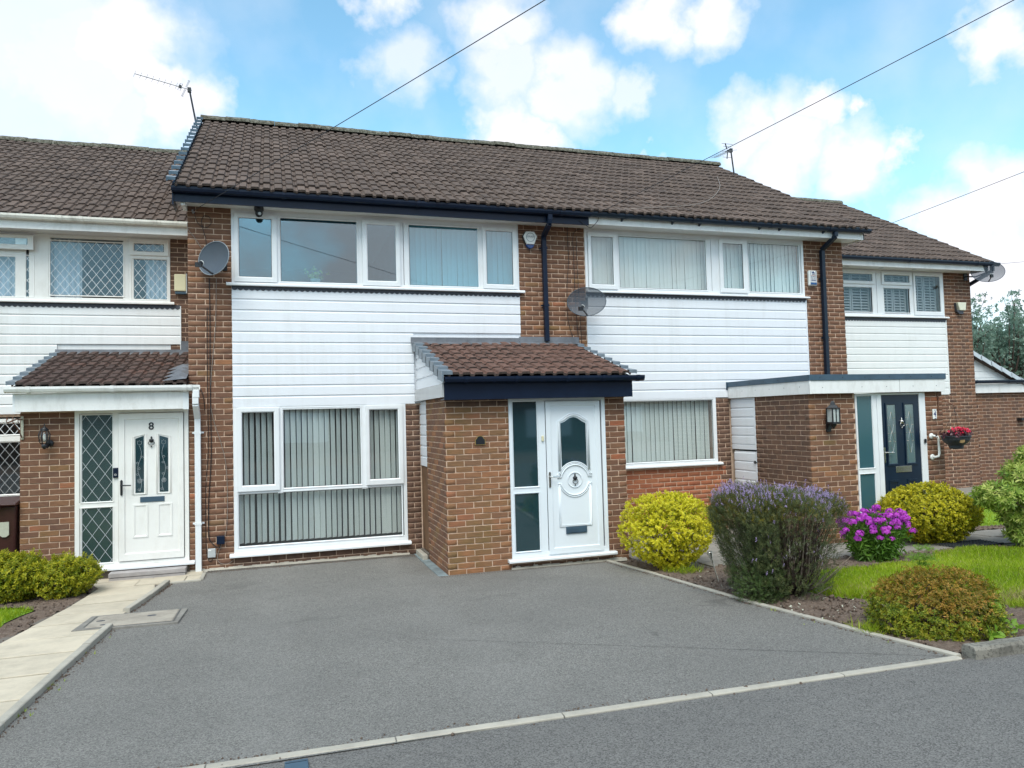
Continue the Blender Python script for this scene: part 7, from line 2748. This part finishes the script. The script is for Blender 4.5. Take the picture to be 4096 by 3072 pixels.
m = MB(); m.tube([(10.645, -1.957, 1.535), (10.65, -2.01, 1.537), (10.685, -2.035, 1.52), (10.70, -2.035, 1.47), (10.70, -2.035, 1.27), (10.685, -2.035, 1.23), (10.65, -2.01, 1.215), (10.645, -1.957, 1.215)], .0175, 12)
m.build('rail', 'pale_plastic', r_, smooth=True)
m = MB(); m.lathe((10.645, -1.954, 1.535), [(.043, 0), (.043, .01), (.03, .02)], 18, (0, -1, 0)).lathe((10.645, -1.954, 1.215), [(.043, 0), (.043, .01), (.03, .02)], 18, (0, -1, 0))
m.build('fixing_flange', 'pale_plastic', r_)

# meter boxes on the left pier
tag(MB().box(.335, .437, -.06, -.006, .395, .505).build('socket_box', 'black_plastic', bevel=.006), 'black outdoor socket box low on the left brick pier', 'socket box')
r_ = empty('cable_box', (.27, -.01, .28), 'pale grey cable junction box at the foot of the left pier', 'junction box')
MB().box(.222, .322, -.035, -.006, .222, .342).build('cover', 'grey_box', r_, bevel=.008)
MB().box(.228, .268, -.037, -.0352, .312, .33).build('sticker', 'pale_plastic', r_)

# wheelie bin left
r_ = empty('wheelie_bin', (-2.2, .25, .05), 'dark brown wheelie bin with a pale label, left of the brick porch pier', 'wheelie bin')
m = MB()
m.add([(-2.50, .02, .06), (-2.03, .02, .06), (-2.03, .50, .06), (-2.50, .50, .06), (-2.55, -.06, 1.06), (-1.99, -.06, 1.06), (-1.99, .56, 1.06), (-2.55, .56, 1.06)], [(0, 3, 2, 1), (4, 5, 6, 7), (0, 1, 5, 4), (1, 2, 6, 5), (2, 3, 7, 6), (3, 0, 4, 7)])
m.build('body', 'bin_brown', r_, bevel=.02)
m = MB(); m.prism([(-.12, 1.062), (-.12, 1.09), (.2, 1.15), (.60, 1.13), (.60, 1.062)], 'x', -2.58, -1.975); m.box(-2.18, -2.14, -.14, -.10, 1.02, 1.09); m.build('lid', 'bin_brown', r_, bevel=.01)
m = MB(); m.prism([(-2.17, .70), (-2.14, .675), (-2.10, .675), (-2.07, .70), (-2.07, .86), (-2.17, .86)], 'y', -.052, -.040); m.build('label_sticker', 'paper', r_)
for x in (-2.5, -2.03):
    MB().lathe((x - .02, .5, .14), [(.09, 0), (.09, .04)], 16, (1, 0, 0)).build('wheel', 'black_metal', r_)

# solar light
r_ = empty('garden_light', (5.66, -3.70, .12), 'leaning stainless solar stake light standing in the soil bed', 'garden light')
b = Vector((5.70, -3.70, GZ(-3.7) - .02)); t = Vector((5.63, -3.66, GZ(-3.7) + .30))
MB().tube([b, t], .007, 8).build('stake', 'chrome', r_)
d = (t - b).normalized()
m = MB(); m.lathe(t - d * .08, [(.013, 0), (.013, .05), (.022, .055), (.022, .085), (.030, .088), (.030, .118), (.028, .121)], 14, d); m.build('lamp_head', 'chrome', r_)
MB().lathe(t + d * .0415, [(.024, 0), (.024, .002)], 14, d).build('solar_cap', 'black_metal', r_)

# things seen through glass
r_ = empty('potted_plant', (1.685, .16, 3.975), 'small leafy plant in a white pot on the first floor window sill', 'potted plant')
MB().lathe((1.685, .16, 3.973), [(.055, 0), (.068, .07), (.072, .072), (.072, .085)], 16).build('pot', 'white_pot', r_, smooth=True)
P = np.array([1.685, .16, 4.12]) + rng.normal(size=(46, 3)) * np.array([.07, .05, .05])
V, F, T = instance([sprig(3, .01, hexleaf(.06, .045, .1), (40, 90), 440 + s) for s in range(3)], P, rng.normal(size=P.shape) * .5 + [0, 0, .6], .85)
arrays_obj('foliage', V, F, 'leaf_pieris', r_, T, 'stuff')
tag(MB().lathe((-1.18, .18, .10), [(.06, 0), (.09, .1), (.07, .19), (.05, .22), (.10, .32), (.115, .40), (.08, .48), (.06, .5)], 18).build('vase', 'white_pot', smooth=True), 'pale vase behind the lower sidelight of door 8', 'vase')


# aerials
def yagi(label, base, top, boom_end, n, el, elen, rev=False):
    r_ = empty('tv_aerial', tuple(base), label, 'aerial')
    base, top, boom_end = Vector(base), Vector(top), Vector(boom_end)
    MB().tube([base, top], .016, 8).build('mast', 'black_metal', r_)
    d = (boom_end - top).normalized()
    MB().tube([top + d * -.04, boom_end], .009, 6).build('boom', 'aluminium', r_)
    m = MB(); m.box(top.x - .03, top.x + .03, top.y - .03, top.y + .03, top.z - .05, top.z + .03); m.build('clamp', 'black_metal', r_)
    el = Vector(el).normalized()
    m = MB()
    for i in range(n):
        c = top.lerp(boom_end, .24 + .76 * i / (n - 1))
        m.tube([c - el * elen / 2, c + el * elen / 2], .0035, 4)
    m.build('director_rods', 'aluminium', r_)
    m = MB()
    c = top.lerp(boom_end, .17)
    s = d * .022
    m.tube([c - s - el * .065, c + s - el * .065, c + s + el * .065, c - s + el * .065], .004, 5, True)
    m.box(c.x - .02, c.x + .02, c.y - .02, c.y + .02, c.z - .02, c.z + .03)
    m.build('dipole', 'black_metal', r_)
    m = MB()
    c = top.lerp(boom_end, .07)
    for sg in (1, -1):
        for k in (-1, 0, 1):
            a = c + el * sg * .02 + d * (.012 * k)
            b = c + el * sg * .16 + d * (.012 * k) - d * .01 * sg
            m.tube([a, b], .003, 4)
        m.tube([c + el * sg * .16 - d * .02, c + el * sg * .16 + d * .02], .003, 4)
    m.build('reflector', 'aluminium', r_)
    return r_


yagi('tall television aerial at the left gable pointing left', (-.17, 3.45, 7.36), (-.29, 3.4, 8.05), (-1.18, 3.4, 8.24), 8, (.33, 0, .94), .12)
r2 = yagi('small television aerial on the right end of the long roof', (10.80, 3.0, 7.20), (10.74, 3.0, 7.74), (10.05, 2.6, 7.38), 7, (.97, -.2, .1), .22)
m = MB()
for z, w in ((7.85, .28), (7.79, .2), (7.55, .25)):
    m.tube([(10.62 - w / 2, 2.95, z), (10.62 + w / 2, 2.95, z)], .004, 4)
m.tube([(10.62, 2.97, 7.74), (10.57, 2.95, 7.86)], .012, 5).tube([(10.64, 2.97, 7.72), (10.60, 2.95, 7.52)], .012, 5)
m.build('grid_reflector', 'black_metal', r2)

# houses across the road: seen only as reflections in the window glass
op = empty('opposite_houses', (4, -27, 0), 'row of plain brick houses across the road, seen only mirrored in the panes', 'house')
MB().box(-24, 30, -36, -27, .0, 5.6).build('wall', 'opposite_brick', op)
MB().prism([(-26.4, 5.5), (-31.5, 8.6), (-36.6, 5.5)], 'x', -24.5, 30.5).build('roof', 'opposite_roof', op)
m = MB()
for i in range(9):
    x = -22 + i * 5.8
    m.box(x, x + 2.4, -27.04, -26.99, 1.0, 2.4).box(x, x + 3.0, -27.04, -26.99, 3.6, 4.8)
m.build('windows', 'cladding', op)

# litter on the drive
m = MB()
for (x, y) in ((.62, -.28), (.52, -.45), (1.62, -.62), (-.12, -1.08), (-.05, -.95), (2.2, -.5)):
    m.add([(x, y, GZ(y) + .006), (x + .018, y + .004, GZ(y) + .010), (x + .012, y + .015, GZ(y) + .006)], [(0, 1, 2)])
o = m.build('litter', 'paper'); o['kind'] = 'stuff'
